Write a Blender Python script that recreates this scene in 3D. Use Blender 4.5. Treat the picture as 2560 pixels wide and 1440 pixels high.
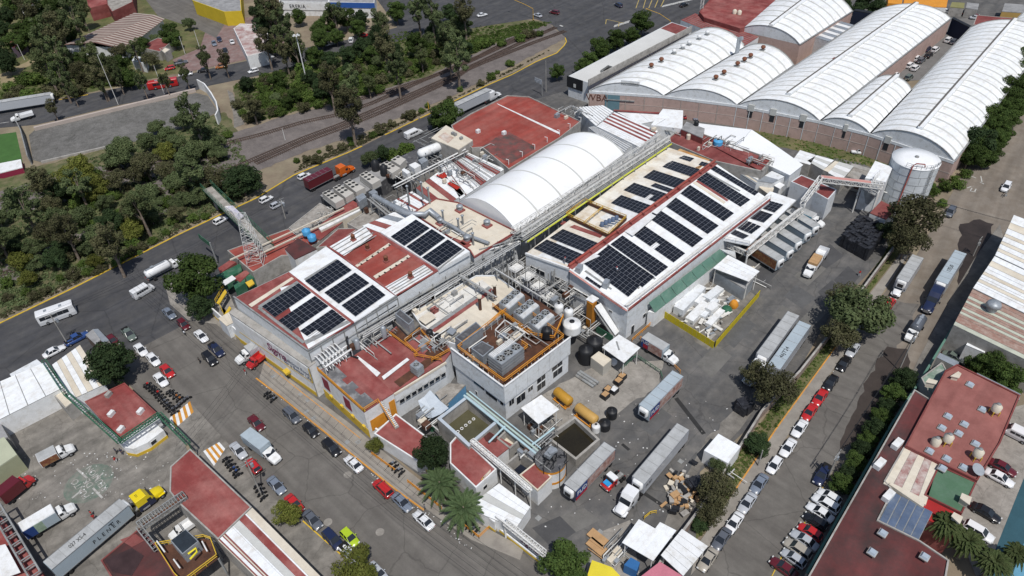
import bpy,math,random
import numpy as np
from mathutils import Vector,Matrix
S = bpy.context.scene
for o in list(bpy.data.objects): bpy.data.objects.remove(o)
# ---------------------------------------------------------------- camera, sky, sun, exposure
H = 110.0; F = 1800.0
_n = np.array([105.0,2130.0,F]); _n /= np.linalg.norm(_n)
_Y = np.array([0,0,1.0]) - _n*_n[2]; _Y /= np.linalg.norm(_Y)
_R = np.array([np.cross(_Y,-_n),_Y,-_n])
cam = bpy.data.cameras.new('Camera'); cam.sensor_width = 36; cam.lens = F/2560*36
cam.clip_start = 1; cam.clip_end = 6000
co = bpy.data.objects.new('Camera',cam); S.collection.objects.link(co); S.camera = co
_r,_u,_b = _R[:,0],-_R[:,1],-_R[:,2]
co.matrix_world = Matrix(((_r[0],_u[0],_b[0],0),(_r[1],_u[1],_b[1],0),(_r[2],_u[2],_b[2],H),(0,0,0,1)))
SUN_EL = math.radians(63); SHADOW = math.radians(106)      # shadows fall along this world angle
W = bpy.data.worlds.new('World'); S.world = W; W.use_nodes = True
nt = W.node_tree; bg = nt.nodes['Background']; bg.inputs[1].default_value = 0.085
sk = nt.nodes.new('ShaderNodeTexSky'); sk.sky_type = 'NISHITA'; sk.sun_disc = False
sk.sun_elevation = SUN_EL; sk.air_density = 1.0; sk.dust_density = 1.2; sk.ozone_density = 1.0
_sd = Vector((-math.cos(SHADOW)*math.cos(SUN_EL),-math.sin(SHADOW)*math.cos(SUN_EL),math.sin(SUN_EL)))
sk.sun_rotation = math.atan2(_sd.x,_sd.y)
nt.links.new(sk.outputs[0],bg.inputs[0])
sl = bpy.data.lights.new('Sun','SUN'); sl.energy = 3.6; sl.angle = math.radians(0.5); sl.color = (1,.965,.92)
so = bpy.data.objects.new('Sun',sl); S.collection.objects.link(so)
so.rotation_euler = _sd.to_track_quat('Z','Y').to_euler()
S.view_settings.view_transform = 'Standard'; S.view_settings.look = 'None'
S.view_settings.exposure = 0.0; S.view_settings.gamma = 1; S.view_settings.use_curve_mapping = False
S.render.engine = 'CYCLES'; S.cycles.max_bounces = 5; S.cycles.diffuse_bounces = 3; S.cycles.transparent_max_bounces = 8
C = S.collection.objects
R = random.Random(7)
# ---------------------------------------------------------------- helpers
def G(px,py,z=0.0):
 r = _R @ np.array([px - 1280.0,py - 720.0,F]); t = (z - H)/r[2]
 return Vector((r[0]*t,r[1]*t,z))
def GL(pts,z=0.0): return [G(p[0],p[1],z) for p in pts]
def mpp(px,py,z=0.0):                     # metres per photo pixel at that point
 p = G(px,py,z) - Vector((0,0,H)); return abs((_R.T @ np.array(p))[2])/F
def GP(px,py,pl):                         # point on a plane given by three points
 n = (pl[1] - pl[0]).cross(pl[2] - pl[0]); r = Vector(_R @ np.array([px - 1280.0,py - 720.0,F]))
 o = Vector((0,0,H)); t = (pl[0] - o).dot(n)/r.dot(n); return o+r*t
def GW(px,py,a,b):                       # point on the vertical wall through a and b
 return GP(px,py,[a,b,a+Vector((0,0,5))])
A_ = math.radians(43.4); B_ = math.radians(-46.6)
DA = Vector((math.cos(A_),math.sin(A_),0)); DB = Vector((math.cos(B_),math.sin(B_),0))
_nodes_cache = {}
def mat(name,c,rough=.75,var=.12,sc=.25,c2=None,amt=.4,sc2=.5,metal=0.,corr=None,rnd=0.,spec=.3,fine=.06,bump=0.,alpha=1.,coat=0.,streak=None,crack=0.):
 if name in _nodes_cache: return _nodes_cache[name]
 m = bpy.data.materials.new(name); m.use_nodes = True; t = m.node_tree; N = t.nodes; L = t.links
 b = N['Principled BSDF']; b.inputs['Roughness'].default_value = rough; b.inputs['Metallic'].default_value = metal
 b.inputs['Specular IOR Level'].default_value = spec
 if coat: b.inputs['Coat Weight'].default_value = coat; b.inputs['Coat Roughness'].default_value = .08
 tc = N.new('ShaderNodeTexCoord'); P = tc.outputs['Object']
 def noise(s,d=3,off=0):
  n = N.new('ShaderNodeTexNoise'); n.inputs['Scale'].default_value = s; n.inputs['Detail'].default_value = d
  n.inputs["Roughness"].default_value = .68
  if off:
   a = N.new('ShaderNodeVectorMath'); a.inputs[1].default_value = (off,off*.7,3.1); L.new(P,a.inputs[0]); L.new(a.outputs[0],n.inputs[0])
  else: L.new(P,n.inputs[0])
  return n.outputs[0]
 def mr(x,a,b2,c_,d):
  n = N.new('ShaderNodeMapRange'); L.new(x,n.inputs[0])
  for i,v in enumerate((a,b2,c_,d)): n.inputs[i+1].default_value = v
  return n.outputs[0]
 def mul(x,y):
  n = N.new('ShaderNodeMath'); n.operation = 'MULTIPLY'; L.new(x,n.inputs[0])
  if isinstance(y,float): n.inputs[1].default_value = y
  else: L.new(y,n.inputs[1])
  return n.outputs[0]
 f = mr(noise(sc,5),.3,.7,1 - var,1+var)
 if fine: f = mul(f,mr(noise(6.0,2,9),.3,.7,1 - fine,1+fine))
 if rnd:
  oi = N.new('ShaderNodeObjectInfo'); f = mul(f,mr(oi.outputs['Random'],0,1,1 - rnd,1+rnd))
 if streak:                               # long marks along one direction: tyre tracks,rain runs
  vr = N.new('ShaderNodeVectorRotate'); vr.rotation_type = 'Z_AXIS'; vr.inputs['Angle'].default_value = -math.radians(streak[0]); L.new(P,vr.inputs[0])
  vm = N.new('ShaderNodeVectorMath'); vm.operation = 'MULTIPLY'; vm.inputs[1].default_value = (.035,streak[2],1); L.new(vr.outputs[0],vm.inputs[0])
  ns = N.new('ShaderNodeTexNoise'); ns.inputs['Scale'].default_value = 1; ns.inputs['Detail'].default_value = 4; L.new(vm.outputs[0],ns.inputs[0]); f = mul(f,mr(ns.outputs[0],.35,.65,1 - streak[1],1+streak[1]))
 if crack:
  vo = N.new('ShaderNodeTexVoronoi'); vo.feature = 'DISTANCE_TO_EDGE'; vo.inputs['Scale'].default_value = crack; vd = N.new('ShaderNodeVectorMath'); L.new(P,vd.inputs[0]); nn_ = N.new('ShaderNodeTexNoise'); nn_.inputs['Scale'].default_value = .6; nn_.inputs['Detail'].default_value = 4; L.new(P,nn_.inputs[0]); L.new(nn_.outputs['Color'],vd.inputs[1]); L.new(vd.outputs[0],vo.inputs[0]); f = mul(f,mr(vo.outputs['Distance'],.0,.012,.72,1.0))
 col = None
 if c2 is not None:
  mx = N.new('ShaderNodeMix'); mx.data_type = 'RGBA'; mx.inputs[6].default_value = (*c,1); mx.inputs[7].default_value = (*c2,1)
  L.new(mr(noise(sc2,6,31),.60 - amt*.4,.85 - amt*.25,0,1),mx.inputs[0]); col = mx.outputs[2]
 h = None
 if corr:                                 # sheet-metal profile: (angle,period,darkness)
  d = N.new('ShaderNodeVectorMath'); d.operation = 'DOT_PRODUCT'; a = math.radians(corr[0])
  d.inputs[1].default_value = (math.cos(a)/corr[1],math.sin(a)/corr[1],0); L.new(P,d.inputs[0])
  fr = N.new('ShaderNodeMath'); fr.operation = 'PINGPONG'; L.new(d.outputs['Value'],fr.inputs[0]); fr.inputs[1].default_value = .5
  h = fr.outputs[0]; f = mul(f,mr(h,.0,.09,1 - corr[2],1.0))
 v = N.new('ShaderNodeVectorMath'); v.operation = 'SCALE'; v.inputs[0].default_value = c
 if col: L.new(col,v.inputs[0])
 L.new(f,v.inputs['Scale']); L.new(v.outputs[0],b.inputs['Base Color'])
 if bump or corr:
  bp = N.new('ShaderNodeBump'); bp.inputs['Strength'].default_value = .5; bp.inputs['Distance'].default_value = bump or .05
  L.new(h if corr else noise(3.0,4,5),bp.inputs['Height']); L.new(bp.outputs[0],b.inputs['Normal'])
 if alpha < 1: b.inputs['Alpha'].default_value = alpha
 _nodes_cache[name] = m; return m
class MB:
 def __init__(s): s.v = []; s.f = []; s.m = []; s.s = []
 def add(s,vs,fs,mi=0,sm=False):
  n = len(s.v); s.v += [tuple(v) for v in vs]
  for f in fs: s.f.append([i+n for i in f]); s.m.append(mi); s.s.append(sm)
  return s
 def poly(s,pts,mi=0): return s.add(pts,[list(range(len(pts)))],mi)
 def prism(s,pts,z0,z1,mi=0,mtop=None,top=True,bottom=False):
  n = len(pts); lo = [(p[0],p[1],z0 if z0 is not None else p[2]) for p in pts]; hi = [(p[0],p[1],z1 if z1 is not None else p[2]) for p in pts]
  s.add(lo+hi,[[i,(i+1) % n,n+(i+1) % n,n+i] for i in range(n)],mi)
  if top: s.add(hi,[list(range(n))],mi if mtop is None else mtop)
  if bottom: s.add(lo[::-1],[list(range(n))],mi)
  return s
 def slab(s,q,t,mi=0,mside=None):      # polygon in space thickened downwards
  n = len(q); lo = [(p[0],p[1],p[2] - t) for p in q]
  s.add(q,[list(range(n))],mi); s.add(lo,[list(range(n))[::-1]],mi if mside is None else mside)
  s.add(list(q)+lo,[[i,(i+1) % n,n+(i+1) % n,n+i] for i in range(n)],mi if mside is None else mside); return s
 def box(s,c,d,rz=0.,mi=0,taper=1.,ty=None):
  cx,cy,cz = c; dx,dy,dz = d[0]/2,d[1]/2,d[2]/2; ca,sa = math.cos(rz),math.sin(rz); vs = []
  for z,k,k2 in ((-dz,1,1),(dz,taper,taper if ty is None else ty)):
   for x,y in ((-dx,-dy),(dx,-dy),(dx,dy),(-dx,dy)):
    x *= k; y *= k2; vs.append((cx+x*ca - y*sa,cy+x*sa+y*ca,cz+z))
  return s.add(vs,[[3,2,1,0],[4,5,6,7],[0,1,5,4],[1,2,6,5],[2,3,7,6],[3,0,4,7]],mi)
 def beam(s,p,q,w,h=None,mi=0):
  p = Vector(p); q = Vector(q); h = h or w; d = (q - p)
  if d.length < 1e-6: return s
  d.normalize(); u = d.cross(Vector((0,0,1)))
  if u.length < 1e-3: u = Vector((1,0,0))
  u.normalize(); v = u.cross(d); vs = []
  for b in (p,q):
   for i,j in ((-1,-1),(1,-1),(1,1),(-1,1)): vs.append(b+u*(i*w/2)+v*(j*h/2))
  return s.add(vs,[[3,2,1,0],[4,5,6,7],[0,1,5,4],[1,2,6,5],[2,3,7,6],[3,0,4,7]],mi)
 def tube(s,pts,r,n=6,mi=0,caps=True):
  pts = [Vector(p) for p in pts]; rr = r if isinstance(r,(list,tuple)) else [r]*len(pts); rings = []
  for i,p in enumerate(pts):
   d = (pts[min(i+1,len(pts) - 1)] - pts[max(i - 1,0)]).normalized(); u = d.cross(Vector((0,0,1)))
   if u.length < 1e-3: u = Vector((1,0,0))
   u.normalize(); v = u.cross(d)
   rings += [p+(u*math.cos(6.2832*k/n)+v*math.sin(6.2832*k/n))*rr[i] for k in range(n)]
  fs = [[i*n+k,i*n+(k+1) % n,(i+1)*n+(k+1) % n,(i+1)*n+k] for i in range(len(pts) - 1) for k in range(n)]
  s.add(rings,fs,mi,True)
  if caps: s.add(rings[:n],[list(range(n))[::-1]],mi); s.add(rings[-n:],[list(range(n))],mi)
  return s
 def lathe(s,c,prof,n=16,mi=0,axis=None):   # prof: (radius,height) pairs
  vs = []
  ax = Vector(axis).normalized() if axis else Vector((0,0,1)); u = ax.orthogonal().normalized(); w = ax.cross(u)
  for r,z in prof:
   for k in range(n): a = 6.28318*k/n; vs.append(Vector(c)+ax*z+u*(r*math.cos(a))+w*(r*math.sin(a)))
  fs = [[i*n+k,i*n+(k+1) % n,(i+1)*n+(k+1) % n,(i+1)*n+k] for i in range(len(prof) - 1) for k in range(n)]
  s.add(vs,fs,mi,True)
  if prof[-1][0] > .001: s.add(vs[-n:],[list(range(n))],mi)
  if prof[0][0] > .001: s.add(vs[:n],[list(range(n))[::-1]],mi)
  return s
 def mesh(s,name,off=None):
  me = bpy.data.meshes.new(name); v = np.array(s.v,dtype=float)
  if off is not None and len(v): v = v - np.array(off)
  me.from_pydata(v.tolist(),[],s.f); me.polygons.foreach_set('material_index',s.m); me.polygons.foreach_set('use_smooth',s.s); me.update(); return me
def tag(o,label=None,cat=None,group=None,kind=None):
 if label: o['label'] = label
 if cat: o['category'] = cat
 if group: o['group'] = group
 if kind: o['kind'] = kind
 return o
def thing(name,label,cat,loc=(0,0,0),rz=0.,group=None):
 o = bpy.data.objects.new(name,None); C.link(o); o.location = loc; o.rotation_euler = (0,0,rz); o.empty_display_size = .3
 return tag(o,label,cat,group)
_wl = {}
def part(name,mb,mats,parent=None,label=None,kind=None):
 base = _wl.get(parent.name,Vector((0,0,0))) if (parent and parent.type == 'MESH') else (Vector(parent.location) if parent else Vector((0,0,0)))
 me = mb.mesh(name,base) if isinstance(mb,MB) else mb
 if isinstance(mb,MB):
  for m in (mats if isinstance(mats,(list,tuple)) else [mats]): me.materials.append(m)
 o = bpy.data.objects.new(name,me); C.link(o)
 if parent: o.parent = parent
 _wl[o.name] = base
 return tag(o,label,None,None,kind)
def solo(name,mb,mats,label,cat,group=None,kind=None):      # a thing that is one mesh,origin at its base
 v = np.array(mb.v); c = (v.min(0)+v.max(0))/2; c[2] = v[:,2].min(); me = mb.mesh(name,c)
 for m in (mats if isinstance(mats,(list,tuple)) else [mats]): me.materials.append(m)
 o = bpy.data.objects.new(name,me); C.link(o); o.location = c; _wl[o.name] = Vector(c)
 return tag(o,label,cat,group,kind)
def struct(name,mb,mats): return solo(name,mb,mats,None,None,None,'structure')
def kids(o): return _kids.get(o.name,[])
_kids = {}
def index_kids():
 _kids.clear()
 for o in bpy.data.objects:
  if o.parent: _kids.setdefault(o.parent.name,[]).append(o)
def dup(root,loc,rz=0.,label=None,sc=None,mats=None,skip=(),group=None):
 r = root.copy(); C.link(r); r.location = loc; r.rotation_euler = (0,0,rz)
 if sc: r.scale = sc if isinstance(sc,(tuple,list)) else (sc,)*3
 if label: r['label'] = label
 if group: r['group'] = group
 def rec(o,p):
  for ch in kids(o):
   if ch.name.split('.')[0] in skip: continue
   c = ch.copy(); C.link(c); c.parent = p
   if mats:
    for i,ms in enumerate(ch.material_slots):
     k = ms.material.name if ms.material else ''
     if k in mats: c.material_slots[i].link = 'OBJECT'; c.material_slots[i].material = mats[k]
   rec(ch,c)
 rec(root,r); return r
def inset(pts,d):
 n = len(pts); ar = sum(pts[i][0]*pts[(i+1) % n][1] - pts[(i+1) % n][0]*pts[i][1] for i in range(n)); sg = 1 if ar > 0 else -1; out = []
 for i in range(n):
  p,q,r = Vector(pts[i - 1][:2]),Vector(pts[i][:2]),Vector(pts[(i+1) % n][:2]); e1 = (q - p).normalized(); e2 = (r - q).normalized()
  n1 = Vector((-e1.y,e1.x))*sg; n2 = Vector((-e2.y,e2.x))*sg; b = n1+n2; k = 2/max(.5,b.length_squared)
  w = q+b*(d*k); out.append(Vector((w.x,w.y,pts[i][2])))
 return out
def ring(mb,pts,w,z0,z1,mi=0):
 i2 = inset(pts,w); n = len(pts)
 for i in range(n):
  j = (i+1) % n; q = [pts[i],pts[j],i2[j],i2[i]]; mb.prism(q,z0,z1,mi,bottom=True)
 return mb
def building(name,label,cat,px,z,wall,roof,par=.0,pw=.25,z0=0.,pmat=None,group=None,world=None,eaves=0.,dark=None):
 pts = world or GL(px,z); c = sum((Vector((p.x,p.y,0)) for p in pts),Vector())/len(pts); c.z = z0
 t = thing(name,label,cat,c,group=group)
 part('wall',MB().prism(pts,z0,z - .25,0,top=False),wall,t)
 rp = inset(pts,-eaves) if eaves else (inset(pts,pw) if par else pts)
 part('roof',MB().prism(rp,z - .25,z,bottom=True),roof,t)
 if par: part('parapet',ring(MB(),pts,pw - .003,z - .25,z+par),pmat or wall,t)
 return t
def patch(parent,px,z,m,t=.04,name='roof_sheet',h=.045,pl=None,label=None):
 q = [GP(p[0],p[1],pl) for p in px] if pl else GL(px,z)
 q = [p+Vector((0,0,h)) for p in q]; return part(name,MB().slab(q,t),m,parent,label)
def lerp(a,b,t): return a+(b - a)*t
# ---------------------------------------------------------------- palette
asph = mat('avenue_asphalt',(.056,.057,.062),.85,.14,.05,(.085,.083,.082),.5,.3,streak=(44,.14,.5),crack=.06)
asph2 = mat('street_asphalt',(.118,.109,.099),.9,.12,.06,(.155,.145,.13),.5,.25,streak=(-45,.12,.6),crack=.09)
asph3 = mat('yard_asphalt',(.092,.091,.090),.88,.2,.07,(.15,.142,.132),.5,.3,streak=(48,.13,.4),crack=.11)
asph4 = mat('worn_road',(.170,.143,.115),.9,.15,.06,(.215,.19,.16),.5,.3,streak=(52,.14,.4))
conc = mat('concrete',(.30,.28,.25),.9,.18,.15,(.19,.175,.155),.55,.5,crack=.25)
concd = mat('dirty_concrete',(.215,.2,.178),.9,.22,.12,(.12,.112,.10),.55,.45,streak=(38,.16,.5),crack=.2)
walkm = mat('pavement_slabs',(.27,.25,.22),.9,.15,.2,(.20,.18,.16),.4,.4)
earth = mat('dry_earth',(.20,.16,.115),.95,.25,.08,(.26,.225,.155),.5,.13)
balm = mat('ballast',(.165,.145,.135),.95,.2,.12,(.12,.105,.10),.5,.5,fine=.25,bump=.1)
gravm = mat('grey_gravel',(.165,.16,.152),.95,.2,.06,(.10,.098,.09),.6,.5,fine=.3,bump=.1,crack=.15)
grassm = mat('grass_soil',(.085,.10,.035),.95,.35,.1,(.17,.135,.075),.5,.17,fine=.3)
dgrass = mat('scrub_soil',(.075,.090,.034),.95,.35,.12,(.17,.14,.085),.5,.4,fine=.3)
white = mat('white_paint',(.72,.73,.73),.6,.05,.2,(.52,.50,.45),.3,.6,streak=(90,.04,1.5))
whroof = mat('white_roof_sheet',(.77,.79,.80),.55,.05,.12,(.60,.57,.52),.32,.5,corr=(46.6+90,.9,.05),streak=(43,.05,.9))
whroofA = mat('white_roof_sheet_a',(.77,.79,.80),.55,.05,.12,(.56,.50,.44),.4,.6,corr=(43.4,1.0,.06),streak=(-46,.06,.9))
whmem = mat('white_membrane',(.80,.815,.825),.45,.03,.08,(.72,.72,.70),.2,.15)
creamr = mat('cream_roof',(.63,.575,.475),.8,.1,.15,(.53,.46,.36),.35,.3,streak=(-46,.05,.7))
redr = mat('red_roof_coat',(.205,.045,.041),.8,.2,.12,(.32,.13,.115),.5,.2,streak=(-46,.12,.6))
redr2 = mat('orange_red_coat',(.255,.048,.036),.8,.14,.1,(.30,.105,.085),.5,.16,streak=(43,.13,.5))
maroon = mat('maroon_roof',(.125,.035,.034),.85,.3,.08,(.045,.034,.033),.62,.14,streak=(50,.2,.3))
dred = mat('dark_red_roof',(.175,.043,.04),.85,.2,.1,(.27,.10,.09),.45,.18,streak=(43,.13,.5))
greyw = mat('grey_wall',(.655,.68,.70),.7,.05,.15,(.46,.46,.44),.3,.9)
concw = mat('concrete_wall',(.36,.345,.32),.9,.15,.3,(.20,.19,.17),.4,.6)
brickw = mat('salmon_wall',(.46,.335,.295),.9,.08,.3,(.34,.25,.215),.3,.6)
greyr = mat('grey_roof',(.30,.30,.30),.8,.2,.2,(.17,.17,.17),.45,.4)
darkr = mat('wet_dark_roof',(.085,.085,.09),.6,.35,.3,(.28,.28,.28),.15,.8)
mossr = mat('rubble_roof',(.33,.31,.28),.95,.25,.4,(.17,.15,.13),.5,.6,bump=.1)
galv = mat('galvanised',(.36,.39,.42),.5,.15,.4,(.24,.26,.28),.35,.8,metal=.4)
steelw = mat('white_steel',(.66,.66,.64),.6,.12,.5,(.42,.38,.33),.25,1.5)
steelg = mat('grey_steel',(.26,.27,.27),.6,.2,.5,(.16,.13,.10),.3,1.5)
pipeg = mat('pipe_lagging',(.42,.42,.41),.5,.2,.5,(.22,.21,.19),.4,1.2,metal=.3)
brownd = mat('brown_deck',(.075,.035,.022),.75,.3,.4,(.13,.055,.03),.4,.6)
orangep = mat('orange_paint',(.62,.26,.03),.6,.12,.6)
yellowp = mat('yellow_paint',(.62,.42,.04),.6,.1,.4,(.50,.34,.05),.3,.8)
kerby = mat('yellow_kerb_paint',(.60,.40,.03),.8,.15,1.,(.30,.25,.15),.2,1.)
kerbo = mat('orange_kerb_paint',(.55,.26,.05),.8,.15,1.,(.33,.27,.2),.2,1.)
bluep = mat('sky_blue_plastic',(.08,.33,.60),.5,.1,.5)
blackp = mat('black_plastic',(.018,.019,.022),.5,.2,.6)
blackt = mat('black_sheeting',(.022,.023,.028),.45,.4,.8,(.06,.065,.075),.3,2.,bump=.15)
greenp = mat('green_paint',(.03,.115,.065),.6,.15,.5,(.12,.2,.15),.3,.8)
greenr = mat('green_awning',(.10,.20,.155),.7,.12,.3,(.16,.25,.2),.35,.5)
glass = mat('dark_glass',(.02,.024,.03),.12,.1,.5,spec=.6)
dark = mat('dark_interior',(.012,.012,.012),.9,.2,.5)
solar = mat('solar_cell',(.008,.010,.016),.3,.15,.3,rnd=.2,spec=.25,fine=0)
solarf = mat('solar_frame',(.20,.21,.24),.5,.05,.5)
railm = mat('rail_steel',(.10,.07,.055),.6,.2,.5)
sleeperm = mat('sleeper',(.085,.06,.05),.9,.3,.4,rnd=.3)
cargo = mat('trailer_roof',(.40,.41,.41),.6,.12,.3,(.30,.305,.30),.45,.5)
cardm = mat('cardboard',(.42,.26,.13),.9,.15,.6)
translm = mat('translucent_strip',(.51,.515,.49),.5,.1,.4)
markw = mat('road_paint_white',(.50,.50,.47),.8,.3,.8,(.2,.2,.2),.4,1.2)
marky = mat('road_paint_yellow',(.45,.34,.10),.8,.3,.8,(.2,.18,.12),.4,1.2)
# ---------------------------------------------------------------- ground, roads, yards
def sheet(name,px,z,m,world=None,wob=0):
 p = world or GL(px,z)
 if name in ('street_mud','wet_road_patch','verge','thicket_ground','grove_ground','railway_ballast','park_ground','concrete_apron','storage_apron','strip_grass','dirt_path','depot_apron','side_street_near'):   # ragged edges
  q = []
  for a,b in zip(p,p[1:]+p[:1]):
   n = max(1,int((b - a).length/1.6))
   for i in range(min(n,60)): q.append(lerp(a,b,i/min(n,60))+(Vector((R.uniform(-.45,.45),R.uniform(-.45,.45),0)) if i else Vector()))
  p = q
 return struct(name,MB().poly(p),m)
struct('ground',MB().poly([Vector((-2500,-600,0)),Vector((2500,-600,0)),Vector((2500,3200,0)),Vector((-2500,3200,0))]),earth)
sheet('thicket_ground',[(-200,420),(80,420),(290,365),(480,305),(560,280),(600,330),(640,400),(650,470),(560,525),(430,590),(180,712),(0,790),(-200,880)],.02,dgrass)
sheet('grove_ground',[(582,215),(700,175),(820,120),(1000,70),(1190,40),(1385,55),(1280,90),(1060,195),(905,240),(760,272),(640,305),(590,290)],.02,dgrass)
sheet('park_ground',[(-300,-100),(420,-100),(640,110),(560,160),(200,235),(-300,330)],.02,grassm)
sheet('verge',[(-200,885),(0,790),(180,705),(440,578),(560,518),(650,480),(735,425),(905,355),(962,325),(1150,235),(1280,170),(1395,110),(1416,100),(1416,106),(1392,132),(1340,154),(1215,214),(1072,285),(962,337),(905,366),(735,438),(640,496),(560,533),(440,590),(180,722),(0,808),(-200,903)],.03,earth)
sheet('railway_ballast',[(-200,540),(0,478),(230,420),(370,395),(520,355),(590,330),(700,292),(830,262),(905,240),(1070,190),(1290,85),(1375,60),(1416,95),(1300,155),(1130,240),(900,335),(760,380),(640,430),(500,495),(370,550),(200,630),(60,690),(-200,800),(-200,690),(0,670),(90,620),(250,560),(400,480),(330,450),(180,500),(0,545),(-200,600)],.04,balm)
sheet('avenue',[(-400,985),(-200,903),(0,808),(180,722),(440,590),(560,533),(640,496),(735,438),(905,366),(962,337),(1072,285),(1215,214),(1340,154),(1392,132),(1414,108),(1412,92),(1380,62),(1290,30),(1200,62),(1000,78),(900,-60),(1900,-60),(1790,20),(1440,260),(1300,330),(1130,460),(800,640),(560,800),(330,900),(0,1060),(-400,1200)],.05,asph)
sheet('front_street',[(330,880),(560,760),(640,830),(1190,1330),(1420,1440),(1500,1560),(900,1560),(800,1400),(475,1110),(300,940)],.06,asph2)
sheet('side_street',[(1480,1500),(1730,1440),(1865,1260),(2002,1042),(2117,882),(2200,745),(2290,640),(2370,500),(2470,330),(2560,180),(2760,60),(2760,500),(2560,560),(2440,760),(2230,1100),(2040,1440),(1980,1560)],.055,asph4)
sheet('side_street_near',[(1480,1500),(1730,1440),(1865,1260),(2002,1042),(2117,882),(2200,745),(2300,760),(2230,900),(2150,1100),(2060,1200),(1980,1440),(1980,1560)],.07,asph2)
sheet('factory_yard',[(560,780),(1150,300),(1440,220),(1900,330),(2250,470),(2230,620),(2080,780),(1960,990),(1750,1180),(1740,1440),(1560,1540),(1300,1380),(800,1000)],.065,asph3)
sheet('truck_lot',[(-300,1120),(0,990),(200,930),(440,1060),(470,1130),(560,1240),(650,1440),(700,1700),(-300,1700)],.07,concd)
sheet('north_road',[(-300,345),(-300,270),(0,262),(130,250),(220,235),(335,212),(447,192),(525,172),(640,147),(760,120),(915,90),(1040,55),(1190,-30),(1380,-40),(1380,40),(1230,62),(1100,85),(900,120),(760,160),(640,190),(525,214),(490,226),(300,262),(90,312)],.045,asph)
sheet('basin_floor',[(72,338),(90,322),(490,232),(520,240),(545,280),(480,310),(380,345),(290,364),(105,406),(82,400)],.05,gravm)
sheet('sport_pitch',[(-100,350),(40,330),(60,420),(-100,450)],.035,mat('artificial_turf',(.05,.12,.03),.9,.15,.3))
sheet('brick_forecourt',[(520,60),(640,40),(760,110),(610,150),(560,160),(470,180),(430,150),(500,120)],.04,mat('brick_paving',(.20,.13,.12),.9,.2,.3,(.24,.2,.19),.4,.5))
sheet('branch_road',[(350,-20),(470,-20),(498,40),(565,55),(540,95),(500,75),(440,55),(395,40)],.048,asph2)
sheet('dirt_path',[(0,185),(130,125),(140,132),(60,170),(25,215),(0,222)],.035,mat('pale_dirt',(.27,.22,.13),.95,.2,.2))
sheet('footpath',[(568,225),(582,232),(600,290),(612,310),(585,320),(583,285)],.045,concd)
sheet('works_strip',[(1690,290),(1960,330),(2330,430),(2280,480),(1950,350),(1730,300)],.075,gravm)
sheet('strip_grass',[(1850,325),(1960,330),(2240,385),(2330,430),(2300,470),(2160,410),(1950,368),(1840,335)],.09,grassm)
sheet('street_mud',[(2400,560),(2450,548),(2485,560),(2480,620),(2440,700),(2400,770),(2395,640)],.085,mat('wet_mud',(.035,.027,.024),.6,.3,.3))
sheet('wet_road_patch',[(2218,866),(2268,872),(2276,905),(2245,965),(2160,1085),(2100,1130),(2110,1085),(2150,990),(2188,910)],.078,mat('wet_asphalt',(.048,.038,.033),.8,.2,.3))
sheet('concrete_apron',[(1440,940),(1500,905),(1660,900),(1650,960),(1530,1040),(1460,1090),(1380,1060),(1330,1000)],.085,conc)
sheet('depot_apron',[(1590,800),(1660,790),(1770,875),(1895,745),(1830,700),(1730,700)],.085,concd)
sheet('workshop_apron',[(1500,1330),(1575,1300),(1600,1440),(1560,1560),(1440,1560),(1470,1400)],.085,conc)
sheet('storage_apron',[(1740,1190),(1770,1150),(1860,1060),(1900,1000),(1850,1010),(1760,1110),(1700,1200),(1660,1330),(1700,1340),(1740,1270)],.085,concd)
sheet('far_plaza',[(1900,60),(2130,0),(2560,-60),(2700,40),(2560,130),(2300,60)],.046,asph3)
sheet('alley_floor',[(2100,110),(2360,50),(2480,40),(2300,200),(2170,210)],.055,mat('alley_paving',(.16,.155,.15),.9,.15,.2))
sheet('car_park',[(2420,1050),(2600,1000),(2600,1440),(2440,1440),(2380,1300)],.07,conc)
sheet('blue_lane',[(2590,1120),(2462,1440),(2600,1500),(2700,1300)],.09,mat('blue_lane_paint',(.03,.085,.11),.8,.15,.3))
sheet('tarp_roofed_lane',[(2600,1250),(2530,1440),(2640,1500),(2700,1300)],.10,mat('pale_blue_floor',(.12,.30,.42),.8,.15,.3))
def slabwalk(name,px,m,z=.13):
 return struct(name,MB().prism(GL(px,z),-.1,z),m)
slabwalk('front_pavement',[(552,775),(610,850),(660,905),(648,948),(700,990),(812,1080),(997,1230),(1180,1350),(1300,1400),(1310,1370),(1180,1300),(960,1130),(870,1055),(800,1003),(640,885),(560,770)],walkm)
slabwalk('side_pavement',[(1726,1440),(1862,1260),(1998,1042),(2113,882),(2198,745),(2270,640),(2255,630),(2170,740),(2080,880),(1945,1068),(1830,1240),(1745,1360)],walkm)
slabwalk('side_verge',[(1740,1350),(1828,1238),(1943,1066),(2078,878),(2168,738),(2253,628),(2280,560),(2255,560),(2150,730),(2020,900),(1900,1060),(1840,1140),(1740,1290)],grassm,.1)
slabwalk('lot_pavement',[(395,960),(440,975),(480,1010),(590,1130),(640,1210),(757,1302),(862,1395),(900,1440),(960,1560),(840,1560),(640,1280),(475,1117),(420,1060),(395,1000)],concd)
slabwalk('corner_pavement',[(415,720),(425,760),(470,800),(540,810),(590,850),(600,800),(560,700),(480,660)],conc)
slabwalk('far_pavement',[(2420,900),(2300,1100),(2210,1240),(2200,1100),(2300,890),(2380,740),(2440,640),(2500,560),(2510,600),(2440,720)],concd)
slabwalk('parking_strip',[(2040,1220),(2075,1210),(2180,1220),(2090,1440),(2060,1500),(1920,1500),(1940,1400)],concd,.12)
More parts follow.
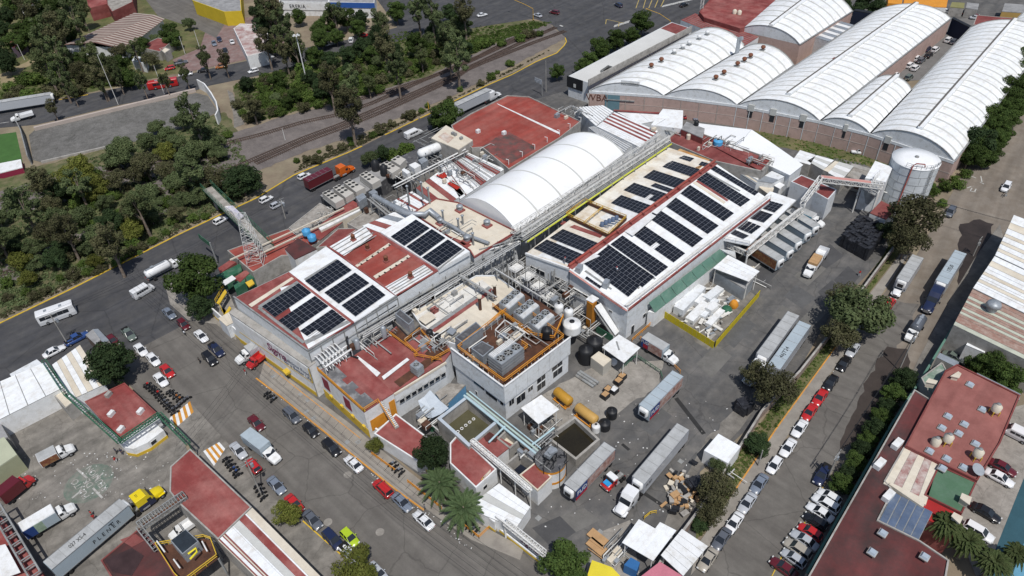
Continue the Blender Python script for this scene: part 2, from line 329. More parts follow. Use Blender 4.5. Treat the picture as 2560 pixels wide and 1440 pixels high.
def kerb(px,m,w=.28,z=.17,name='kerb'):
 mb = MB(); p = GL(px,z)
 for a,b in zip(p,p[1:]): mb.beam(a - Vector((0,0,.08)),b - Vector((0,0,.08)),w,.18)
 return struct(name,mb,m)
kerb([(-200,902),(0,807),(180,721),(440,589),(560,532),(640,495),(735,437),(870,381),(905,365)],kerby,.35)
kerb([(962,337),(1045,297)],kerby,.35); kerb([(1050,295),(1072,285),(1140,250),(1215,214),(1280,186),(1340,154),(1392,132),(1410,114),(1416,104),(1413,94)],kerby,.35)
kerb([(640,945),(700,990),(812,1080),(900,1152),(997,1230),(1060,1275)],kerbo,.3)
kerb([(660,905),(760,985),(900,1095)],kerbo,.15,.16)
kerb([(1840,1222),(1943,1068),(2080,880),(2160,757)],kerbo,.25,.16)
kerb([(757,1302),(862,1395)],kerby,.2); kerb([(335,212),(370,204)],kerby,.3); kerb([(147,249),(220,236)],kerby,.3)
kerb([(2058,1218),(2010,1310),(1960,1380),(1920,1460)],kerby,.15)
kerb([(1420,1000),(1340,1060)],concw,.3)
mk = MB()
def line(mb,a,b,w,z):
 p,q = G(*a,z),G(*b,z); u = (q - p).normalized().cross(Vector((0,0,1)))*(w/2); mb.poly([p - u,q - u,q+u,p+u])
for a,b in [((1590,20),(1597,0)),((1608,20),(1614,0)),((1622,20),(1630,0)),((1637,19),(1645,0)),((1652,16),(1660,0))]: line(mk,a,b,.35,.063)
for a,b in [((1516,48),(1560,58)),((1516,48),(1514,60)),((1548,56),(1546,66))]: line(mk,a,b,.3,.063)
struct('yellow_road_markings',mk,marky)
mk = MB()
for k in range(26):
 x = 1655+k*3.0; y = 18 - k*.72; line(mk,(x,y),(x+4,y - 5),.35,.062)
line(mk,(1400,63),(1407,66),.8,.06); line(mk,(0,308),(22,305),.3,.058)
for i in range(12): line(mk,(1535+i*3.2,68 - i*1.0),(1538+i*3.2,62 - i),.35,.062)
for a,b in [((2455,455),(2452,440)),((2450,455),(2460,460)),((2430,470),(2425,478)),((2440,472),(2437,478)),((2427,478),(2440,480)),((2418,470),(2428,466)),((2440,445),(2428,440))]: line(mk,a,b,.25,.066)
struct('white_road_markings',mk,markw)
st = MB()
stm = mat('striped_orange',(.52,.24,.04),.8,.2,.8);
for (x0,y0),(x1,y1),(dx,dy),n in [((426,1052),(424,1068),(9.5,-7.5),7),((508,1125),(520,1168),(10.5,-3.5),5)]: pass
def stripes(q,n,zz):
 q = GL(q,zz); mo,mw = MB(),MB()
 for i in range(n):
  a,b = i/n,(i+1)/n
  (mo if i % 2 else mw).poly([lerp(q[0],q[1],a),lerp(q[0],q[1],b),lerp(q[3],q[2],b),lerp(q[3],q[2],a)])
 struct('crossing_stripes',mo,stm); struct('crossing_stripes',mw,white)
stripes([(424,1045),(475,1003),(484,1030),(430,1078)],8,.137)
stripes([(508,1128),(548,1105),(563,1122),(535,1165)],7,.137)
seam = mat('tar_seam',(.03,.03,.03),.9,.2,.5)
mb = MB()
for a,b,w in [((1690,995),(1760,1085),.9),((1555,1110),(1573,1125),.6),((1610,1233),(1705,1295),.7)]: line(mb,a,b,w,.072)
struct('trench_drain_cover',mb,seam)
pm = [mat('patched_asphalt_%s' % n,c,.9,.15,.2,(c[0]*.7,c[1]*.7,c[2]*.7),.3,.5) for n,c in (('light',(.15,.145,.135)),('dark',(.074,.074,.076)),('mid',(.105,.105,.105)))]
for i,q in enumerate([[(1985,690),(2030,650),(2065,672),(2020,715)],[(2030,650),(2075,610),(2110,640),(2066,671)],[(1960,740),(1990,712),(2040,745),(2005,772)],[(1930,790),(1955,762),(2000,790),(1975,815)],[(2085,700),(2120,665),(2150,690),(2112,735)],
     [(1800,845),(1860,790),(1890,812),(1835,870)],[(1740,910),(1790,862),(1830,890),(1780,945)],[(2045,730),(2080,700),(2105,722),(2070,765)],[(1700,1180),(1740,1130),(1765,1145),(1722,1200)],[(1400,1290),(1460,1270),(1500,1300),(1440,1330)],
     [(1330,1320),(1400,1290),(1440,1330),(1380,1370)],[(1590,1060),(1640,1010),(1680,1040),(1630,1090)],[(2000,800),(2040,760),(2070,780),(2030,820)],[(1880,690),(1915,655),(1950,675),(1915,715)]]):
 struct('asphalt_patch',MB().poly(GL(q,.071+.001*i)),pm[i % 3])
mb = MB()
for i in range(22): line(mb,(672+i*18,935+i*15.2),(684+i*18.3,918+i*15.0),.06,.134)
line(mb,(660,928),(990,1200),.05,.134); struct('pavement_joints',mb,seam)
mb = MB()
for x,y in [(1702,1153),(1346,1295),(1500,1330),(868,1105),(895,1105),(683,940),(752,985),(770,1000),(765,1028),(785,1045),(800,1015)]:
 c = G(x,y,.139); mb.box(c,(.9,.9,.012),A_)
struct('manhole_cover',mb,steelg)
mb = MB()
for x,y in [(869,1187),(820,1305),(950,1330)]: mb.lathe(G(x,y,.063),[(.75,0),(.75,.012)],16)
struct('manhole_ring',mb,conc)
mb = MB(); c = G(222,1208,.074); r = 4.3
mb.poly([c+Vector((math.cos(a/28*6.2832)*r,math.sin(a/28*6.2832)*r,0)) for a in range(28)])
struct('green_assembly_disc',mb,mat('faded_green_paint',(.085,.145,.11),.85,.25,.5,(.21,.2,.178),.8,.6))
mb = MB()
for a,b in [((192,1172),(218,1195)),((258,1181),(240,1200)),((232,1220),(256,1245)),((180,1245),(205,1225))]: line(mb,a,b,.35,.078)
struct('assembly_arrows',mb,mat('faded_marking',(.42,.41,.39),.9,.2,.8,(.21,.2,.178),.5,1.5))
def text(parent,s,p,xdir,ydir,size,m,name='lettering',depth=.02,shear=0.,space=1.,kind=None):
 cu = bpy.data.curves.new(name,'FONT'); cu.body = s; cu.size = size; cu.extrude = depth/2; cu.align_x = 'CENTER'; cu.align_y = 'CENTER'; cu.shear = shear; cu.space_character = space
 cu.resolution_u = 2; cu.space_line = .9; ob = bpy.data.objects.new('tmp',cu); C.link(ob)
 me = bpy.data.meshes.new_from_object(ob.evaluated_get(bpy.context.evaluated_depsgraph_get())); bpy.data.objects.remove(ob)
 x = Vector(xdir).normalized(); z = x.cross(Vector(ydir)).normalized(); y = z.cross(x)
 base = Vector(parent.location) if parent else Vector((0,0,0)); p = Vector(p) - base
 me.transform(Matrix(((x.x,y.x,z.x,p.x),(x.y,y.y,z.y,p.y),(x.z,y.z,z.z,p.z),(0,0,0,1)))); me.materials.clear(); me.materials.append(m)
 me.name = name; o = bpy.data.objects.new(name,me); C.link(o)
 if parent: o.parent = parent
 if kind: o['kind'] = kind
 return o
xd = G(224,1187) - G(246,1216)
text(None,'PUNTO\nDE\nREUNION',c+Vector((0,0,.008)),xd,Vector((-xd.y,xd.x,0)),1.7,mat('faded_marking',(.33,.32,.30)),'assembly_lettering',.006,kind='structure')
# ---------------------------------------------------------------- building helpers
def topz(b,px,py):
 best = min(((Vector(G(px,py,z)) - Vector((b.x,b.y,z))).length,z) for z in np.linspace(0,45,450)); return float(best[1])
def vault(name,label,NL,NR,FL,FR,z,rise,nb,m1,m2,wallm,gablem,strip=.22,seg=12,vent=None,z0=0.,bays_only=True):
 a,b,c,d = NL,NR,FR,FL
 t = thing(name,label,'warehouse',Vector(((a.x+b.x+c.x+d.x)/4,(a.y+b.y+c.y+d.y)/4,z0)))
 if wallm: part('wall',MB().prism([a,b,c,d],z0,z,top=False),wallm,t)
 def arc(u,k):                                   # u along,k across
  p = lerp(lerp(a,d,u),lerp(b,c,u),k); return Vector((p.x,p.y,z+rise*(1 - (2*k - 1) ** 2) ** .85 if rise else z))
 for i in range(nb):
  for (u0,u1,mm,nm,dz) in ((i/nb,(i+1 - strip)/nb,m1,'roof_panel',.012),((i+1 - strip)/nb,(i+1)/nb,m2,'skylight_strip',0.)):
   up = Vector((0,0,dz)); p = [arc(u0,k/seg)+up for k in range(seg+1)]; q = [arc(u1,k/seg)+up for k in range(seg+1)]
   mb = MB(); mb.add(p+q,[[k,k+1,seg+2+k,seg+1+k] for k in range(seg)],0,True); dn = Vector((0,0,-.05))
   for row in (p,q): mb.add(row+[x+dn for x in row],[[k,k+1,seg+2+k,seg+1+k] for k in range(seg)],0)
   part(nm,mb,mm,t)
 for u,nm in ((0,'gable'),(1,'gable')):
  e = [arc(u,k/seg) for k in range(seg+1)]; base = [Vector((p.x,p.y,z - .02)) for p in e]
  part(nm,MB().add([p - Vector((0,0,.08)) for p in e]+base,[[k,k+1,seg+2+k,seg+1+k] for k in range(seg)]),gablem,t)
  part('roof_edge',MB().tube([p+Vector((0,0,.05)) for p in e],.14,5),steelg,t)
 part('gutter',MB().beam(a+Vector((0,0,.1)),d+Vector((0,0,.1)),.45,.25).beam(b+Vector((0,0,.1)),c+Vector((0,0,.1)),.45,.25),steelg,t)
 if vent:
  u0,u1 = vent; p,q = arc(u0,.5),arc(u1,.5)
  part('ridge_vent',MB().beam(p+Vector((0,0,.45)),q+Vector((0,0,.45)),1.3,.7),whroof,t)
  off = (b - a).normalized()*-.55; part('vent_slot',MB().beam(p+off+Vector((0,0,.83)),q+off+Vector((0,0,.83)),.5,.08),mat('vent_slot_dark',(.12,.11,.10),.8),t)
 return t,arc
def wallrect(a,b,u0,u1,z0,z1,out=.05):          # a rectangle on the wall a-b,standing proud
 d = (b - a); n = Vector((d.y,-d.x,0)).normalized()*out
 p,q = a+d*u0+n,a+d*u1+n
 return [Vector((p.x,p.y,z0)),Vector((q.x,q.y,z0)),Vector((q.x,q.y,z1)),Vector((p.x,p.y,z1))],n
def wallslab(mb,q,n,t=.05,mi=0):
 nn = n.normalized()*t; k = [p - nn for p in q]
 mb.add(list(q)+k,[[0,1,2,3],[7,6,5,4],[0,4,5,1],[1,5,6,2],[2,6,7,3],[3,7,4,0]],mi); return mb
def window(t,a,b,u0,u1,z0,z1,fm=None,gm=None,nm='window',mull=1):
 q,n = wallrect(a,b,u0,u1,z0,z1,.06); w = part(nm,wallslab(MB(),q,n,.07),fm or steelw,t)
 e = .09; L = (q[1] - q[0]).length; du = e/L
 for i in range(mull):
  v0 = du+(1 - du)*i/mull; v1 = (1 - du)*(i+1)/mull
  g = [lerp(q[0],q[1],v0),lerp(q[0],q[1],v1),lerp(q[3],q[2],v1),lerp(q[3],q[2],v0)]
  g[0] = g[0]+Vector((0,0,e)); g[1] = g[1]+Vector((0,0,e)); g[2] = g[2] - Vector((0,0,e)); g[3] = g[3] - Vector((0,0,e))
  nn = n.normalized()*.012; part('pane',wallslab(MB(),[p+nn for p in g],n,.02),gm or glass,w)
def rail(mb,pts,h=1.1,sp=1.6,w=.06,mid=True,closed=False,mi=0):
 pts = [Vector(p) for p in pts]
 if closed: pts = pts+[pts[0]]
 for a,b in zip(pts,pts[1:]):
  n = max(1,int((b - a).length/sp)); up = Vector((0,0,h))
  for i in range(n+1): p = lerp(a,b,i/n); mb.beam(p,p+up,w,w,mi)
  mb.beam(a+up,b+up,w*1.2,w*1.2,mi)
  if mid: mb.beam(a+up*.55,b+up*.55,w,w,mi)
 return mb
def truss(mb,a,b,h,w,n,r=.07,mi=0):            # box truss between a and b
 d = (b - a).normalized(); s = d.cross(Vector((0,0,1))).normalized()*(w/2); up = Vector((0,0,h))
 for k in (-1,1):
  p,q = a+s*k,b+s*k; mb.beam(p,q,r*1.6,r*1.6,mi); mb.beam(p+up,q+up,r*1.6,r*1.6,mi)
  for i in range(n):
   u,v = lerp(p,q,i/n),lerp(p,q,(i+1)/n); mb.beam(u,u+up,r,r,mi); mb.beam(u if i % 2 else u+up,v+up if i % 2 else v,r,r,mi)
  mb.beam(q,q+up,r,r,mi)
 for i in range(n+1):
  u = lerp(a,b,i/n); mb.beam(u - s,u+s,r,r,mi); mb.beam(u - s+up,u+s+up,r,r,mi)
 return mb
# ---------------------------------------------------------------- main packing building (front, street side)
zt = 12.2
t = sigma = thing('factory_building','white packing hall with solar panels and red roof bands, script sign on its street wall','factory',G(700,900))
out = GL([(584,742),(770,877),(992,740),(1097,675),(1174,628),(1030,535),(950,580),(912,565),(815,615),(721,676)],zt)
part('wall',MB().prism(out,0,zt - .3,top=False),greyw,t)
def roofquad(px,zs,m,nm='roof',t_=.3,par=None):
 q = [G(p[0],p[1],z) for p,z in zip(px,zs)]; return part(nm,MB().slab(q,t_),m,par or t),q
zr = 12.7
_,PL1 = roofquad([(588,744),(770,874),(884,806),(722,680)],[zt,zt,zr,zr],redr)
_,PL2 = roofquad([(722.5,679.5),(884.5,805.5),(988,740),(815,616)],[zr,zr,zt,zt],whroof)
_,PL3 = roofquad([(816,615),(989,739),(1095,676),(950,582),(912,566)],[zt]*5,redr)
_,PL4 = roofquad([(951,580),(1097,673),(1174,628),(1030,535)],[zt+.5]*4,whroof)
part('wall_panel',MB().prism(GL([(951,580),(1097,673),(1174,628),(1030,535)],zt+.5),zt - .6,zt+.2,top=False),greyw,t)
def onpl(px,pl,m,nm='roof_sheet',h=.05,th=.04): return patch(t,px,None,m,th,nm,h,pl[:3])
onpl([(700,850 - 130),(771,872),(882,805),(752,706)],PL1,whroof)
onpl([(656,785),(700,834),(771,872),(712,720)],PL1,whroof) if 0 else None
onpl([(621,762),(629,768),(738,695),(734,690)],PL1,creamr,'cream_strip')
onpl([(645,766),(652,774),(750,707),(742,703)],PL1,steelg,'cable_tray',.12,.1)
onpl([(649,768),(644,772),(757,860),(763,855)],PL1,steelg,'cable_tray',.14,.1)
onpl([(760,853),(765,862),(878,806),(872,800)],PL1,steelg,'cable_tray',.12,.1)
onpl([(722,681),(718,684),(880,810),(886,806)],PL1,redr,'ridge_cap',.14,.1)
onpl([(760,660),(768,668),(848,648),(843,645)],PL2,steelg,'cable_tray',.1,.08) if 0 else None
onpl([(760,698),(764,702),(845,651),(841,648)],PL2,steelg,'cable_tray',.1,.08)
for q,m in [([(824,617),(860,640),(938,596),(912,566)],whroofA),([(860,641),(890,664),(978,612),(940,583)],redr2),([(888,664),(894,668),(978,612),(972,608)],creamr),
   ([(894,668),(930,692),(1022,640),(978,613)],redr2),([(933,691),(940,697),(1026,642),(1020,637)],creamr),([(940,698),(965,716),(1057,663),(1030,645)],redr2),
   ([(963,717),(988,738),(1083,680),(1060,662)],whroofA)]: onpl(q,PL3,m,h=.06)
for i in range(4): onpl([(829+i*9,620+i*6),(831+i*9,621+i*6),(918+i*8,569+i*7),(916+i*8,568+i*7)],PL3,steelg,'seam_bar',.14,.08)
for i in range(4): onpl([(966+i*6,719+i*4.6),(967.5+i*6,720.5+i*4.6),(1063+i*6,664+i*4.5),(1061+i*6,663+i*4.5)],PL3,steelg,'seam_bar',.14,.08)
for i in range(6):
 x,y = 900+i*14,661 - i*9.5; onpl([(x,y),(x+4,y+2),(x+7,y),(x+3,y - 2)],PL3,dark,'clip_plate',.12,.03)
 x,y = 945+i*14,691 - i*9; onpl([(x,y),(x+4,y+2),(x+7,y),(x+3,y - 2)],PL3,dark,'clip_plate',.12,.03)
fa,fb = G(604,857),G(797,994); fd = (fb - fa).normalized(); fn = Vector((fd.y,-fd.x,0));
la,lb = fa - fd*.3,fb
part('lower_wall',MB().prism([la,lb,lb - fn*1.6,la - fn*1.6],0,8.8),white,t)
part('ledge',MB().prism([la+fn*.1,lb+fn*.1,lb - fn*1.6,la - fn*1.6],8.8,9.0,bottom=True),concw,t)
q,n = wallrect(la,lb,0,1,0,1.3,.06); part('plinth',wallslab(MB(),q,n,.05),yellowp,t)
q,n = wallrect(la,lb,.06,.985,4.2,8.3,.08); part('sign_panel',wallslab(MB(),q,n,.07),white,t)
q,n = wallrect(la,lb,.06,.985,4.05,4.22,.11); part('sign_border',wallslab(MB(),q,n,.09),yellowp,t)
q,n = wallrect(la,lb,.978,.986,4.05,8.3,.11); part('sign_border',wallslab(MB(),q,n,.09),yellowp,t)
for k in range(8):
 q,n = wallrect(GL([(584,742)],zt)[0],GL([(770,877)],zt)[0],k/8+.002,(k+1)/8 - .002,9.3,12.0,.04); part('cladding_panel',wallslab(MB(),q,n,.04),greyw,t)
sgm = mat('sign_magenta',(.16,.02,.07),.6,.1,1); sgt = mat('sign_grey_blue',(.12,.14,.2),.6,.1,1)
sp = GW(691,880,la+fn*.12,lb+fn*.12); text(t,'Sigma',sp+fn*.02,fd,(0,0,1),3.1,sgm,'lettering',.05,.15,.9)
sp = GW(742,921,la+fn*.12,lb+fn*.12); text(t,'Delicious Food\nfor a Better Life',sp+fn*.02,fd,(0,0,1),1.35,sgt,'lettering',.04,.08)
sp = GW(638,846,la+fn*.12,lb+fn*.12); text(t,'PLANTA  XALOSTOC',sp+fn*.02,fd,(0,0,1),.8,sgt,'lettering',.04) if 0 else None
q,n = wallrect(la,lb,.605,.61,4.6,7.9,.12); part('sign_divider',wallslab(MB(),q,n,.03),sgt,t)
p = GW(722,925,la,lb); part('awning_box',MB().box(p+fn*.6,(1.4,1.1,.5),B_),yellowp,t)
part('downpipe',MB().tube([lb+fn*.1+Vector((0,0,8.7)),lb+fn*.1],.1),steelg,t)
ea,eb = G(770,877,zt),G(992,740,zt); ea.z = eb.z = 0
fr = MB()
for i in range(9):
 p = lerp(ea,eb,i/8)+Vector((DB.x,DB.y,0))*.08; fr.beam(p+Vector((0,0,7)),p+Vector((0,0,11.8)),.18,.18)
for z in (7.2,9.4,11.7): fr.beam(ea+DB*.12+Vector((0,0,z)),eb+DB*.12+Vector((0,0,z)),.14,.14)
part('steel_frame',fr,steelg,t)
part('coping',MB().beam(out[0]+Vector((0,0,.05)),out[1]+Vector((0,0,.05)),.3,.3).beam(out[1]+Vector((0,0,.05)),out[2]+Vector((0,0,.05)),.3,.3),steelg,t)
def ventilator(label,px,py,z,r=.55,m=None,pl=None,base=None,group='round roof ventilators'):
 c = GP(px,py,pl[:3]) if pl else G(px,py,z); v = thing('roof_ventilator',label,'ventilator',c,group=group); mm = m or galv
 part('curb',MB().box(c+Vector((0,0,.2)),(r*2.4,r*2.4,.42),A_),base or redr,v)
 part('neck',MB().lathe(c,[(r*.8,.4),(r*.8,1.0)],14),mm,v)
 mb = MB()
 for k in range(14): a = k/14*6.283; mb.beam(c+Vector((r*math.cos(a),r*math.sin(a),.75)),c+Vector((r*math.cos(a+.3),r*math.sin(a+.3),1.5)),.1,.04)
 part('fin_ring',mb,mm,v); part('cap',MB().lathe(c,[(r*1.02,1.35),(r*1.05,1.5),(r*.7,1.75),(0,1.85)],14),mm,v); return v
rustv = mat('rusty_vent',(.19,.075,.04),.8,.25,1.5,(.10,.05,.04),.4,2)
for px,py,l in [(884,598,'rusty ventilator on the white corrugated corner of the packing hall roof'),(920,622,'small rusty ventilator in the upper orange-red roof field'),(966,652,'rusty mushroom ventilator in the middle orange-red roof field'),(1027,692,'dark small ventilator on white sheets by the red edge of the packing hall')]:
 ventilator(l,px,py+3,zt,.45,rustv,PL3)
# ---------------------------------------------------------------- solar arrays (each array is a thing, each panel a part)
def array(label,px,rows,cols,z=None,pl=None,skip=(),lift=.22):
 q = [GP(p[0],p[1],pl[:3]) if pl else G(p[0],p[1],z) for p in px]; q = [p+Vector((0,0,lift)) for p in q]
 c = sum(q,Vector())/4; t_ = thing('solar_array',label,'solar array',c,group='rooftop solar arrays')
 ex,ey = (q[1] - q[0]),(q[3] - q[0]); pw,ph = ex.length/cols,ey.length/rows; ux,uy = ex.normalized(),ey.normalized()
 uz = ux.cross(uy).normalized();
 if uz.z < 0: uz = -uz
 mb = MB(); g = .022; W2,H2 = pw/2 - g,ph/2 - g
 P3 = lambda x,y,z_: ux*x+uy*y+uz*z_
 mb.add([P3(x,y,z_) for z_ in (-.04,0) for x,y in ((-W2,-H2),(W2,-H2),(W2,H2),(-W2,H2))],[[4,5,6,7],[0,1,5,4],[1,2,6,5],[2,3,7,6],[3,0,4,7]],1)
 e = .026; sp = [(-W2+e,-.008),(.008,W2 - e)] if pw >= ph else [(-W2+e,W2 - e)]; sq = [(-H2+e,H2 - e)] if pw >= ph else [(-H2+e,-.008),(.008,H2 - e)]
 for a,b in sp:
  for c_,d in sq: mb.add([P3(a,c_,.006),P3(b,c_,.006),P3(b,d,.006),P3(a,d,.006)],[[0,1,2,3]],0)
 me = mb.mesh('panel'); me.materials.append(solar); me.materials.append(solarf)
 for r in range(rows):
  for k in range(cols):
   if (r,k) in skip: continue
   s_,u_ = (k+.5)/cols,(r+.5)/rows
   p = lerp(lerp(q[0],q[1],s_),lerp(q[3],q[2],s_),u_) - c
   o = bpy.data.objects.new('panel',me); C.link(o); o.parent = t_; o.location = p
 rl = MB()
 for r in range(rows):
  for u_ in ((r+.25)/rows,(r+.75)/rows): rl.beam(lerp(q[0],q[3],u_) - uz*.09,lerp(q[1],q[2],u_) - uz*.09,.05,.06)
 part('mounting_rail',rl,solarf,t_); return t_
H1 = [PL1[0],PL1[1],PL1[2]]; H2_ = [PL2[0],PL2[1],PL2[2]]
array('solar array nearest the red roof strip on the packing hall',[(655,768),(748,709),(779,733),(687,795)],4,9,pl=H1)
array('middle solar array on the street side of the packing hall ridge',[(696,803),(788,741),(822,767),(730,830)],4,8,pl=H1)
array('shortest solar array with missing corner panels at the front corner of the packing hall',[(750,828),(830,773),(864,800),(808,841)],4,7,pl=H1,skip=[(2,0),(3,0)]) if 0 else \
array('shortest solar array with missing panels at the front corner of the packing hall',[(750,829),(831,774),(865,801),(787,855)],4,7,pl=H1,skip=[(2,0),(3,0),(2,1),(3,1)])
array('solar array beyond the ridge beside the white roof edge of the packing hall',[(763,704),(845,650),(880,677),(798,731)],4,8,pl=H2_)
array('centre solar array beyond the packing hall ridge',[(811,733),(888,683),(924,709),(847,761)],4,8,pl=H2_)
array('solar array beyond the ridge beside the wall parapet of the packing hall',[(854,765),(932,713),(964,739),(889,793)],4,8,pl=H2_)
for l,q in [('upper of the three solar arrays on the raised white roof bay',[(977,593),(1040,550),(1075,572),(1011,616)]),('middle of the three solar arrays on the raised white roof bay',[(1016,618),(1080,574),(1114,596),(1051,642)]),('lowest of the three solar arrays on the raised white roof bay',[(1055,645),(1120,600),(1156,624),(1094,670)])]:
 array(l,q,4,6,z=zt+.5)
patch(t,[(1095,672),(1098,674),(1162,625),(1159,623)],zt+.5,steelg,.1,'cable_tray',.12)
# ---------------------------------------------------------------- large solar hall (right)
ze,zrg,ze2 = 9.0,10.2,8.4
t = hall = thing('factory_hall','long white hall with a red ridge pipe and solar arrays beside the truck yard','factory',G(1600,700))
HL = [G(1314,634,ze),G(1422,672,zrg),G(1788,408,zrg),G(1664,366,ze)]
HR = [G(1424,674,zrg),G(1570,776,ze2),G(2006,478,ze2) if 0 else G(1925,500,ze2),G(1790,409,zrg)]
part('roof',MB().slab(HL,.3),mat('pale_cream_roof',(.72,.69,.62),.75,.07,.12,(.52,.42,.30),.45,.3,corr=(133,1.0,.04),streak=(-46,.07,.7)),t); part('roof',MB().slab(HR,.3),whroof,t)
wl = MB()
for a,b in [(HL[0],HL[1]),(HR[0],HR[1]),(HR[1],HR[2]),(HR[2],HR[3]),(HL[2],HL[3]),(HL[3],HL[0])]:
 wl.add([Vector((a.x,a.y,0)),Vector((b.x,b.y,0)),b - Vector((0,0,.32)),a - Vector((0,0,.32))],[[0,1,2,3]])
part('wall',wl,greyw,t)
part('parapet',MB().beam(HL[0],HL[1],.4,.5).beam(HR[0],HR[1],.4,.5),white,t)
part('parapet',MB().beam(HR[1]+Vector((0,0,.1)),HR[2]+Vector((0,0,.1)),.3,.5),redr,t)
for i in range(10): patch(t,[(1500+0,0)]*3,None,white) if 0 else None
hp = HL[:3]; hq = [HR[0],HR[1],HR[3]]
def onh(px,m,pl,nm='roof_sheet',h=.05,th=.04): return patch(t,px,None,m,th,nm,h,pl)
for q,m in [([(1500,545),(1560,500),(1640,540),(1582,590)],white),([(1560,498),(1645,440),(1722,465),(1642,536)],white),([(1345,640),(1402,598),(1500,640),(1440,668)],white),
   ([(1410,553),(1400,560),(1500,595),(1508,588)],redr),([(1590,425),(1640,385),(1760,412),(1720,440)],creamr),([(1680,385),(1700,372),(1775,400),(1745,425)],mat('orange_roof_stain',(.42,.20,.06),.85,.25,.3,(.55,.38,.2),.45,.6))]: onh(q,m,hp)
for i in range(6): onh([(1600+i*12,440 - i*9),(1603+i*12,440 - i*9),(1645+i*11,452 - i*9),(1644+i*11,450 - i*9)],steelg,hp,'cable_tray',.12,.08)
for a,b in [((1422,668),(1787,405))]:
 part('ridge_pipe',MB().tube([GP(*a,hp)+Vector((0,0,.5)),GP(*b,hp)+Vector((0,0,.5))],.32,10),redr2,t)
 part('ridge_cap',MB().beam(HL[1]+Vector((0,0,.12)),HL[2]+Vector((0,0,.12)),1.5,.12),redr,t)
for i in range(12):
 p = lerp(HL[1],HL[2],(i+.5)/12); part('pipe_bracket',MB().box(p+Vector((0,0,.45)),(.25,1.1,.8),A_),redr,t)
for q,m in [([(1500,735),(1560,776),(1568,770),(1508,730)],redr),([(1425,676),(1570,776),(1566,779),(1422,679)],mat('faded_pink_coat',(.50,.25,.22),.85,.15,.2)),([(1745,450),(1870,533),(1866,537),(1740,454)],redr),([(1738,454),(1862,538),(1856,543),(1732,458)],creamr),
   ([(1520,611),(1640,697),(1636,700),(1516,614)],steelg),([(1485,640),(1600,720),(1596,723),(1481,643)],steelg),([(1465,676),(1530,722),(1527,725),(1461,679)],steelg),([(1686,492),(1800,568),(1797,571),(1683,495)],steelg),([(1725,463),(1836,534),(1834,537),(1722,466)],steelg),([(1767,430),(1900,504),(1897,507),(1764,433)],steelg)]: onh(q,m,hq,h=.1,th=.06)
arr = [('solar array at the gable end on the yard slope of the big hall',[(1459,660),(1490,636),(1600,716),(1571,744)],4,12,hq),('solar array second from the gable on the yard slope of the big hall',[(1492,638),(1522,614),(1637,694),(1606,720)],4,12,hq),
 ('solar array third from the gable on the yard slope, behind the grey tray',[(1526,612),(1556,590),(1671,669),(1640,693)],4,12,hq),('stepped solar array with a notch on the yard slope of the big hall',[(1570,579),(1600,558),(1713,635),(1684,658)],4,12,hq),
 ('solar array with white gaps on both sides midway along the yard slope',[(1617,543),(1646,524),(1758,598),(1731,620)],4,12,hq),('solar array fourth from the far end of the yard slope',[(1658,513),(1687,494),(1797,566),(1769,587)],4,12,hq),
 ('solar array third from the far end of the yard slope',[(1698,483),(1725,464),(1835,535),(1809,555)],4,12,hq),('solar array second from the far end of the yard slope',[(1742,450),(1766,433),(1876,501),(1851,519)],4,12,hq),
 ('narrow two-row solar array along the far gable of the big hall',[(1777,424),(1788,416),(1897,482),(1886,491)],2,12,hq),
 ('solar array by the hall corner on the cream slope',[(1334,622),(1367,600),(1461,639),(1427,663)],4,9,hp),('solar array beside the red band on the cream slope',[(1374,596),(1407,574),(1500,611),(1467,634)],4,9,hp),
 ('solar array just beyond the yellow-railed pit on the cream slope',[(1527,509),(1553,489),(1628,515),(1600,537)],4,8,hp),('solar array with a missing notch in the middle of the cream slope',[(1558,477),(1585,458),(1668,486),(1640,507)],4,9,hp),
 ('small two-row solar array by the ridge on the cream slope',[(1626,466),(1638,459),(1684,475),(1673,483)],2,5,hp),('large solar array on the far part of the cream slope',[(1607,445),(1634,426),(1713,452),(1688,471)],4,9,hp),
 ('solar array on the cream slope near the brown stained corner',[(1655,419),(1676,402),(1750,425),(1729,443)],4,8,hp),('small solar array on the orange stained sheets',[(1681,393),(1692,385),(1736,397),(1725,406)],2,6,hp),('tiny solar array at the top end of the ridge',[(1746,413),(1754,405),(1776,411),(1768,419)],2,3,hp)]
for l,q,r,c_,pl in arr:
 array(l,q,c_,r,pl=pl,skip=[(6,0),(6,1)] if 'notch' in l else ())
array('strip of solar panels low on the near corner of the big hall',[(1462,697),(1467,692),(1505,718),(1500,723)],4,1,pl=hq)
for p_ in [(1448,678),(1515,716)]: part('roof_duct',MB().box(GP(*p_,hq)+Vector((0,0,.7)),(1.8,1.1,1.5),A_+.3),galv,t)
mb = rail(MB(),[HR[1]+Vector((0,0,.3)),HR[2]+Vector((0,0,.3))],1.3,4.2,.1,False); part('eaves_rail',mb,steelw,t)
part('eaves_pipe',MB().tube([HR[1]+DB*-.6+Vector((0,0,1.0)),HR[2]+DB*-.6+Vector((0,0,1.0))],.17,6).tube([HR[1]+DB*-1.0+Vector((0,0,.8)),HR[2]+DB*-1.0+Vector((0,0,.8))],.1,6),steelw,t)
ga,gb = Vector((HR[0].x,HR[0].y,0)),Vector((HR[1].x,HR[1].y,0)); gc = Vector((HL[0].x,HL[0].y,0))
for u0,u1,z0,z1 in [(.08,.2,4.4,5.8),(.25,.33,5,6.2),(.48,.56,4.6,6),(.45,.55,1.5,3),(.7,.76,5,5.7)]: window(t,ga,gb,u0,u1,z0,z1)
for u0,u1,z0,z1 in [(.1,.45,4.8,6.2),(.5,.9,1.2,3.2),(.62,.92,5.0,6.4),(.1,.4,1.,3.)]: window(t,gc,ga,u0,u1,z0,z1,mull=3)
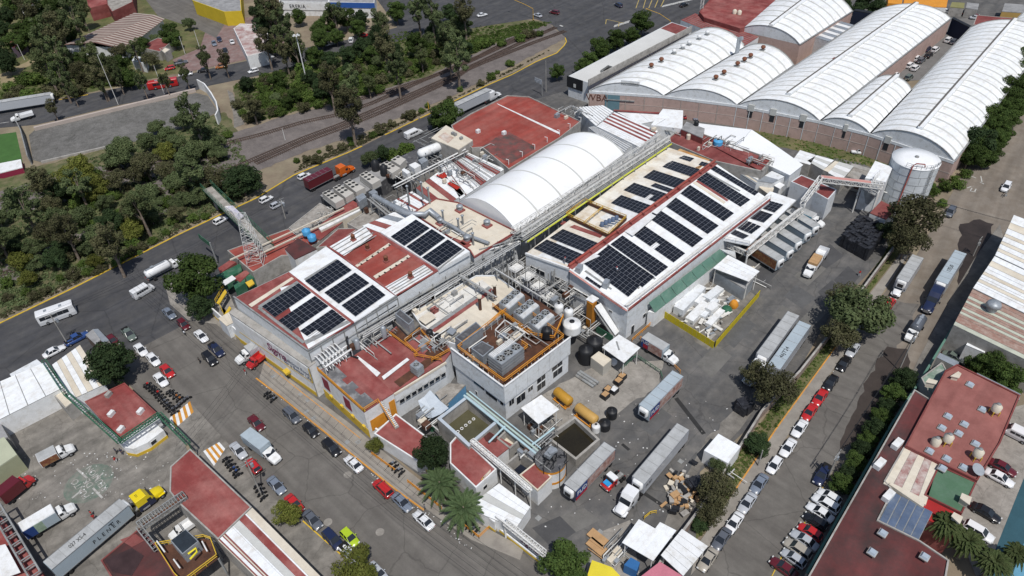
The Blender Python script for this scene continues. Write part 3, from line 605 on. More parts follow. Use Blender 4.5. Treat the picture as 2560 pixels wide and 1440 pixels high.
gd = Vector((HR[2].x,HR[2].y,0))
for u0,u1,z0,z1 in [(.03,.05,.0,2.6),(.10,.12,2.2,3.4)]: window(t,gb,gd,u0,u1,z0,z1)
la_,lb_ = G(1637,782,4.2),G(1818,640,4.2); ua,ub = G(1622,757,6.6),G(1800,622,6.6)
aw = thing('lean_to','green sheet lean-to roof on a white wall along the yard side of the solar hall','lean-to',Vector((la_.x,la_.y,0)))
for i in range(7): part('roof_sheet',MB().slab([lerp(ua,ub,i/7+.003),lerp(ua,ub,(i+1)/7 - .003),lerp(la_,lb_,(i+1)/7 - .003),lerp(la_,lb_,i/7+.003)],.08),greenr,aw)
part('wall',MB().prism([Vector((la_.x,la_.y,0)),Vector((lb_.x,lb_.y,0)),Vector((ub.x,ub.y,0)),Vector((ua.x,ua.y,0))],0,4.1),white,aw)
part('gable_sheet',MB().slab([lb_,ub,G(1838,628,6.0),G(1840,645,4.2)],.1),whroof,aw)
ORD = 'first second third fourth fifth sixth seventh eighth ninth tenth eleventh twelfth thirteenth fourteenth fifteenth sixteenth seventeenth eighteenth nineteenth twentieth twenty-first twenty-second twenty-third twenty-fourth twenty-fifth'.split()
# ---------------------------------------------------------------- arched membrane hall in the middle
def lift(p,z): return Vector((p.x,p.y,z))
zb = 8.6
t,arcb = vault('arched_hall','smooth white membrane barrel roof between the red roofs and the pipe bridge',G(1147,508,zb),G(1292,582,zb),G(1400,352,zb),G(1562,386,zb),zb,4.6,5,whmem,translm,greyw,whmem,.06,16)
for o in list(bpy.data.objects):
 if o.parent == t and o.name.startswith('roof_edge'): bpy.data.objects.remove(o)
bt = t
# low flat roofs round it -------------------------------------------------
def flat(name,label,cat,px,z,wall=greyw,roof=creamr,par=.25,**k): return building(name,label,cat,px,z,wall,roof,par,**k)
t = flat('roof_block','cream flat roof with round ventilators and ducts at the near end of the barrel roof','building',[(1031,534),(1090,497),(1145,507),(1292,580),(1185,645),(1175,628)],9.6,pmat=redr,par=.3)
for q,m in [([(1120,612),(1135,622),(1262,578),(1180,600)],creamr),([(1095,575),(1110,585),(1180,612),(1165,622)],redr),([(1188,643),(1260,600),(1270,590),(1280,590)],redr)]: patch(t,q,9.6,m)
for px,py,l in [(1150,527,'tall ringed ventilator nearest the left spring of the barrel roof'),(1218,565,'tall ringed ventilator below the right foot of the barrel roof'),(1168,604,'tall ringed ventilator standing among the rusty ducts on the cream roof'),(1102,560,'tall ringed ventilator joined to the big duct on the cream roof')]:
 ventilator(l,px,py,9.6,.8,galv,group='tall ringed ventilators')
def pipething(name,label,cat,paths,m,nm='pipe',n=7,group=None):
 z0 = min(p.z for pa,r in paths for p in pa); c = sum((p for p in paths[0][0]),Vector())/len(paths[0][0]); t_ = thing(name,label,cat,lift(c,z0),group=group)
 for pa,r in paths: part(nm,MB().tube(pa,r,n),m,t_)
 return t_
Z = lambda *a: [G(x,y,z) for x,y,z in a]
pipething('air_duct','fat grey insulated duct zigzagging from the rooftop units to the cream roof','duct',[(Z((935,490,9.5),(990,520,10.5),(1020,535,11),(1062,536,11),(1075,526,11),(1098,545,10.6)),.7)],galv,'duct_run',10)
pipething('air_duct','rust marked square duct crossing the cream roof between stacks','duct',[(Z((1100,550,10.6),(1130,565,10.6),(1160,585,10.4),(1200,600,10.2),(1222,608,10.2)),.55)],galv,'duct_run',4)
for x,y,h,l in [(1110,563,4.2,'tall thin steel stack beside the ringed ventilator pair'),(1148,582,4.0,'thin steel stack in the middle of the cream roof duct run'),(1158,565,3.0,'short thin stack beyond the square duct'),(1184,615,3.6,'thin steel stack at the end of the square duct'),(1024,512,5.5,'tallest slender black pipe stack on the white pitched roof'),(1075,512,5.0,'slender dark stack left of the cream roof') ,(1058,498,5.,'slender dark stack between the red bands')]:
 b = G(x,y,9.3); s_ = thing('roof_stack',l,'stack',b,group='slender roof stacks'); part('flue',MB().tube([b,b+Vector((0,0,h))],.24,8),steelg,s_); part('rain_cap',MB().lathe(b+Vector((0,0,h)),[(.4,0),(.42,.12),(0,.4)],10),galv,s_)
# red roofed building by the avenue ----------------------------------------
zr_ = 8.2
t = flat('red_roof_building','large brick-red flat roofed hall beside the avenue with a white roof gutter and peeling patch','building',[(1128,315),(1178,285),(1268,240),(1322,243),(1452,305),(1400,346),(1272,425),(1205,370),(1180,372),(1140,342)],zr_,concw,redr2,.3)
patch(t,[(1241,258),(1246,262),(1398,336),(1400,331)],zr_,white,name='roof_gutter')
patch(t,[(1203,368),(1250,338),(1262,336),(1272,330),(1335,365),(1338,372),(1278,408),(1262,402)],zr_,mat('peeling_red',(.08,.065,.058),.9,.2,.4,(.24,.06,.055),.62,.35),name='roof_sheet',label='peeling dark patch of the red roof')
for i,(x,y) in enumerate([(1195,328),(1260,332)]): solo('ac_unit',MB().box(G(x,y,zr_+.5),(1.2,.9,1.0),A_).box(G(x,y,zr_+.5)+DB*.5,(.7,.05,.7),B_),[white],['small white air conditioner alone on the red roof','small white air conditioner at the edge of the peeling patch'][i],'air conditioner','white air conditioners on the red roof')
for i,(x,y) in enumerate([(1452,306),(1425,322),(1399,338),(1368,356),(1337,374),(1306,392),(1272,412)]):
 b = G(x,y,zr_); o = solo('vent_pipe',MB().tube([b,b+Vector((0,0,1.6)),b+Vector((-.7,.2,1.7))],.09,5),[white],ORD[i]+' white bent vent pipe along the red roof edge, counted from the right','vent pipe','bent vent pipes along the red roof edge')
t = flat('plant_room','off-white roofed plant room with a rust stain next to the white gas tank','plant room',[(1078,345),(1115,313),(1182,350),(1146,374)],10.0,concw,creamr,.0)
patch(t,[(1095,342),(1112,330),(1135,345),(1120,358)],10.0,mat('rust_wash',(.42,.30,.23),.9,.25,.4,(.65,.62,.57),.5,.4))
for x,y in [(1132,333),(1138,336),(1153,345)]: part('roof_fan',MB().box(G(x,y,10.4),(.9,.7,.7),A_),steelg,t)
# wavy pitched roofs north of barrel --------------------------------------
zz = 7.8
def striproof(name,label,px,z,n,mats_,wall=greyw,along=True,gap=.004,prop=None):
 q = GL(px,z); c = sum(q,Vector())/4; t_ = thing(name,label,'building',lift(c,0)); part('wall',MB().prism(q,0,z - .12,top=False),wall,t_)
 part('roof',MB().slab([p - Vector((0,0,.06)) for p in q],.12),steelg,t_)
 cuts = prop or [i/n for i in range(n+1)]
 for i in range(len(cuts) - 1):
  a,b = cuts[i]+gap,cuts[i+1] - gap
  part('roof_sheet',MB().slab([lerp(q[0],q[1],a),lerp(q[0],q[1],b),lerp(q[3],q[2],b),lerp(q[3],q[2],a)],.05),mats_[i % len(mats_)],t_)
 return t_
striproof('striped_roof_building','low white sheet roof with dark bars in front of the salmon warehouse wall',[(1437,268),(1508,263),(1534,278),(1490,315)],zz,9,[whroof],gap=.012)
striproof('striped_roof_building','white roof with dark red lines beside the far end of the barrel roof',[(1492,316),(1536,280),(1645,328),(1600,368)],zz,12,[whroof,whroof,whroof,whroof,redr,whroof,redr,whroof,redr,whroof,redr,whroof],gap=.003)
striproof('striped_roof_building','grey and white slatted roof hugging the far end of the barrel roof',[(1470,318),(1492,314),(1590,355),(1555,385)],zz - .6,16,[galv,white],gap=.01)
t = striproof('striped_roof_building','wedge of white roof under the salmon wall with red edging',[(1534,276),(1652,283),(1650,300),(1600,310)],zz - .4,2,[whroof]); part('edge_strip',MB().beam(G(1534,276,zz),G(1652,283,zz),.6,.3),redr,t)
t = flat('tall_white_box','plain tall white box building between the striped roofs and the red car','building',[(1628,312),(1657,272),(1708,276),(1706,322)],9.5,white,whroof,.0)
t = flat('service_building','dark red flat roof crowded with tanks and scrap beyond the solar hall','building',[(1672,345),(1702,322),(1760,338),(1930,400),(1905,432),(1905,432),(1785,405),(1675,358)],8.0,concw,dred,.4)
t2 = flat('water_tank_block','dark red block carrying a black tank next to the scrap roof','tank block',[(1703,322),(1716,304),(1762,321),(1757,345)],10.0,dred,greyr,.0)
t = thing('tent_roof','large plain white folded roof below the salmon warehouse wall','roof',G(1850,380))
za,zb2 = 7.0,9.0
A1 = [G(1738,306,za),G(1822,321,za),G(1877,323,zb2),G(1838,352,zb2)];
for q,nm in [([G(1738,307,7.5),G(1878,324,8.2),G(1838,372,8.2),G(1760,336,7.5)],'roof_panel'),([G(1879,324,8.2),G(1928,356,7.2),G(2008,412,7.2),G(1935,402,7.2),G(1839,372,8.2)],'roof_panel'),([G(1935,402,7.2),G(2008,412,7.2),G(1975,438,7.2),G(1920,412,7.2)],'roof_panel')]: part(nm,MB().slab(q,.15),whmem,t)
part('wall',MB().prism([G(*p,7) for p in [(1740,308),(1878,326),(2005,413),(1975,437),(1838,375)]],0,6.9,top=False),greyw,t)
striproof('side_shelter','grey ribbed lean-to with pale skylights beside the far gable of the solar hall',[(1820,415),(1832,405),(1900,440),(1890,460)],6.2,6,[galv,creamr,galv,white,galv,galv])
striproof('side_shelter','pale grey flat canopy on posts above the blue door cabin',[(1893,452),(1930,427),(1962,441),(1930,458)],6.0,2,[galv,greyw])
flat('small_cabin','slatted beige cabin wall with blue door under the canopy','cabin',[(1898,468),(1905,455),(1935,470),(1928,490)],4.5,concw,creamr,0)
flat('red_roof_annex','white annex with a red roof under the conveyor bridge','building',[(1977,455),(2003,438),(2092,475),(2070,500),(2035,480)],6.5,greyw,dred,.15)
flat('red_roof_annex','white storage room with white and red roof left of the black pallets','building',[(1975,458),(1999,437),(2050,458),(2030,478)],6.8,greyw,dred,.1) if 0 else None
flat('container_office','white portable office with red roof half under the airy tree','cabin',[(2175,532),(2203,502),(2245,522),(2215,548)],4.5,white,dred,0)
for l,q,z,ms in [('white sheet shed roof with torn slits along the grass strip',[(1982,400),(2000,375),(2040,388),(2025,412)],4.2,[whroof,white]),('white and cream shed roof in the row along the grass strip',[(2018,402),(2042,388),(2085,400),(2058,425)],4.2,[translm,whroof]),('beige sheet shed roof in the row along the grass strip',[(2058,425),(2088,402),(2125,412),(2095,440)],4.2,[creamr]),
     ('white shed roof with stacked racks at the end of the row',[(2066,430),(2095,405),(2122,415),(2105,443)],4.0,[white,galv]) if 0 else ('white shed roof with stacked racks at the end of the row',[(2070,432),(2098,404),(2135,415),(2105,450)],4.6,[white,translm]),('grey concrete shed roof left of the round tank',[(2108,438),(2130,408),(2190,425),(2155,452)],3.8,[mossr,concw])]:
 striproof('shed',l,q,z,len(ms)*2,ms,concw)
flat('silo_house','tall white clad filter house with pipes beside the large round tank','silo house',[(2163,445),(2188,402),(2232,418),(2215,455)],9.5,greyw,whroof,.0)
# round tank ----------------------------------------------------------------
b = G(2262,492); b = G(2290,395,11.6); b.z = 0; rt = (G(2350,400,11.6) - G(2232,395,11.6)).length/2; b = (G(2350,397,11.6)+G(2232,397,11.6))/2; b.z = 0
t = thing('storage_tank','huge white riveted water tank with a red pipe at the end of the yard','tank',b)
tw = mat('tank_white',(.58,.62,.65),.45,.06,.3,(.45,.48,.5),.3,.4)
for r in range(5):
 for k in range(14):
  mb = MB(); z0,z1 = r*2.3+.03,(r+1)*2.3 - .03; o_ = .22*(r % 2)
  a = [(k+o_)/14*6.2832+.006+j*(6.2832/14 - .012)/4 for j in range(5)]
  vs = [b+Vector((rt*math.cos(x),rt*math.sin(x),z0)) for x in a]+[b+Vector((rt*math.cos(x),rt*math.sin(x),z1)) for x in a]
  mb.add(vs,[[j,j+1,6+j,5+j] for j in range(4)],0,True); part('shell_plate',mb,tw,t)
part('inner_shell',MB().lathe(b,[(rt - .05,0),(rt - .05,11.6)],40),steelg,t)
part('roof',MB().lathe(b,[(rt+.12,11.5),(rt+.12,11.65),(rt*.5,11.9),(0,12.1)],40),whmem,t)
part('hatch',MB().lathe(b+Vector((0,0,12.05)),[(.5,0),(.5,.3),(0,.35)],12),steelg,t)
for zz_ in (2.3,4.6,6.9,9.2): part('hoop',MB().lathe(b,[(rt+.01,zz_ - .05),(rt+.07,zz_),(rt+.01,zz_+.05)],40),steelg,t)
def onr(a,z,k=1.03): return b+Vector((rt*k*math.cos(math.radians(a)),rt*k*math.sin(math.radians(a)),z))
part('fill_pipe',MB().tube([onr(-128,.3),onr(-125,12.6),onr(-118,12.8,.85),onr(-95,12.8,.85),onr(-92,12.0,.85)],.16,6),redr2,t)
lad = MB()
for o_ in (-2.5,2.5): lad.beam(onr(-75+o_,.5,1.05),onr(-75+o_,12.8,1.05),.08,.08)
for k in range(20): lad.beam(onr(-77.5,.8+k*.6,1.05),onr(-72.5,.8+k*.6,1.05),.05,.05)
for k in range(7): lad.tube([onr(-80,3+k*1.4,1.05),onr(-78,3+k*1.4,1.15),onr(-72,3+k*1.4,1.15),onr(-70,3+k*1.4,1.05)],.05,4)
part('caged_ladder',lad,steelg,t)
part('railing',rail(MB(),[onr(x,11.7,.99) for x in range(-140,-20,12)],1.1,3),steelg,t)
# ---------------------------------------------------------------- mid roof, pipes, utility block
t = flat('mid_block','cream flat roofed block with a sloping dark red gutter between pipe rack and cooling units','building',[(1030,782),(1190,690),(1240,690),(1312,742),(1150,866),(1116,856),(1050,812)],8.0,greyw,creamr,.25)
patch(t,[(1040,790),(1120,742),(1205,700),(1230,719),(1092,812),(1072,820),(1052,806)],8,mat('aged_white_coat',(.66,.65,.61),.8,.06,.2,(.48,.44,.38),.35,.5))
patch(t,[(1080,826),(1229,722),(1235,727),(1086,832)],8,redr,.06,'ridge_gutter',.14); patch(t,[(1072,821),(1222,716),(1229,721),(1080,826)],8,steelg,.05,'ridge_gutter',.1)
ac = G(1065,792,8)
for x,y,l in [(1068,796,'low beige hatch box on the white part of the middle roof')]:
 solo('roof_hatch',MB().box(G(x,y,8.5),(2.6,2.0,.8),A_).box(G(x,y,9.0),(2.9,2.3,.1),A_),[creamr],l,'hatch')
solo('roof_hatch',MB().box(G(1086,775,8.5),(1.3,1.3,.9),A_).box(G(1086,772,9.2),(1.9,.3,.12),A_+.7).box(G(1086,772,9.2),(1.9,.3,.12),A_ - .7),[redr],'square red chimney box with crossed lid on the middle roof','hatch')
solo('roof_hatch',MB().box(G(1129,828,9.0),(1.6,1.6,.2),A_+.2).beam(G(1115,830,8),G(1115,830,9),.08).beam(G(1142,832,8),G(1142,832,9),.08),[galv],'grey tilted sheet hatch on legs on the cream roof','hatch')
for x,y,l in [(1201,752,'dark brown cylindrical stack by the cooling platform, nearer of two'),(1238,722,'dark brown cylindrical stack by the cooling platform, farther of two')]:
 bb = G(x,y+22,8); s_ = thing('brown_stack',l,'stack',bb); part('flue',MB().tube([bb,bb+Vector((0,0,3.6))],.34,10),brownd,s_); part('collar',MB().lathe(bb+Vector((0,0,3.5)),[(.55,0),(.55,.3)],12),creamr,s_)
zu = 10.0
U = GL([(1127,870),(1260,968),(1427,842),(1290,745)],zu); Ug = [lift(p,0) for p in U]
t = thing('cooling_block','grey screened equipment block with orange railings and fans in the middle of the plant','plant building',sum(Ug,Vector())/4)
for i,(a,b2) in enumerate([(U[0],U[1]),(U[1],U[2])]):
 n_ = 6
 for k in range(n_):
  q,n = wallrect(a,b2,k/n_+.0015,(k+1)/n_ - .0015,5.2,zu,0); part('screen_panel',wallslab(MB(),q,Vector((n.x,n.y,0)) if n.length else Vector((b2.y - a.y,a.x - b2.x,0)),.25),greyw,t)
 part('coping',MB().beam(a+Vector((0,0,.05)),b2+Vector((0,0,.05)),.34,.12),white,t)
iu = inset(Ug,.3)
part('wall',MB().prism(iu,0,5.3,top=False),greyw,t)
part('deck',MB().prism(iu,7.6,7.8,bottom=True),brownd,t)
for u0,u1,z0,z1 in [(.05,.13,3.2,4.8),(.16,.3,2.0,4.2),(.34,.42,3,4.3),(.48,.62,3.4,4.9),(.48,.62,1.2,3.1),(.72,.9,3.6,5),(.74,.9,1.4,3.3)]: window(t,iu[1],iu[2],u0,u1,z0,z1,mull=2)
for u0,u1,z0,z1 in [(.38,.6,4,5),(.62,.85,3.6,4.6),(.4,.44,1,2),(.9,.97,3.8,4.9)]: window(t,iu[0],iu[1],u0,u1,z0,z1)
i2 = inset(U,1.0); mb = rail(MB(),[lift(p,9.4) for p in i2],1.2,2.0,.1,closed=True); part('orange_railing',mb,orangep,t)
mb = MB()
for i in range(4):
 a,b2 = i2[i],i2[(i+1) % 4]
 for k in range(9): p = lerp(a,b2,k/9); mb.beam(lift(p,7.8),lift(p,9.4),.1)
part('railing_post',mb,steelw,t)
mb = rail(MB(),[G(1262,918,9.4),G(1320,872,9.4),G(1305,862,9.4)],1.2,2,.1); part('orange_railing',mb,orangep,t)
def fan(mb,c,r,h=.25):
 mb.lathe(c,[(r,0),(r*1.04,h),(r*.93,h),(r*.93,.01)],20,0); mb.lathe(c+Vector((0,0,.03)),[(r*.93,0),(r*.93,.02)],20,1)
 for k in range(6): a = k/6*6.283; mb.beam(c+Vector((0,0,h*.7)),c+Vector((r*.9*math.cos(a),r*.9*math.sin(a),h*.7)),r*.22,.03,2)
 mb.lathe(c+Vector((0,0,h*.4)),[(r*.2,0),(r*.2,.2)],8,2)
def coolunit(label,pa,pb,pc,ztop,h,nf,ribs=True,side=None,r=.9,rowf=1):
 q = [G(*pa,ztop),G(*pb,ztop),G(*pc,ztop)]; q.append(q[0]+q[2] - q[1]); c = sum(q,Vector())/4; t_ = thing('cooling_unit',label,'cooling unit',lift(c,ztop - h),group='rooftop cooling units')
 part('casing',MB().prism(q,ztop - h,ztop),galv,t_)
 mb = MB()
 for k in range(3):
  z_ = ztop - h*(k+1)/4; o2 = inset(q,-.04)
  for i in range(4): mb.beam(lift(o2[i],z_),lift(o2[(i+1) % 4],z_),.05,.08)
 part('casing_seam',mb,steelg,t_)
 u,v = q[1] - q[0],q[3] - q[0]           # u: short side,v: long side
 for k in range(nf):
  f = MB(); fan(f,q[0]+u*(.68 if ribs else .5)+v*((k+.5)/nf),r); part('fan',f,[galv,dark,steelg],t_)
 if ribs:
  for k in range(4): part('air_rib',MB().beam(q[0]+u*(.08+k*.09)+v*.02+Vector((0,0,.15)),q[0]+u*(.08+k*.09)+v*.98+Vector((0,0,.15)),.14,.3),white,t_)
 return t_
coolunit('large three-fan cooling unit with white ribs inside the orange railing at the block corner',(1219,887),(1254,912),(1310,870),11.2,3.2,3,r=.95)
for l,a,b2,c in [('three-fan galvanised cooling unit on the brown deck, nearest the tall dark stack',(1247,756),(1272,774),(1287,722)),('three-fan galvanised cooling unit on the brown deck, middle of three',(1283,780),(1308,799),(1324,747)),('three-fan galvanised cooling unit on the brown deck beside the black drum',(1321,806),(1346,825),(1362,772))]:
 coolunit(l,b2,a,c,10.8,2.0,3,r=.85)
for l,q,z in [('long blackened evaporative cooling tower box beside the railing corner',[(1137,843),(1156,856),(1207,820),(1190,804)],10.6),('shorter blackened cooling tower box in the middle of the deck',[(1177,870),(1207,892),(1235,868),(1205,852)],10.4),('weathered grey cooling tower box on the concrete plinth',[(987,785),(1022,812),(1034,800),(1000,772)],10.8)]:
 qq = GL(q,z); c = sum(qq,Vector())/4; s_ = thing('cooling_tower',l,'cooling tower',lift(c,z - 2.4),group='blackened cooling tower boxes'); part('casing',MB().prism(qq,z - 2.4,z - .2,bottom=True),galv,s_); part('basin_top',MB().prism(inset(qq,.2),z - .3,z - .1),darkr,s_); part('rim',ring(MB(),qq,.2,z - .3,z),galv,s_)
flat('concrete_plinth','dirty concrete plinth under the weathered cooling tower box','plinth',[(978,795),(1000,772),(1050,810),(1020,838)],8.4,darkr,concd,0)
dk = GL([(1232,768),(1300,718),(1408,795),(1385,850),(1322,840)],8.6)
t = thing('steel_platform','brown chequer-plate platform under the three fan units with orange rails','platform',lift(sum(dk,Vector())/5,0)); part('deck',MB().prism(dk,8.4,8.6,bottom=True),brownd,t)
part('orange_railing',rail(MB(),[dk[0],dk[4],dk[3],dk[2]],1.1,2.2,.09),orangep,t); mb = MB()
for p in dk: mb.beam(lift(p,0),lift(p,8.4),.25)
for x,y in [(1260,790),(1290,812),(1350,845),(1280,850)]: mb.beam(G(x,y,0),G(x,y,8.4),.2)
part('column',mb,steelg,t)
t = thing('gantry','white square steel gantry frame beside the fan units','gantry',G(1290,840)); mb = MB()
g4 = [G(1235,822,10),G(1300,865,10),G(1352,832,10),G(1284,790,10)] ; g4 = [G(1238,825,9.6),G(1282,856,9.6),G(1312,832,9.6),G(1262,800,9.6)]
for i in range(4): mb.beam(g4[i],g4[(i+1) % 4],.18); mb.beam(lift(g4[i],0),g4[i],.15)
part('frame',mb,steelw,t)
part('orange_railing',rail(rail(MB(),[G(1215,820,8.2),G(1255,785,8.2),G(1330,838,8.2)],1.1,1.8,.09),[G(1225,835,6.5),G(1300,880,6.5),G(1350,850,6.5)],1.1,1.8,.09),orangep,t)
part('deck',MB().prism(GL([(1205,830),(1255,790),(1350,850),(1290,885)],6.2),6.0,6.2,bottom=True),brownd,t)
# ---------------------------------------------------------------- pipe bridge along the barrel and hall
def rack(label,a,b2,z,w,n,pm_=(pipeg,),legs=8,extra=()):
 A0,B0 = G(*a,z),G(*b2,z); t_ = thing('pipe_rack',label,'pipe rack',lift(A0,0)); d = (B0 - A0).normalized(); s = Vector((d.y,-d.x,0))
 for k in range(n):
  o_ = s*((k+.5)/n - .5)*w; zz_ = .28*(k % 3); part('pipe',MB().tube([A0+o_+Vector((0,0,zz_)),B0+o_+Vector((0,0,zz_))],R.choice((.12,.16,.22)),6),pm_[k % len(pm_)],t_)
 for k in range(legs):
  p = lerp(A0,B0,(k+.5)/legs); mb = MB().beam(lift(p+s*w/2,0),p+s*w/2+Vector((0,0,.8)),.2).beam(lift(p - s*w/2,0),p - s*w/2+Vector((0,0,.8)),.2).beam(p - s*w/2 - Vector((0,0,.25)),p+s*w/2 - Vector((0,0,.25)),.2); part('trestle',mb,steelg,t_)
 return t_,A0,B0,s
ylp = mat('yellow_green_pipe',(.50,.52,.06),.6,.1,.5)
t,A0,B0,s = rack('upper pipe rack with lattice sides running beside the barrel roof',(1296,592),(1664,352),10.3,3.2,7,(pipeg,steelg,pipeg),12)
part('lattice',truss(MB(),A0 - s*2.0,B0 - s*2.0,1.6,.5,36,.08),steelw,t); part('lattice',truss(MB(),A0+s*1.2+Vector((0,0,.6)),B0+s*1.2+Vector((0,0,.6)),1.4,.3,30,.08),steelw,t)
part('walkway',MB().beam(A0+Vector((0,0,-.35)),B0+Vector((0,0,-.35)),3.4,.08),steelg,t)
rack('pipe rack with a yellow-green line along the edge of the cream slope',(1312,606),(1672,362),9.3,2.0,6,(ylp,pipeg,steelg,pipeg,steelw),12)
t,A0,B0,s = rack('grey pipe rack in the canyon behind the packing hall',(900,838),(1290,606),9.0,2.8,8,(pipeg,pipeg,steelg,white),12)
part('railing',rail(MB(),[A0+s*1.6,B0+s*1.6],1.2,2.4,.08),steelw,t)
rack('lower pipe rack at the foot of the packing hall wall',(830,872),(1180,668),7.2,2.2,6,(steelg,pipeg,darkr),9)
t,A0,B0,s = rack('cross pipe bridge from the canyon to the hall gable',(1150,690),(1240,745),9.6,1.2,3,(pipeg,white,steelg),3)
t,A0,B0,s = rack('white topped pipe bridge behind the fan units',(1232,672),(1350,744),10.2,.9,3,(white,pipeg,steelg),4)
t,A0,B0,s = rack('yellow-green flanged pipe run by the rack junction',(1198,628),(1296,600),9.2,1.4,4,(ylp,pipeg,steelg,white),3)
t = thing('process_steelwork','tangle of galvanised frames, landings and pipes in the dark gap by the hall gable','steelwork',G(1330,720)); mb = MB(); rr = random.Random(4)
for k in range(60):
 x,y = rr.uniform(1255,1400),rr.uniform(650,740)
 if y < 640+(x - 1315)*.5+20 and x > 1330: y += 35
 p = G(x,y,rr.uniform(2,7)); d = rr.choice((DA,DB,Vector((0,0,1))))*rr.uniform(2,6); mb.tube([p,p+d],rr.uniform(.06,.15),5)
part('pipework',mb,pipeg,t); mb = MB()
for x,y,z in [(1290,670,7),(1320,690,6),(1345,715,5),(1370,740,4.5),(1300,700,4)]:
 p = G(x,y,z); mb.box(p,(3,2.4,.12),A_); rail(mb,[p+DA*1.5+DB*1.2,p - DA*1.5+DB*1.2,p - DA*1.5 - DB*1.2,p+DA*1.5 - DB*1.2],1.1,1.5,.07,closed=True)
 for s1 in (1,-1):
  for s2 in (1,-1): q = p+DA*1.4*s1+DB*1.1*s2; mb.beam(lift(q,0),q,.14)
part('landing',mb,steelw,t)
for x,y,z,r,h,l in [(1320,712,4.5,2.0,3.4,'dark grey round vessel in the gap, farther one'),(1342,724,4.5,2.2,3.6,'dark grey round vessel with a manhole in the gap')]:
 p = lift(G(x,y,z),0); solo('dark_vessel',MB().lathe(p,[(r,0),(r,h),(r*.7,h+.7),(.5,h+.9),(.5,h+1.1)],18),mat('slate_tank',(.07,.075,.095),.6,.1,.4),l,'vessel')
# ---------------------------------------------------------------- white office (street front), steel roof deck
zo = 7.8
t = flat('office_block','white street office with dark red panels and a patched grey and red roof','office',[(795,927),(910,1030),(984,982),(886,888)],zo,white,redr,.0)
of = [G(795,927,zo),G(910,1030,zo),G(984,982,zo)]; og = [lift(p,0) for p in of]
patch(t,[(801,928),(910,1024),(938,1005),(832,909)],zo,mat('worn_bitumen',(.13,.13,.135),.85,.25,.3,(.42,.42,.42),.25,.35),h=.06)
for q in [[(855,950),(868,962),(882,952),(869,941)],[(887,975),(902,988),(917,978),(903,966)]]: patch(t,q,zo,redr,h=.09)
q,n = wallrect(og[0],og[1],0,1,0,2.6,.06); part('plinth',wallslab(MB(),q,n,.05),yellowp,t)
for u0,u1 in [(.06,.2),(.54,.68)]: q,n = wallrect(og[0],og[1],u0,u1,3.9,6.9,.08); part('red_panel',wallslab(MB(),q,n,.05),mat('crimson_panel',(.22,.02,.04),.6,.1,.4),t)
for u in (.18,.42,.66,.9): q,n = wallrect(og[0],og[1],u,u+.05,2.6,3.1,.4); part('wall_lamp',wallslab(MB(),q,n,.4),yellowp,t)
q,n = wallrect(og[1],og[2],.1,.75,1.6,4.6,.06); part('orange_shutter',wallslab(MB(),q,n,.05),orangep,t)
q,n = wallrect(og[1],og[2],.78,.98,0,6.2,.06); part('orange_door',wallslab(MB(),q,n,.05),orangep,t)
i2 = inset(of,.0)
part('railing',rail(MB(),[of[0],of[1],lerp(of[1],of[2],.45)],1.0,1.6,.09),orangep,t)
part('coping',MB().beam(of[0]+DA*.2+Vector((0,0,.1)),of[1]+DA*.2+Vector((0,0,.1)),.35,.25),yellowp,t)
part('stair',MB().slab([G(946,1005,7.6),G(955,1003,7.6),G(998,1066,3.6),G(988,1072,3.6)],.3),steelg,t); mb = MB()
for k in range(16): a = lerp(G(946,1005,7.65),G(988,1072,3.65),k/16); b2 = lerp(G(955,1003,7.65),G(998,1066,3.65),k/16); mb.beam(a,b2,.18,.06)
part('stair_tread',mb,steelw,t); part('stair_rail',rail(MB(),[G(946,1005,7.6),G(988,1072,3.6)],1.,1.5,.07),orangep,t)
t = flat('process_block','red roofed process block with brown walkways behind the street office','building',[(868,905),(890,885),(968,835),(1005,803),(1050,813),(1116,857),(1128,880),(1112,902),(985,982)],7.4,greyw,redr,.0)
for q,m in [([(975,836),(1005,808),(1050,817),(1114,860),(1122,880),(1088,905),(1062,884),(1078,868),(1050,836),(1010,858)],brownd),([(985,955),(1066,897),(1092,900),(1000,968)],brownd),([(883,899),(895,892),(952,935),(942,945)],white),([(955,944),(1018,897),(1024,902),(960,952)],white)]: patch(t,q,7.4,m,.05,'roof_sheet',.3 if m is white else .08)
for q in [[(968,832),(1045,890),(1040,895)],[(1012,858),(1050,828),(1078,860),(1040,885),(1012,858)],[(1036,892),(1105,905)],[(1080,905),(1125,880)]]: part('orange_railing',rail(MB(),GL(q,7.6),1.,1.8,.08),orangep,t)
pw_ = GL([(985,985),(1115,905)],7.4); q,n = wallrect(lift(pw_[0],0),lift(pw_[1],0),0,1,7.0,7.5,.2); part('yellow_coping',wallslab(MB(),q,n,.3),creamr,t)
for k in range(8): window(t,lift(pw_[0],0),lift(pw_[1],0),.06+k*.115,.16+k*.115,3.9,5.0)
q,n = wallrect(lift(pw_[0],0),lift(pw_[1],0),0,.97,5.2,6.9,.1); part('white_band',wallslab(MB(),q,n,.08),white,t)
cu = coolunit('small white single-fan unit on the brown walkway roof',(1024,912),(1042,926),(1058,913),9.6,2.0,1,ribs=False,r=.6)
mb = MB()                                       # white manifold
for k in range(7):
 a = G(808+k*8,910 - k*5.5,10.2); mb.tube([a,a+DB*-2.2+Vector((0,0,.4)),a+DB*-3],.13,6); mb.tube([a,a+DB*1.2 - Vector((0,0,1.0))],.1,6); mb.lathe(a+Vector((0,0,.1)),[(.25,0),(.3,.25),(0,.4)],8)
m0,m1 = G(812,918,10),G(878,873,10); mb.tube([m0,m1],.2,8); mb.tube([m0+DB*-1.5,m1+DB*-1.5],.14,8)
for k in range(5): p = lerp(m0,m1,k/4); mb.beam(lift(p,7.8),p,.1)
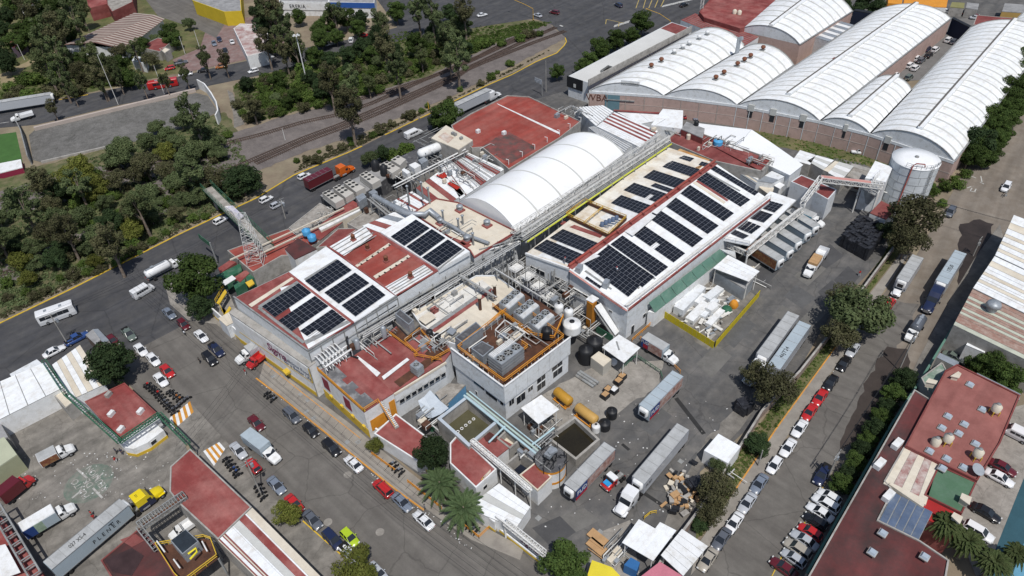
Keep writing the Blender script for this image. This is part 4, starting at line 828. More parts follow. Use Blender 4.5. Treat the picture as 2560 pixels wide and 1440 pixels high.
solo('valve_manifold',mb,[white],'bright white valve manifold at the corner of packing hall and office','manifold')
pipething('black_pipe','black bent pipe hugging the end wall of the packing hall','pipe',[(Z((868,842,10),(866,850,10),(880,890,8),(895,895,8)),.22),(Z((866,838,10),(900,818,10),(990,762,10)),.2)],blackp)
for x,y,h,l in [(962,842,2.6,'pale blue upright canister beside the brown walkway'),(895,870,2.2,'upright grey pressure pot by the packing hall wall')]:
 solo('canister',MB().lathe(G(x,y,8),[(.55,0),(.55,h),(.3,h+.3),(0,h+.35)],14),galv,l,'canister')
for i,(x,y) in enumerate([(1075,838),(1095,848)]): solo('black_drum',MB().lathe(G(x,y,7.5),[(.7,0),(.72,1.2),(.4,1.5),(0,1.5)],14),blackp,['black drum by the brown walkway, left of two','black drum by the brown walkway, right of two'][i],'drum')
t = flat('low_red_block','low red terrace roof below the street office stair','building',[(935,1085),(990,1035),(1090,1110),(1100,1130),(1060,1150),(1045,1155)],3.4,white,redr,.2)
t = flat('low_red_block','red roofed white lodge behind the palm trees','building',[(1125,1110),(1147,1085),(1242,1175),(1190,1222),(1125,1160)],3.8,white,redr,.3)
lg = [lift(p,0) for p in GL([(1190,1222),(1242,1175)],3.8)]; window(t,lg[0],lg[1],.3,.5,1.6,2.6)
for k in range(8): patch(t,[(1203+k*3,1200 - k*2.6),(1204.6+k*3,1201 - k*2.6),(1210+k*2.4,1193 - k*2.6),(1208+k*2.4,1192 - k*2.6)],3.8,creamr if k else yellowp,.03,'painted_rung')
striproof('gatehouse','white sheet roofed gatehouse at the end of the front wall',[(1165,1270),(1248,1208),(1326,1267),(1290,1320)],3.4,5,[whroof,whroof,translm,whroof],white)
def wallthing(label,px,h,w,m,base=None,name='boundary_wall',cap=None):
 p = GL(px,0); t_ = thing(name,label,'wall',p[0])
 for a,b2 in zip(p,p[1:]):
  part('wall_section',MB().beam(a+Vector((0,0,h/2)),b2+Vector((0,0,h/2)),w,h),m,t_)
  if base: part('painted_base',MB().beam(a+Vector((0,0,.35)),b2+Vector((0,0,.35)),w+.06,.7),base,t_)
  if cap: part('coping',MB().beam(a+Vector((0,0,h+.05)),b2+Vector((0,0,h+.05)),w+.1,.1),cap,t_)
 return t_,p
wallthing('white front wall with yellow base beside the fenced garden',[(945,1095),(1045,1160),(1125,1222)],3.0,.3,white,yellowp)
wallthing('white street wall with yellow base by the gatehouse',[(1180,1285),(1240,1330)],3.2,.3,white,yellowp)
wallthing('white and yellow entrance wall beside the big tree at the corner of the packing hall',[(535,790),(604,852)],3.0,.3,white,yellowp)
t,p = wallthing('white gate beam wall with crimson script beside the round tree',[(1242,1322),(1352,1408)],1.0,.3,white,yellowp)
ga_,gb_ = p; gz = 4.2
part('sign_board',MB().beam(ga_+Vector((0,0,3)),gb_+Vector((0,0,3)),.3,2.2),white,t)
gd_ = (gb_ - ga_).normalized(); gn = Vector((gd_.y,-gd_.x,0)); sp = GW(1323,1382,ga_+gn*.16,gb_+gn*.16); sp.z = 2.9; text(t,'Sigma',sp+gn*.03,gd_,(0,0,1),1.7,sgm,'lettering',.04,.15)
t = thing('gate_truss','long white lattice gate beam above the entrance wall','gate beam',ga_); part('lattice',truss(MB(),G(1262,1308,4.4),G(1362,1388,4.4),.9,.8,14,.09),steelw,t); part('post',MB().beam(G(1262,1308,4.4)*1,lift(G(1262,1308,4.4),0),.3).beam(G(1362,1388,4.4),lift(G(1362,1388,4.4),0),.3),steelw,t)
# ---------------------------------------------------------------- water treatment basins
def basin(label,px,zt_,zw,wm,th=.35,wall=concw):
 p = GL(px,zt_); t_ = thing('basin',label,'basin',lift(sum(p,Vector())/len(p),0)); part('basin_wall',ring(MB(),p,th,0,zt_),wall,t_)
 part('water',MB().poly([lift(q,zw) for q in inset(p,th*.9)]),wm,t_); return t_,p
muck = mat('green_brown_water',(.085,.08,.045),.15,.15,.3,spec=.5); dwat = mat('dark_water',(.022,.018,.010),.12,.2,.3,spec=.5); bwat = mat('blue_black_sludge',(.012,.016,.028),.4,.3,.4)
t,p = basin('greenish aeration basin with rows of white rings beside the grey block',[(1093,1047),(1167,990),(1250,1052),(1172,1118)],4.6,1.2,muck)
for k in range(12):
 u = (k % 6+.5)/6*.8+.1; v = .32 if k < 6 else .78; c = lerp(lerp(p[0],p[1],u),lerp(p[3],p[2],u),v); part('aerator_ring',MB().lathe(lift(c,1.22),[(.32,0),(.34,.1),(.2,.1),(.2,.0)],12),white,t)
part('basin_coping',ring(MB(),p,.6,4.6,4.75),mat('pale_blue_concrete',(.42,.47,.52),.8,.1,.3),t)
t = flat('basin_deck','red slab deck with a drain stain between the basins','deck',[(1178,1110),(1214,1074),(1282,1112),(1235,1148)],4.0,white,redr,0)
patch(t,[(1205,1085),(1222,1078),(1245,1095),(1240,1106),(1215,1104)],4.0,mat('wet_stain',(.08,.03,.025),.3,.3,.5))
basin('dark sludge basin between the red decks',[(1262,1160),(1300,1128),(1345,1158),(1300,1196)],4.0,.8,bwat)
basin('cream empty basin chamber with a coiled hose',[(1242,1096),(1265,1074),(1300,1100),(1275,1122)],4.2,2.4,creamr)
t = flat('basin_deck','small square red roof with cream edging below the lined tank','deck',[(1298,1188),(1340,1155),(1380,1193),(1344,1228)],4.4,white,redr,.12,pmat=creamr)
t,p = basin('deep dark water tank beside the orange cylinders',[(1365,1092),(1437,1040),(1500,1098),(1440,1150)],2.2,1.0,dwat,.45)
p = GL([(1165,985),(1345,1130)],4.9); mb = MB(); gp = mat('mint_pipe',(.40,.50,.45),.6,.1,.5); bp_ = mat('aqua_pipe',(.40,.54,.58),.6,.1,.5)
for k,(m,r) in enumerate([(bp_,.24),(gp,.22),(bp_,.14)]):
 o_ = DA*(-.5+k*.7); solo('basin_pipe',MB().tube([p[0]+o_,p[1]+o_],r,8),m,['wide aqua pipe along the top of the basin wall','mint green pipe along the inner side of the basin wall','thin aqua pipe farthest from the aeration basin'][k],'pipe','pipes along the basin wall')
solo('basin_pipe',MB().tube(Z((1330,1112,4.8),(1385,1070,4.8)),.2,8),bp_,'aqua pipe branching towards the dark water tank','pipe','pipes along the basin wall')
solo('basin_pipe',MB().tube(Z((1222,1106,4.8),(1262,1066,4.8)),.2,8),bp_,'short aqua pipe crossing to the red slab deck','pipe','pipes along the basin wall')
t = thing('pipe_bridge','white latticed pipe bridge running down past the red decks to the yard','pipe bridge',G(1250,1180)); part('lattice',truss(MB(),G(1180,1105,5.2),G(1325,1228,5.2),.7,.8,18,.09),steelw,t); part('pipe',MB().tube(Z((1178,1100,5.4),(1330,1226,5.4)),.22,8),white,t)
mb = MB()
for k in range(5): a = lerp(G(1180,1105,5.2),G(1325,1228,5.2),k/4); mb.beam(lift(a,0),a,.2)
part('post',mb,steelw,t)
c = lift((G(1345,1150,5)+G(1408,1150,5))/2,0); r = 2.7
t = thing('lined_tank','white cylinder tank with orange bands and black junk heaped on top','tank',c)
part('shell',MB().lathe(c,[(r,0),(r,5.2)],24),white,t); part('orange_band',MB().lathe(c,[(r+.03,4.4),(r+.03,5.0)],24),orangep,t); part('orange_band',MB().lathe(c,[(r+.03,1.4),(r+.03,2.0)],24),orangep,t)
mb = MB()
for k in range(45): a = rr.uniform(0,6.28); q_ = rr.uniform(0,r); p0 = c+Vector((q_*math.cos(a),q_*math.sin(a),5.3)); mb.tube([p0,p0+Vector((rr.uniform(-1,1),rr.uniform(-1,1),rr.uniform(.2,1.8)))],.07,4)
part('junk_heap',mb,blackp,t); part('motor_cover',MB().box(c+Vector((0,.4,6.6)),(2.2,1.2,.8),.9).box(c+Vector((.4,.1,7.2)),(1.6,.7,.5),.5),galv,t)
part('top_ring',MB().lathe(c,[(r+.1,5.1),(r+.1,5.3),(r - .1,5.3),(r - .1,5.22)],24),darkr,t)
mb = MB()
for k in range(6): a = k*1.05; mb.beam(c+Vector(((r+.1)*math.cos(a),(r+.1)*math.sin(a),0)),c+Vector(((r+.1)*math.cos(a),(r+.1)*math.sin(a),6.6)),.12)
part('post',mb,blackp,t)
def canopy(label,px,z,m=white,legs=True,n=1,group='white canopies'):
 q = GL(px,z); t_ = thing('canopy',label,'canopy',lift(sum(q,Vector())/len(q),0),group=group)
 if len(q) == 4 and n > 1:
  for i in range(n): part('roof_sheet',MB().slab([lerp(q[0],q[1],i/n+.004),lerp(q[0],q[1],(i+1)/n - .004),lerp(q[3],q[2],(i+1)/n - .004),lerp(q[3],q[2],i/n+.004)],.1),m,t_)
 else: part('roof',MB().slab(q,.12),m,t_)
 if legs:
  mb = MB()
  for p in inset(q,.4): mb.beam(lift(p,0),lift(p,z - .12),.16)
  part('leg',mb,steelw,t_)
  part('beam',ring(MB(),inset(q,.3),.12,z - .32,z - .13),steelg,t_)
 return t_
canopy('square white canopy over machinery beside the dark water tank',[(1302,1020),(1353,987),(1398,1023),(1346,1060)],5.0)
t = canopy('square white canopy with a grey slot near the tall black tanks',[(1505,868),(1547,836),(1601,869),(1560,907)],5.0); patch(t,[(1539,854),(1543,853),(1550,875),(1546,876)],5.0,steelg)
canopy('white canopy roof of the weighing hut beside the conveyor bridge',[(1783,670),(1820,637),(1899,678),(1872,704)],5.6,whroof,n=4)
flat('weigh_hut','grey panelled hut under the white canopy by the rubble store','hut',[(1790,680),(1815,660),(1885,695),(1862,722)],3.6,galv,greyr,0)
canopy('large white workshop canopy with a notch beside the wall',[(1555,1356),(1597,1298),(1638,1321),(1650,1305),(1691,1326),(1633,1402)],4.6,whroof)
t = canopy('pale blue and white sheet canopy over the side pavement',[(1652,1388),(1705,1322),(1770,1365),(1708,1440)],4.4,white,n=5)
flat('yard_hut','white roofed hut against the yard wall with junk around it','hut',[(1760,1126),(1796,1084),(1852,1116),(1820,1158)],3.6,white,whroof,0)
canopy('pink tarpaulin shelter at the bottom edge',[(1590,1450),(1650,1404),(1722,1450),(1680,1490)],4.0,mat('pink_tarp',(.50,.17,.22),.7,.1,.4)); canopy('yellow tarpaulin beside the round tree at the bottom edge',[(1468,1440),(1480,1400),(1530,1418),(1560,1450),(1500,1480)],3.4,mat('yellow_tarp',(.68,.56,.04),.7,.08,.4))
# ---------------------------------------------------------------- white vaulted warehouses
zw = 7.0
def wh(label,nl,nr,fl,fr,nb,vent=None,rise=3.6,z=zw,strip=.2):
 return vault('vaulted_warehouse',label,G(*nl,z),G(*nr,z),G(*fl,z),G(*fr,z),z,rise,nb,whroof,translm,brickw,greyw,strip,12,vent)
w1,a1 = wh('white barrel warehouse with the shop name wall, farthest left of the vault row',(1473,228),(1660,240),(1742,78),(1864,117),10)
w2,a2 = wh('white barrel warehouse with five rusty roof ventilators, second from the left',(1661,240),(1843,263),(1865,118),(1985,163),8)
w3,a3 = wh('longest white barrel warehouse with a dark ridge slot, in the middle of the row',(1844,263),(2050,303),(2190,28),(2378,46),24,(.045,1.0),4.0)
w4,a4 = wh('short white barrel warehouse with ridge slot wedged between two long ones',(2051,303),(2175,335),(2193,195),(2280,226),9,(.05,1.0),2.6)
w5,a5 = wh('white barrel warehouse behind the round tank beside the tree hedge',(2176,335),(2386,404),(2428,68),(2625,92),24,(.03,1.0),4.2)
w6,a6 = wh('white barrel warehouse at the back with a ridge slot and grey patch',(1846,76),(2000,112),(1975,-40),(2132,28),9,(0,1.0),4.0,7.5)
w7,a7 = wh('white warehouse roof at the top right corner of the photo',(2516,74),(2700,130),(2560,30),(2760,60),5,None,3.0,8.)
part('parapet',MB().slab([a1(0,.42)+Vector((0,0,.9)),a1(0,.66)+Vector((0,0,.9)),a1(0,.66)+DA*.3+Vector((0,0,.9)),a1(0,.42)+DA*.3+Vector((0,0,.9))],1.6),greyw,w1)
for u,k,l in [(.10,.5,'rusty round ventilator nearest the shop name wall on the first vault'),(.17,.5,'rusty round ventilator second from the wall on the first vault')]:
 pass
def vv(w,a,u,k,m,l,grp):
 c = a(u,k); v = thing('roof_ventilator',l,'ventilator',c,group=grp); part('curb',MB().box(c+Vector((0,0,.2)),(1.3,1.3,.4),A_),steelg,v); part('cap',MB().lathe(c,[(.42,.3),(.42,.8),(.75,.9),(.8,1.3),(.6,1.6),(0,1.75)],12),m,v)
for i,u in enumerate((.25,.35)): vv(w1,a1,u,.47,rustv,['rusty ventilator nearer the shop name wall on the first vault','rusty ventilator just behind the first on the first vault'][i],'rusty ventilators on the vaults')
for i,u in enumerate((.50,.59,.66,.77,.86)): vv(w1,a1,u,.44,white,'white ventilator number %s from the front of the white five on the first vault' % ('one','two','three','four','five')[i],'white ventilators on the first vault')
for i,u in enumerate((.20,.31,.50,.60,.69,.88)): vv(w2,a2,u,.48,rustv,('frontmost','second','third','fourth','fifth','rearmost')[i]+' rusty ventilator along the crown of the second vault','rusty ventilators on the vaults')
c = a2(.8,.1); solo('duct_chimney',MB().beam(c,c+Vector((0,0,5.5)),1.1).beam(c+Vector((0,0,5.2)),c+DB*1.2+Vector((0,0,5.6)),1.1),galv,'tall grey square duct rising in the gutter between the first two vaults','duct')
part('roof_panel',MB().slab([a6(.8,.58)+Vector((0,0,.1)),a6(.95,.58)+Vector((0,0,.1)),a6(.95,.7)+Vector((0,0,.1)),a6(.8,.7)+Vector((0,0,.1))],.05),steelg,w6,'dark grey translucent patch')
part('roof_panel',MB().slab([a3(.37,.42)+Vector((0,0,.1)),a3(.37,.5)+Vector((0,0,.1)),a3(.385,.5)+Vector((0,0,.1)),a3(.385,.42)+Vector((0,0,.1))],.05),redr,w3,'small dark red patch')
fw = [G(*p,zw) for p in [(1473,228),(1660,240),(1843,263),(2050,303),(2175,335),(2386,404)]]
wt = thing('warehouse_wall','long salmon wall with pale bands under the white vaults','wall',lift(fw[2],0))
fl_ = mat('pale_band',(.48,.42,.38),.8,.05,.3)
for i,(a,b2) in enumerate(zip(fw,fw[1:])):
 a,b2 = lift(a,0),lift(b2,0); n_ = (4,4,6,3,6)[i]
 for k in range(n_):
  for z0,z1 in ((0,3.4),(3.5,6.4)):
   q,n = wallrect(a,b2,k/n_+.006,(k+1)/n_ - .006,z0,z1,.3); part('wall_panel',wallslab(MB(),q,n,.2),brickw,wt)
  q,n = wallrect(a,b2,k/n_ - .004,k/n_+.004,0,6.6,.42); part('post',wallslab(MB(),q,n,.3),fl_ if i < 2 else greyw,wt)
 q,n = wallrect(a,b2,0,1,3.38,3.52,.34); part('band',wallslab(MB(),q,n,.2),fl_,wt)
 q,n = wallrect(a,b2,0,1,6.4,7.2,.36); part('fascia',wallslab(MB(),q,n,.3),greyw,wt)
g0,g1 = lift(fw[0],0),lift(fw[1],0)
q,n = wallrect(g0,g1,.01,.21,2.0,6.3,.42); part('name_board',wallslab(MB(),q,n,.1),brickw,wt)
sp = (q[0]+q[2])/2; text(wt,'WBA',sp+n.normalized()*.06+Vector((0,0,.9)),(g1 - g0),(0,0,1),3.2,mat('brown_lettering',(.12,.05,.035),.7,.1,1),'lettering',.05)
q,n = wallrect(g0,g1,.22,.42,.4,6.3,.42); part('blue_door',wallslab(MB(),q,n,.1),mat('teal_door',(.13,.23,.27),.7,.1,.4),wt)
q,n = wallrect(g0,g1,.22,.62,4.6,4.9,.6); part('awning_bar',wallslab(MB(),q,n,.3),steelg,wt)
for (i,u) in [(2,.15),(2,.42),(2,.78),(3,.5),(4,.2)]:
 a,b2 = lift(fw[i],0),lift(fw[i+1],0); window(wt,a - Vector((0,0,0)),b2,u,u+.05,4.2,6.0) if 0 else None
 q,n = wallrect(a,b2,u,u+.055,4.0,6.0,.4); part('window',wallslab(MB(),q,n,.08),glass,wt); q,n = wallrect(a,b2,u - .01,u+.065,6.1,8.2,.5); part('vent_hood',wallslab(MB(),q,n,.4),translm,wt)
t = flat('long_annex','long pale flat roof annex with black glazed front beside the street trees','building',[(1421,191),(1470,207),(1729,72),(1679,56)],7.2,greyw,mat('pale_grey_membrane',(.56,.56,.54),.7,.06,.1),.12)
patch(t,[(1652,71),(1695,87),(1728,72),(1680,57)],7.2,dred)
part('parapet',MB().beam(G(1471,207,8.2),G(1729,72,8.2),.3,2.2),concw,t)
a,b2 = lift(G(1421,191,7.2),0),lift(G(1470,207,7.2),0); q,n = wallrect(a,b2,-.05,.75,3.6,7.4,.3); part('black_glazing',wallslab(MB(),q,n,.25),blackp,t); q,n = wallrect(a,b2,.3,.42,4.2,5.4,.35); part('window',wallslab(MB(),q,n,.05),translm,t)
part('skylight_frame',ring(MB(),GL([(1501,176),(1520,163),(1540,170),(1520,183)],7.9),.2,7.2,8.0),steelg,t); patch(t,[(1503,176),(1520,165),(1538,171),(1520,181)],7.2,dark,h=.1)
striproof('red_roof_building','red panel roof with cream ribs behind the first vaults',[(1702,50),(1738,33),(1897,92),(1862,114)],7.6,7,[redr],gap=.016)
t = flat('red_roof_building','dark red flat roofed factory at the top edge beside the avenue','building',[(1748,30),(1800,-30),(1960,-30),(1968,0),(1880,65),(1850,72),(1760,45)],9.0,dred,redr,.2)
flat('red_roof_building','small red roofed block at the back of the car alley','building',[(2433,62),(2442,38),(2540,46),(2515,72)],6.5,concw,dred,.1)
striproof('link_shelter','grey sheet shelter with pale skylights between two barrel warehouses',[(2035,92),(2100,52),(2135,62),(2072,104)],6.5,9,[galv,white])
flat('white_lift_block','cream windowed block in front of the back barrel warehouse','building',[(1858,108),(1900,62),(1985,100),(1998,125),(1915,135)],6.8,creamr,concw,.1) if 0 else None
for i,(x,y) in enumerate([(1836,34),(1848,36)]): solo('water_tank',MB().lathe(G(x,y,9),[(.8,0),(.85,1.2),(.4,1.6),(0,1.7)],12),creamr,['cream roof tank by the red factory edge, left one','cream roof tank by the red factory edge, right one'][i],'water tank')
t = thing('lattice_mast','grey lattice mast standing on the red factory by the avenue','mast',G(1755,22,0)); b = G(1753,28,8); mb = MB()
for z in range(0,12,2):
 for dx,dy in ((-.5,-.5),(.5,-.5),(.5,.5),(-.5,.5)): mb.beam(b+Vector((dx,dy,z)),b+Vector((dx,dy,z+2)),.09); mb.beam(b+Vector((dx,dy,z)),b+Vector((-dy,dx,z+2)),.06)
part('lattice',mb,steelw,t)
flat('dark_blue_wall_block','dark blue painted wall at the far end of the car alley','wall',[(2380,46),(2384,42),(2432,66),(2428,70)],6.0,mat('dark_blue_wall',(.012,.02,.045),.8,.1,.3),blackp,0)
flat('dark_blue_wall_block','dark blue painted wall between the back vault and the longest one','wall',[(2134,26),(2140,22),(2188,30),(2185,34)],6.0,mat('dark_blue_wall',(.012,.02,.045)),blackp,0)
for l,q,z,w_,r_ in [('orange shop wall at the top edge beyond the vaults',[(2220,8),(2222,-20),(2258,-20),(2255,10)],5,orangep,orangep),('white shop with orange stripe at the top edge',[(2258,14),(2262,-8),(2370,-2),(2366,18)],4,white,orangep),('olive awning stall at the top edge',[(2375,17),(2380,5),(2412,7),(2410,20)],3.5,concw,mat('olive_tarp',(.22,.21,.09),.8,.1,.4)),('grey awning stall at the top edge',[(2414,20),(2418,6),(2448,9),(2444,24)],3.5,concw,greyr),('yellow walled shop at the top right corner',[(2505,28),(2512,8),(2600,14),(2590,34)],4.5,mat('ochre_wall',(.45,.30,.10),.8,.1,.4),greyr)]:
 flat('shop',l,'shop',q,z,w_,r_,0)
# ---------------------------------------------------------------- avenue-side low roofs and plant
t = flat('red_terrace','orange-red low flat roof under the lattice pylon by the avenue','building',[(568,627),(722,572),(745,590),(820,560),(840,575),(790,610),(745,640),(705,640),(632,682)],4.6,concw,redr2,.15)
t = flat('red_terrace','dark red roofed penthouse with an open side next to the blue tanks','building',[(712,622),(745,595),(792,622),(737,648)],6.2,white,maroon,.0)
flat('rubble_terrace','grey terrace roof covered with scrap beside the avenue wall','building',[(722,570),(800,508),(840,530),(825,555),(745,588)],4.4,concw,mossr,.15)
flat('rubble_terrace','mossy concrete roof square between white beams and the packing hall','building',[(868,560),(925,522),(960,540),(905,580)],5.5,concw,mossr,.2)
flat('red_terrace','faded red terrace with coiled cables beside the white corrugated corner','building',[(790,620),(845,572),(900,570),(830,615)],5.0,concw,dred,.1)
flat('red_terrace','narrow red roof band along the avenue under the white beams','building',[(770,585),(880,500),(905,515),(800,600)],5.2,concw,redr,.0)
t = thing('green_terrace','stepped terrace with green and red floors at the avenue corner','terrace',G(580,690));
for q,m,z in [([(537,690),(600,658),(605,676),(563,697)],greenp,3.6),([(545,670),(575,650),(590,655),(552,682)],redr,3.4),([(584,694),(612,676),(628,678),(600,705)],redr,3.2),([(582,708),(612,692),(614,706),(588,724)],greenp,3.0),([(612,690),(632,682),(636,694),(618,706)],greenp,3.0)]:
 part('terrace_floor',MB().prism(GL(q,z),0,z),[m],t)
part('yellow_steps',MB().slab([G(613,706,3.4),G(630,698,3.4),G(636,708,3.1),G(622,717,3.1)],.3),yellowp,t)
part('canopy',MB().slab(GL([(552,705),(580,688),(590,696),(563,713)],5.0),.1),white,t)
striproof('corner_canopy','cream slatted canopy by the yellow ladder platforms at the corner',[(545,796),(590,770),(596,800),(566,815)],3.8,4,[creamr])
t = thing('yellow_ladder_platform','two yellow loading ladder platforms in the dark corner by the big tree','platform',G(560,760));
for q in [[(541,757),(562,722),(567,730),(548,760)],[(560,787),(573,765),(578,770),(566,790)]]: part('platform',MB().slab(GL(q,3.4),.25),yellowp,t)
part('frame',rail(rail(MB(),[G(540,757,3.4),G(560,722,3.4)],1,1.2,.08),[G(548,760,3.4),G(560,787,3.4)],1,1.2,.08),yellowp,t)
for l,q in [('lower of two parallel cream pipe beams across the red terrace',Z((575,650,6.3),(860,520,6.3))),('upper of two parallel cream pipe beams across the red terrace',Z((640,640,6.3),(905,515,6.3)))]: solo('beam',MB().beam(q[0],q[1],.3),creamr,l,'beam','cream beams over the terraces')
flat('white_parapet_roof','long narrow white roof strip running along the red terrace','roof',[(795,568),(897,517),(903,524),(802,576)],5.9,creamr,white,0)
for i,(x,y) in enumerate([(767,585),(781,599)]):
 c = G(x,y,6.0); tt = thing('water_tank',['sky blue plastic tank nearer the avenue on the red penthouse','sky blue plastic tank nearer the packing hall on the red penthouse'][i],'water tank',c,group='sky blue tanks'); r = 1.05
 part('tank_body',MB().lathe(c,[(r,0),(r*1.02,1.1),(r*.98,1.2),(r*.4,1.55),(r*.3,1.7),(0,1.72)],18),bluep,tt); mb = MB()
 for k in range(8): a = k*.785; mb.beam(c+Vector((r*.4*math.cos(a),r*.4*math.sin(a),1.6)),c+Vector((r*math.cos(a),r*math.sin(a),1.22)),.14,.1)
 part('rib',mb,bluep,tt)
def condenser(l,px,z=7.2,h=1.7,fans=(2,3)):
 q = GL(px,z); c = sum(q,Vector())/4; tt = thing('condenser_unit',l,'condenser',lift(c,z - h),group='cream condenser units by the avenue'); part('casing',MB().prism(q,z - h,z),mat('condenser_cream',(.46,.44,.40),.7,.06,.4),tt)
 part('base_frame',MB().prism(inset(q,-.1),z - h - .25,z - h),steelg,tt)
 for i in range(fans[0]):
  for j in range(fans[1]):
   p = lerp(lerp(q[0],q[1],(i+.5)/fans[0]),lerp(q[3],q[2],(i+.5)/fans[0]),(j+.5)/(fans[1]+1.2)); mb = MB(); mb.lathe(p,[(.52,0),(.55,.1),(.47,.1),(.47,.01)],16,0); mb.lathe(p,[(.46,.02),(.46,.04)],16,1); part('fan',mb,[steelg,dark],tt)
condenser('cream condenser unit nearest the rubble terrace',[(805,482),(822,474),(859,497),(838,508)]); condenser('cream condenser unit second from the rubble terrace',[(832,469),(848,460),(884,482),(864,494)])
condenser('cream condenser unit third from the rubble terrace',[(858,455),(875,447),(912,469),(890,480)]); condenser('cream condenser unit left of the dark blue tanks',[(898,437),(916,427),(951,449),(930,461)]); condenser('cream condenser unit right of the dark blue tanks',[(949,411),(968,402),(1001,420),(980,433)])
condenser('squarish cream unit with two fans beyond the condenser row',[(977,399),(995,388),(1015,398),(1000,413)],7.6,2.0,(2,1))
flat('condenser_deck','grey steel deck carrying the row of cream condensers','deck',[(800,488),(1000,392),(1020,405),(930,470),(845,520),(838,515)],5.2,darkr,greyr,0)
flat('plant_deck','cluttered dark deck between condensers and the white gas tank','deck',[(1000,392),(1085,350),(1140,378),(1110,400),(1030,450),(1010,430)],5.0,concw,darkr,0)
for q,z,m,l in [([(889,492),(908,482),(916,492),(897,505)],8.6,galv,'big grey duct box at the start of the insulated duct'),([(921,480),(935,473),(944,480),(930,487)],8.8,galv,'flat grey duct box joining the insulated duct'),([(1022,412),(1038,405),(1052,413),(1036,422)],8.2,white,'white square panel over the compressor cluster'),([(1004,425),(1010,420),(1026,430),(1018,435)],7.6,white,'small white panel beside the compressor cluster'),([(1045,400),(1060,392),(1070,400),(1054,410)],7.6,galv,'grey compressor housing behind the white panel')]:
 solo('duct_box',MB().prism(GL(q,z),z - 2.4,z,bottom=True),m,l,'duct box')
for i,(x,y) in enumerate([(940,425),(962,437)]): solo('dark_tank',MB().lathe(G(x,y,5.2),[(1.15,0),(1.15,2.6),(.5,3.1),(.35,3.3),(0,3.3)],16),blackp,['dark blue-black round tank among condensers, farther one','dark blue-black round tank among condensers, nearer one'][i],'tank')
a,b2 = G(1050,385,8.0),G(1105,363,8.0); d = (b2 - a).normalized()
t = thing('gas_tank','long white horizontal gas tank by the plant room','gas tank',lift(a,5)); part('vessel',MB().lathe(a - d*.6,[(0,0),(.9,.15),(1.35,.8),(1.35,(b2 - a).length+.4),(.9,(b2 - a).length+1.0),(0,(b2 - a).length+1.15)],18,0,d),white,t)
for k in (.2,.8): part('saddle',MB().box(lift(lerp(a,b2,k),5.9),(.5,2.2,1.8),math.atan2(d.y,d.x)),steelg,t)
t = thing('pipe_structure','open grey steel frame with pipes beyond the gas tank','steel frame',G(1060,350)); mb = MB();
for k in range(16): p = G(1028+rr.uniform(0,55),375 - rr.uniform(0,40),rr.uniform(6,9.5)); mb.tube([p,p+rr.choice((DA,DB))*rr.uniform(3,7)],.12,5)
part('pipework',mb,steelg,t)
rack('long process pipe rack between condensers and the red striped roofs',(985,470),(1165,378),8.2,2.4,6,(steelg,pipeg,steelw),8); rack('grey twin pipes crossing from the duct boxes to the packing hall',(935,492),(1040,538),9.4,1.4,4,(galv,steelg),4); rack('grey pipe bundle over the white beams',(925,498),(985,548),8.5,1.8,6,(steelg,steelg,pipeg),3)
striproof('sloped_sheet_roof','white sheet roof with rust red stripes under the plant room',[(1098,412),(1150,372),(1262,422),(1150,498)],7.0,12,[whroof,redr,whroof,whroof],gap=.006,prop=[0,.12,.14,.3,.42,.44,.58,.68,.70,.8,.9,1])
for k in range(9):
 u = .3+k*.075; q = GL([(1098,412),(1150,372),(1262,422),(1150,498)],7.0); solo('roof_pipe',MB().tube([lerp(q[0],q[1],u)*1+Vector((0,0,.5)),lerp(q[3],q[2],u)+Vector((0,0,.5))],.09,5),steelg,ORD[k]+' thin grey pipe crossing the red striped white roof','pipe','thin pipes across the red striped roof')
striproof('sloped_sheet_roof','bright red flap and white sheet roof beside the slender stacks',[(1040,470),(1095,430),(1165,482),(1105,520)],7.0,5,[redr,creamr,redr,whroof,whroof])
striproof('sloped_sheet_roof','white ribbed roof with reddish bands beside the fat duct',[(978,505),(1030,478),(1092,517),(1058,545)],6.6,8,[whroof,whroof,redr,whroof])
for q in [[(1090,438),(1110,428),(1118,440),(1108,446)],[(1118,458),(1132,450),(1150,468),(1142,474)]]: solo('sheet_flap',MB().slab(GL(q,7.6),.1),mat('bright_red',(.36,.025,.015),.7,.1,.4),('upper' if q[0][0] < 1100 else 'lower')+' bright red roof flap on the sloped roofs by the barrel','roof panel','bright red roof panels')
striproof('sloped_sheet_roof','pale torn sheet roof at the upper end of the solar bay',[(905,565),(985,530),(1030,540),(955,583)],9.5,5,[whroof,redr,whroof,galv,whroof])
t = flat('open_pit_block','concrete gap with broken boards beside the mossy roof','building',[(840,590),(868,570),(905,588),(870,608)],4.0,concd,darkr,.1)
t = thing('railed_well','yellow railed rectangular well sunk in the cream roof of the solar hall','roof well',GP(1470,540,hp)); wq = [GP(*p,hp)+Vector((0,0,.6)) for p in [(1415,545),(1462,510),(1565,552),(1520,595)]]
for i in range(4): part('frame_beam',MB().beam(wq[i],wq[(i+1) % 4],.35,.6),brownd,t)
part('yellow_railing',rail(rail(MB(),wq,1.0,1.8,.1,closed=True),[lerp(wq[0],wq[1],.5) ,lerp(wq[3],wq[2],.5)] if 0 else [lerp(wq[0],wq[3],.45),lerp(wq[1],wq[2],.45)],1.0,1.8,.1),mat('rail_yellow',(.55,.34,.05),.6,.15,.6),t)
mb = MB()
for k in range(5): p = GP(1505+k*9,566 - k*4,hp); mb.lathe(p+Vector((0,0,.2)),[(.5,0),(.5,.9),(0,1.1)],10); mb.tube([p,p+DB*2+Vector((0,0,.8))],.12,5)
part('pump_group',mb,mat('pump_blue',(.10,.14,.22),.6,.2,.5),t)
zc = 7.2; cq = GL([(1805,598),(1873,612),(1990,500),(1925,478)],zc)
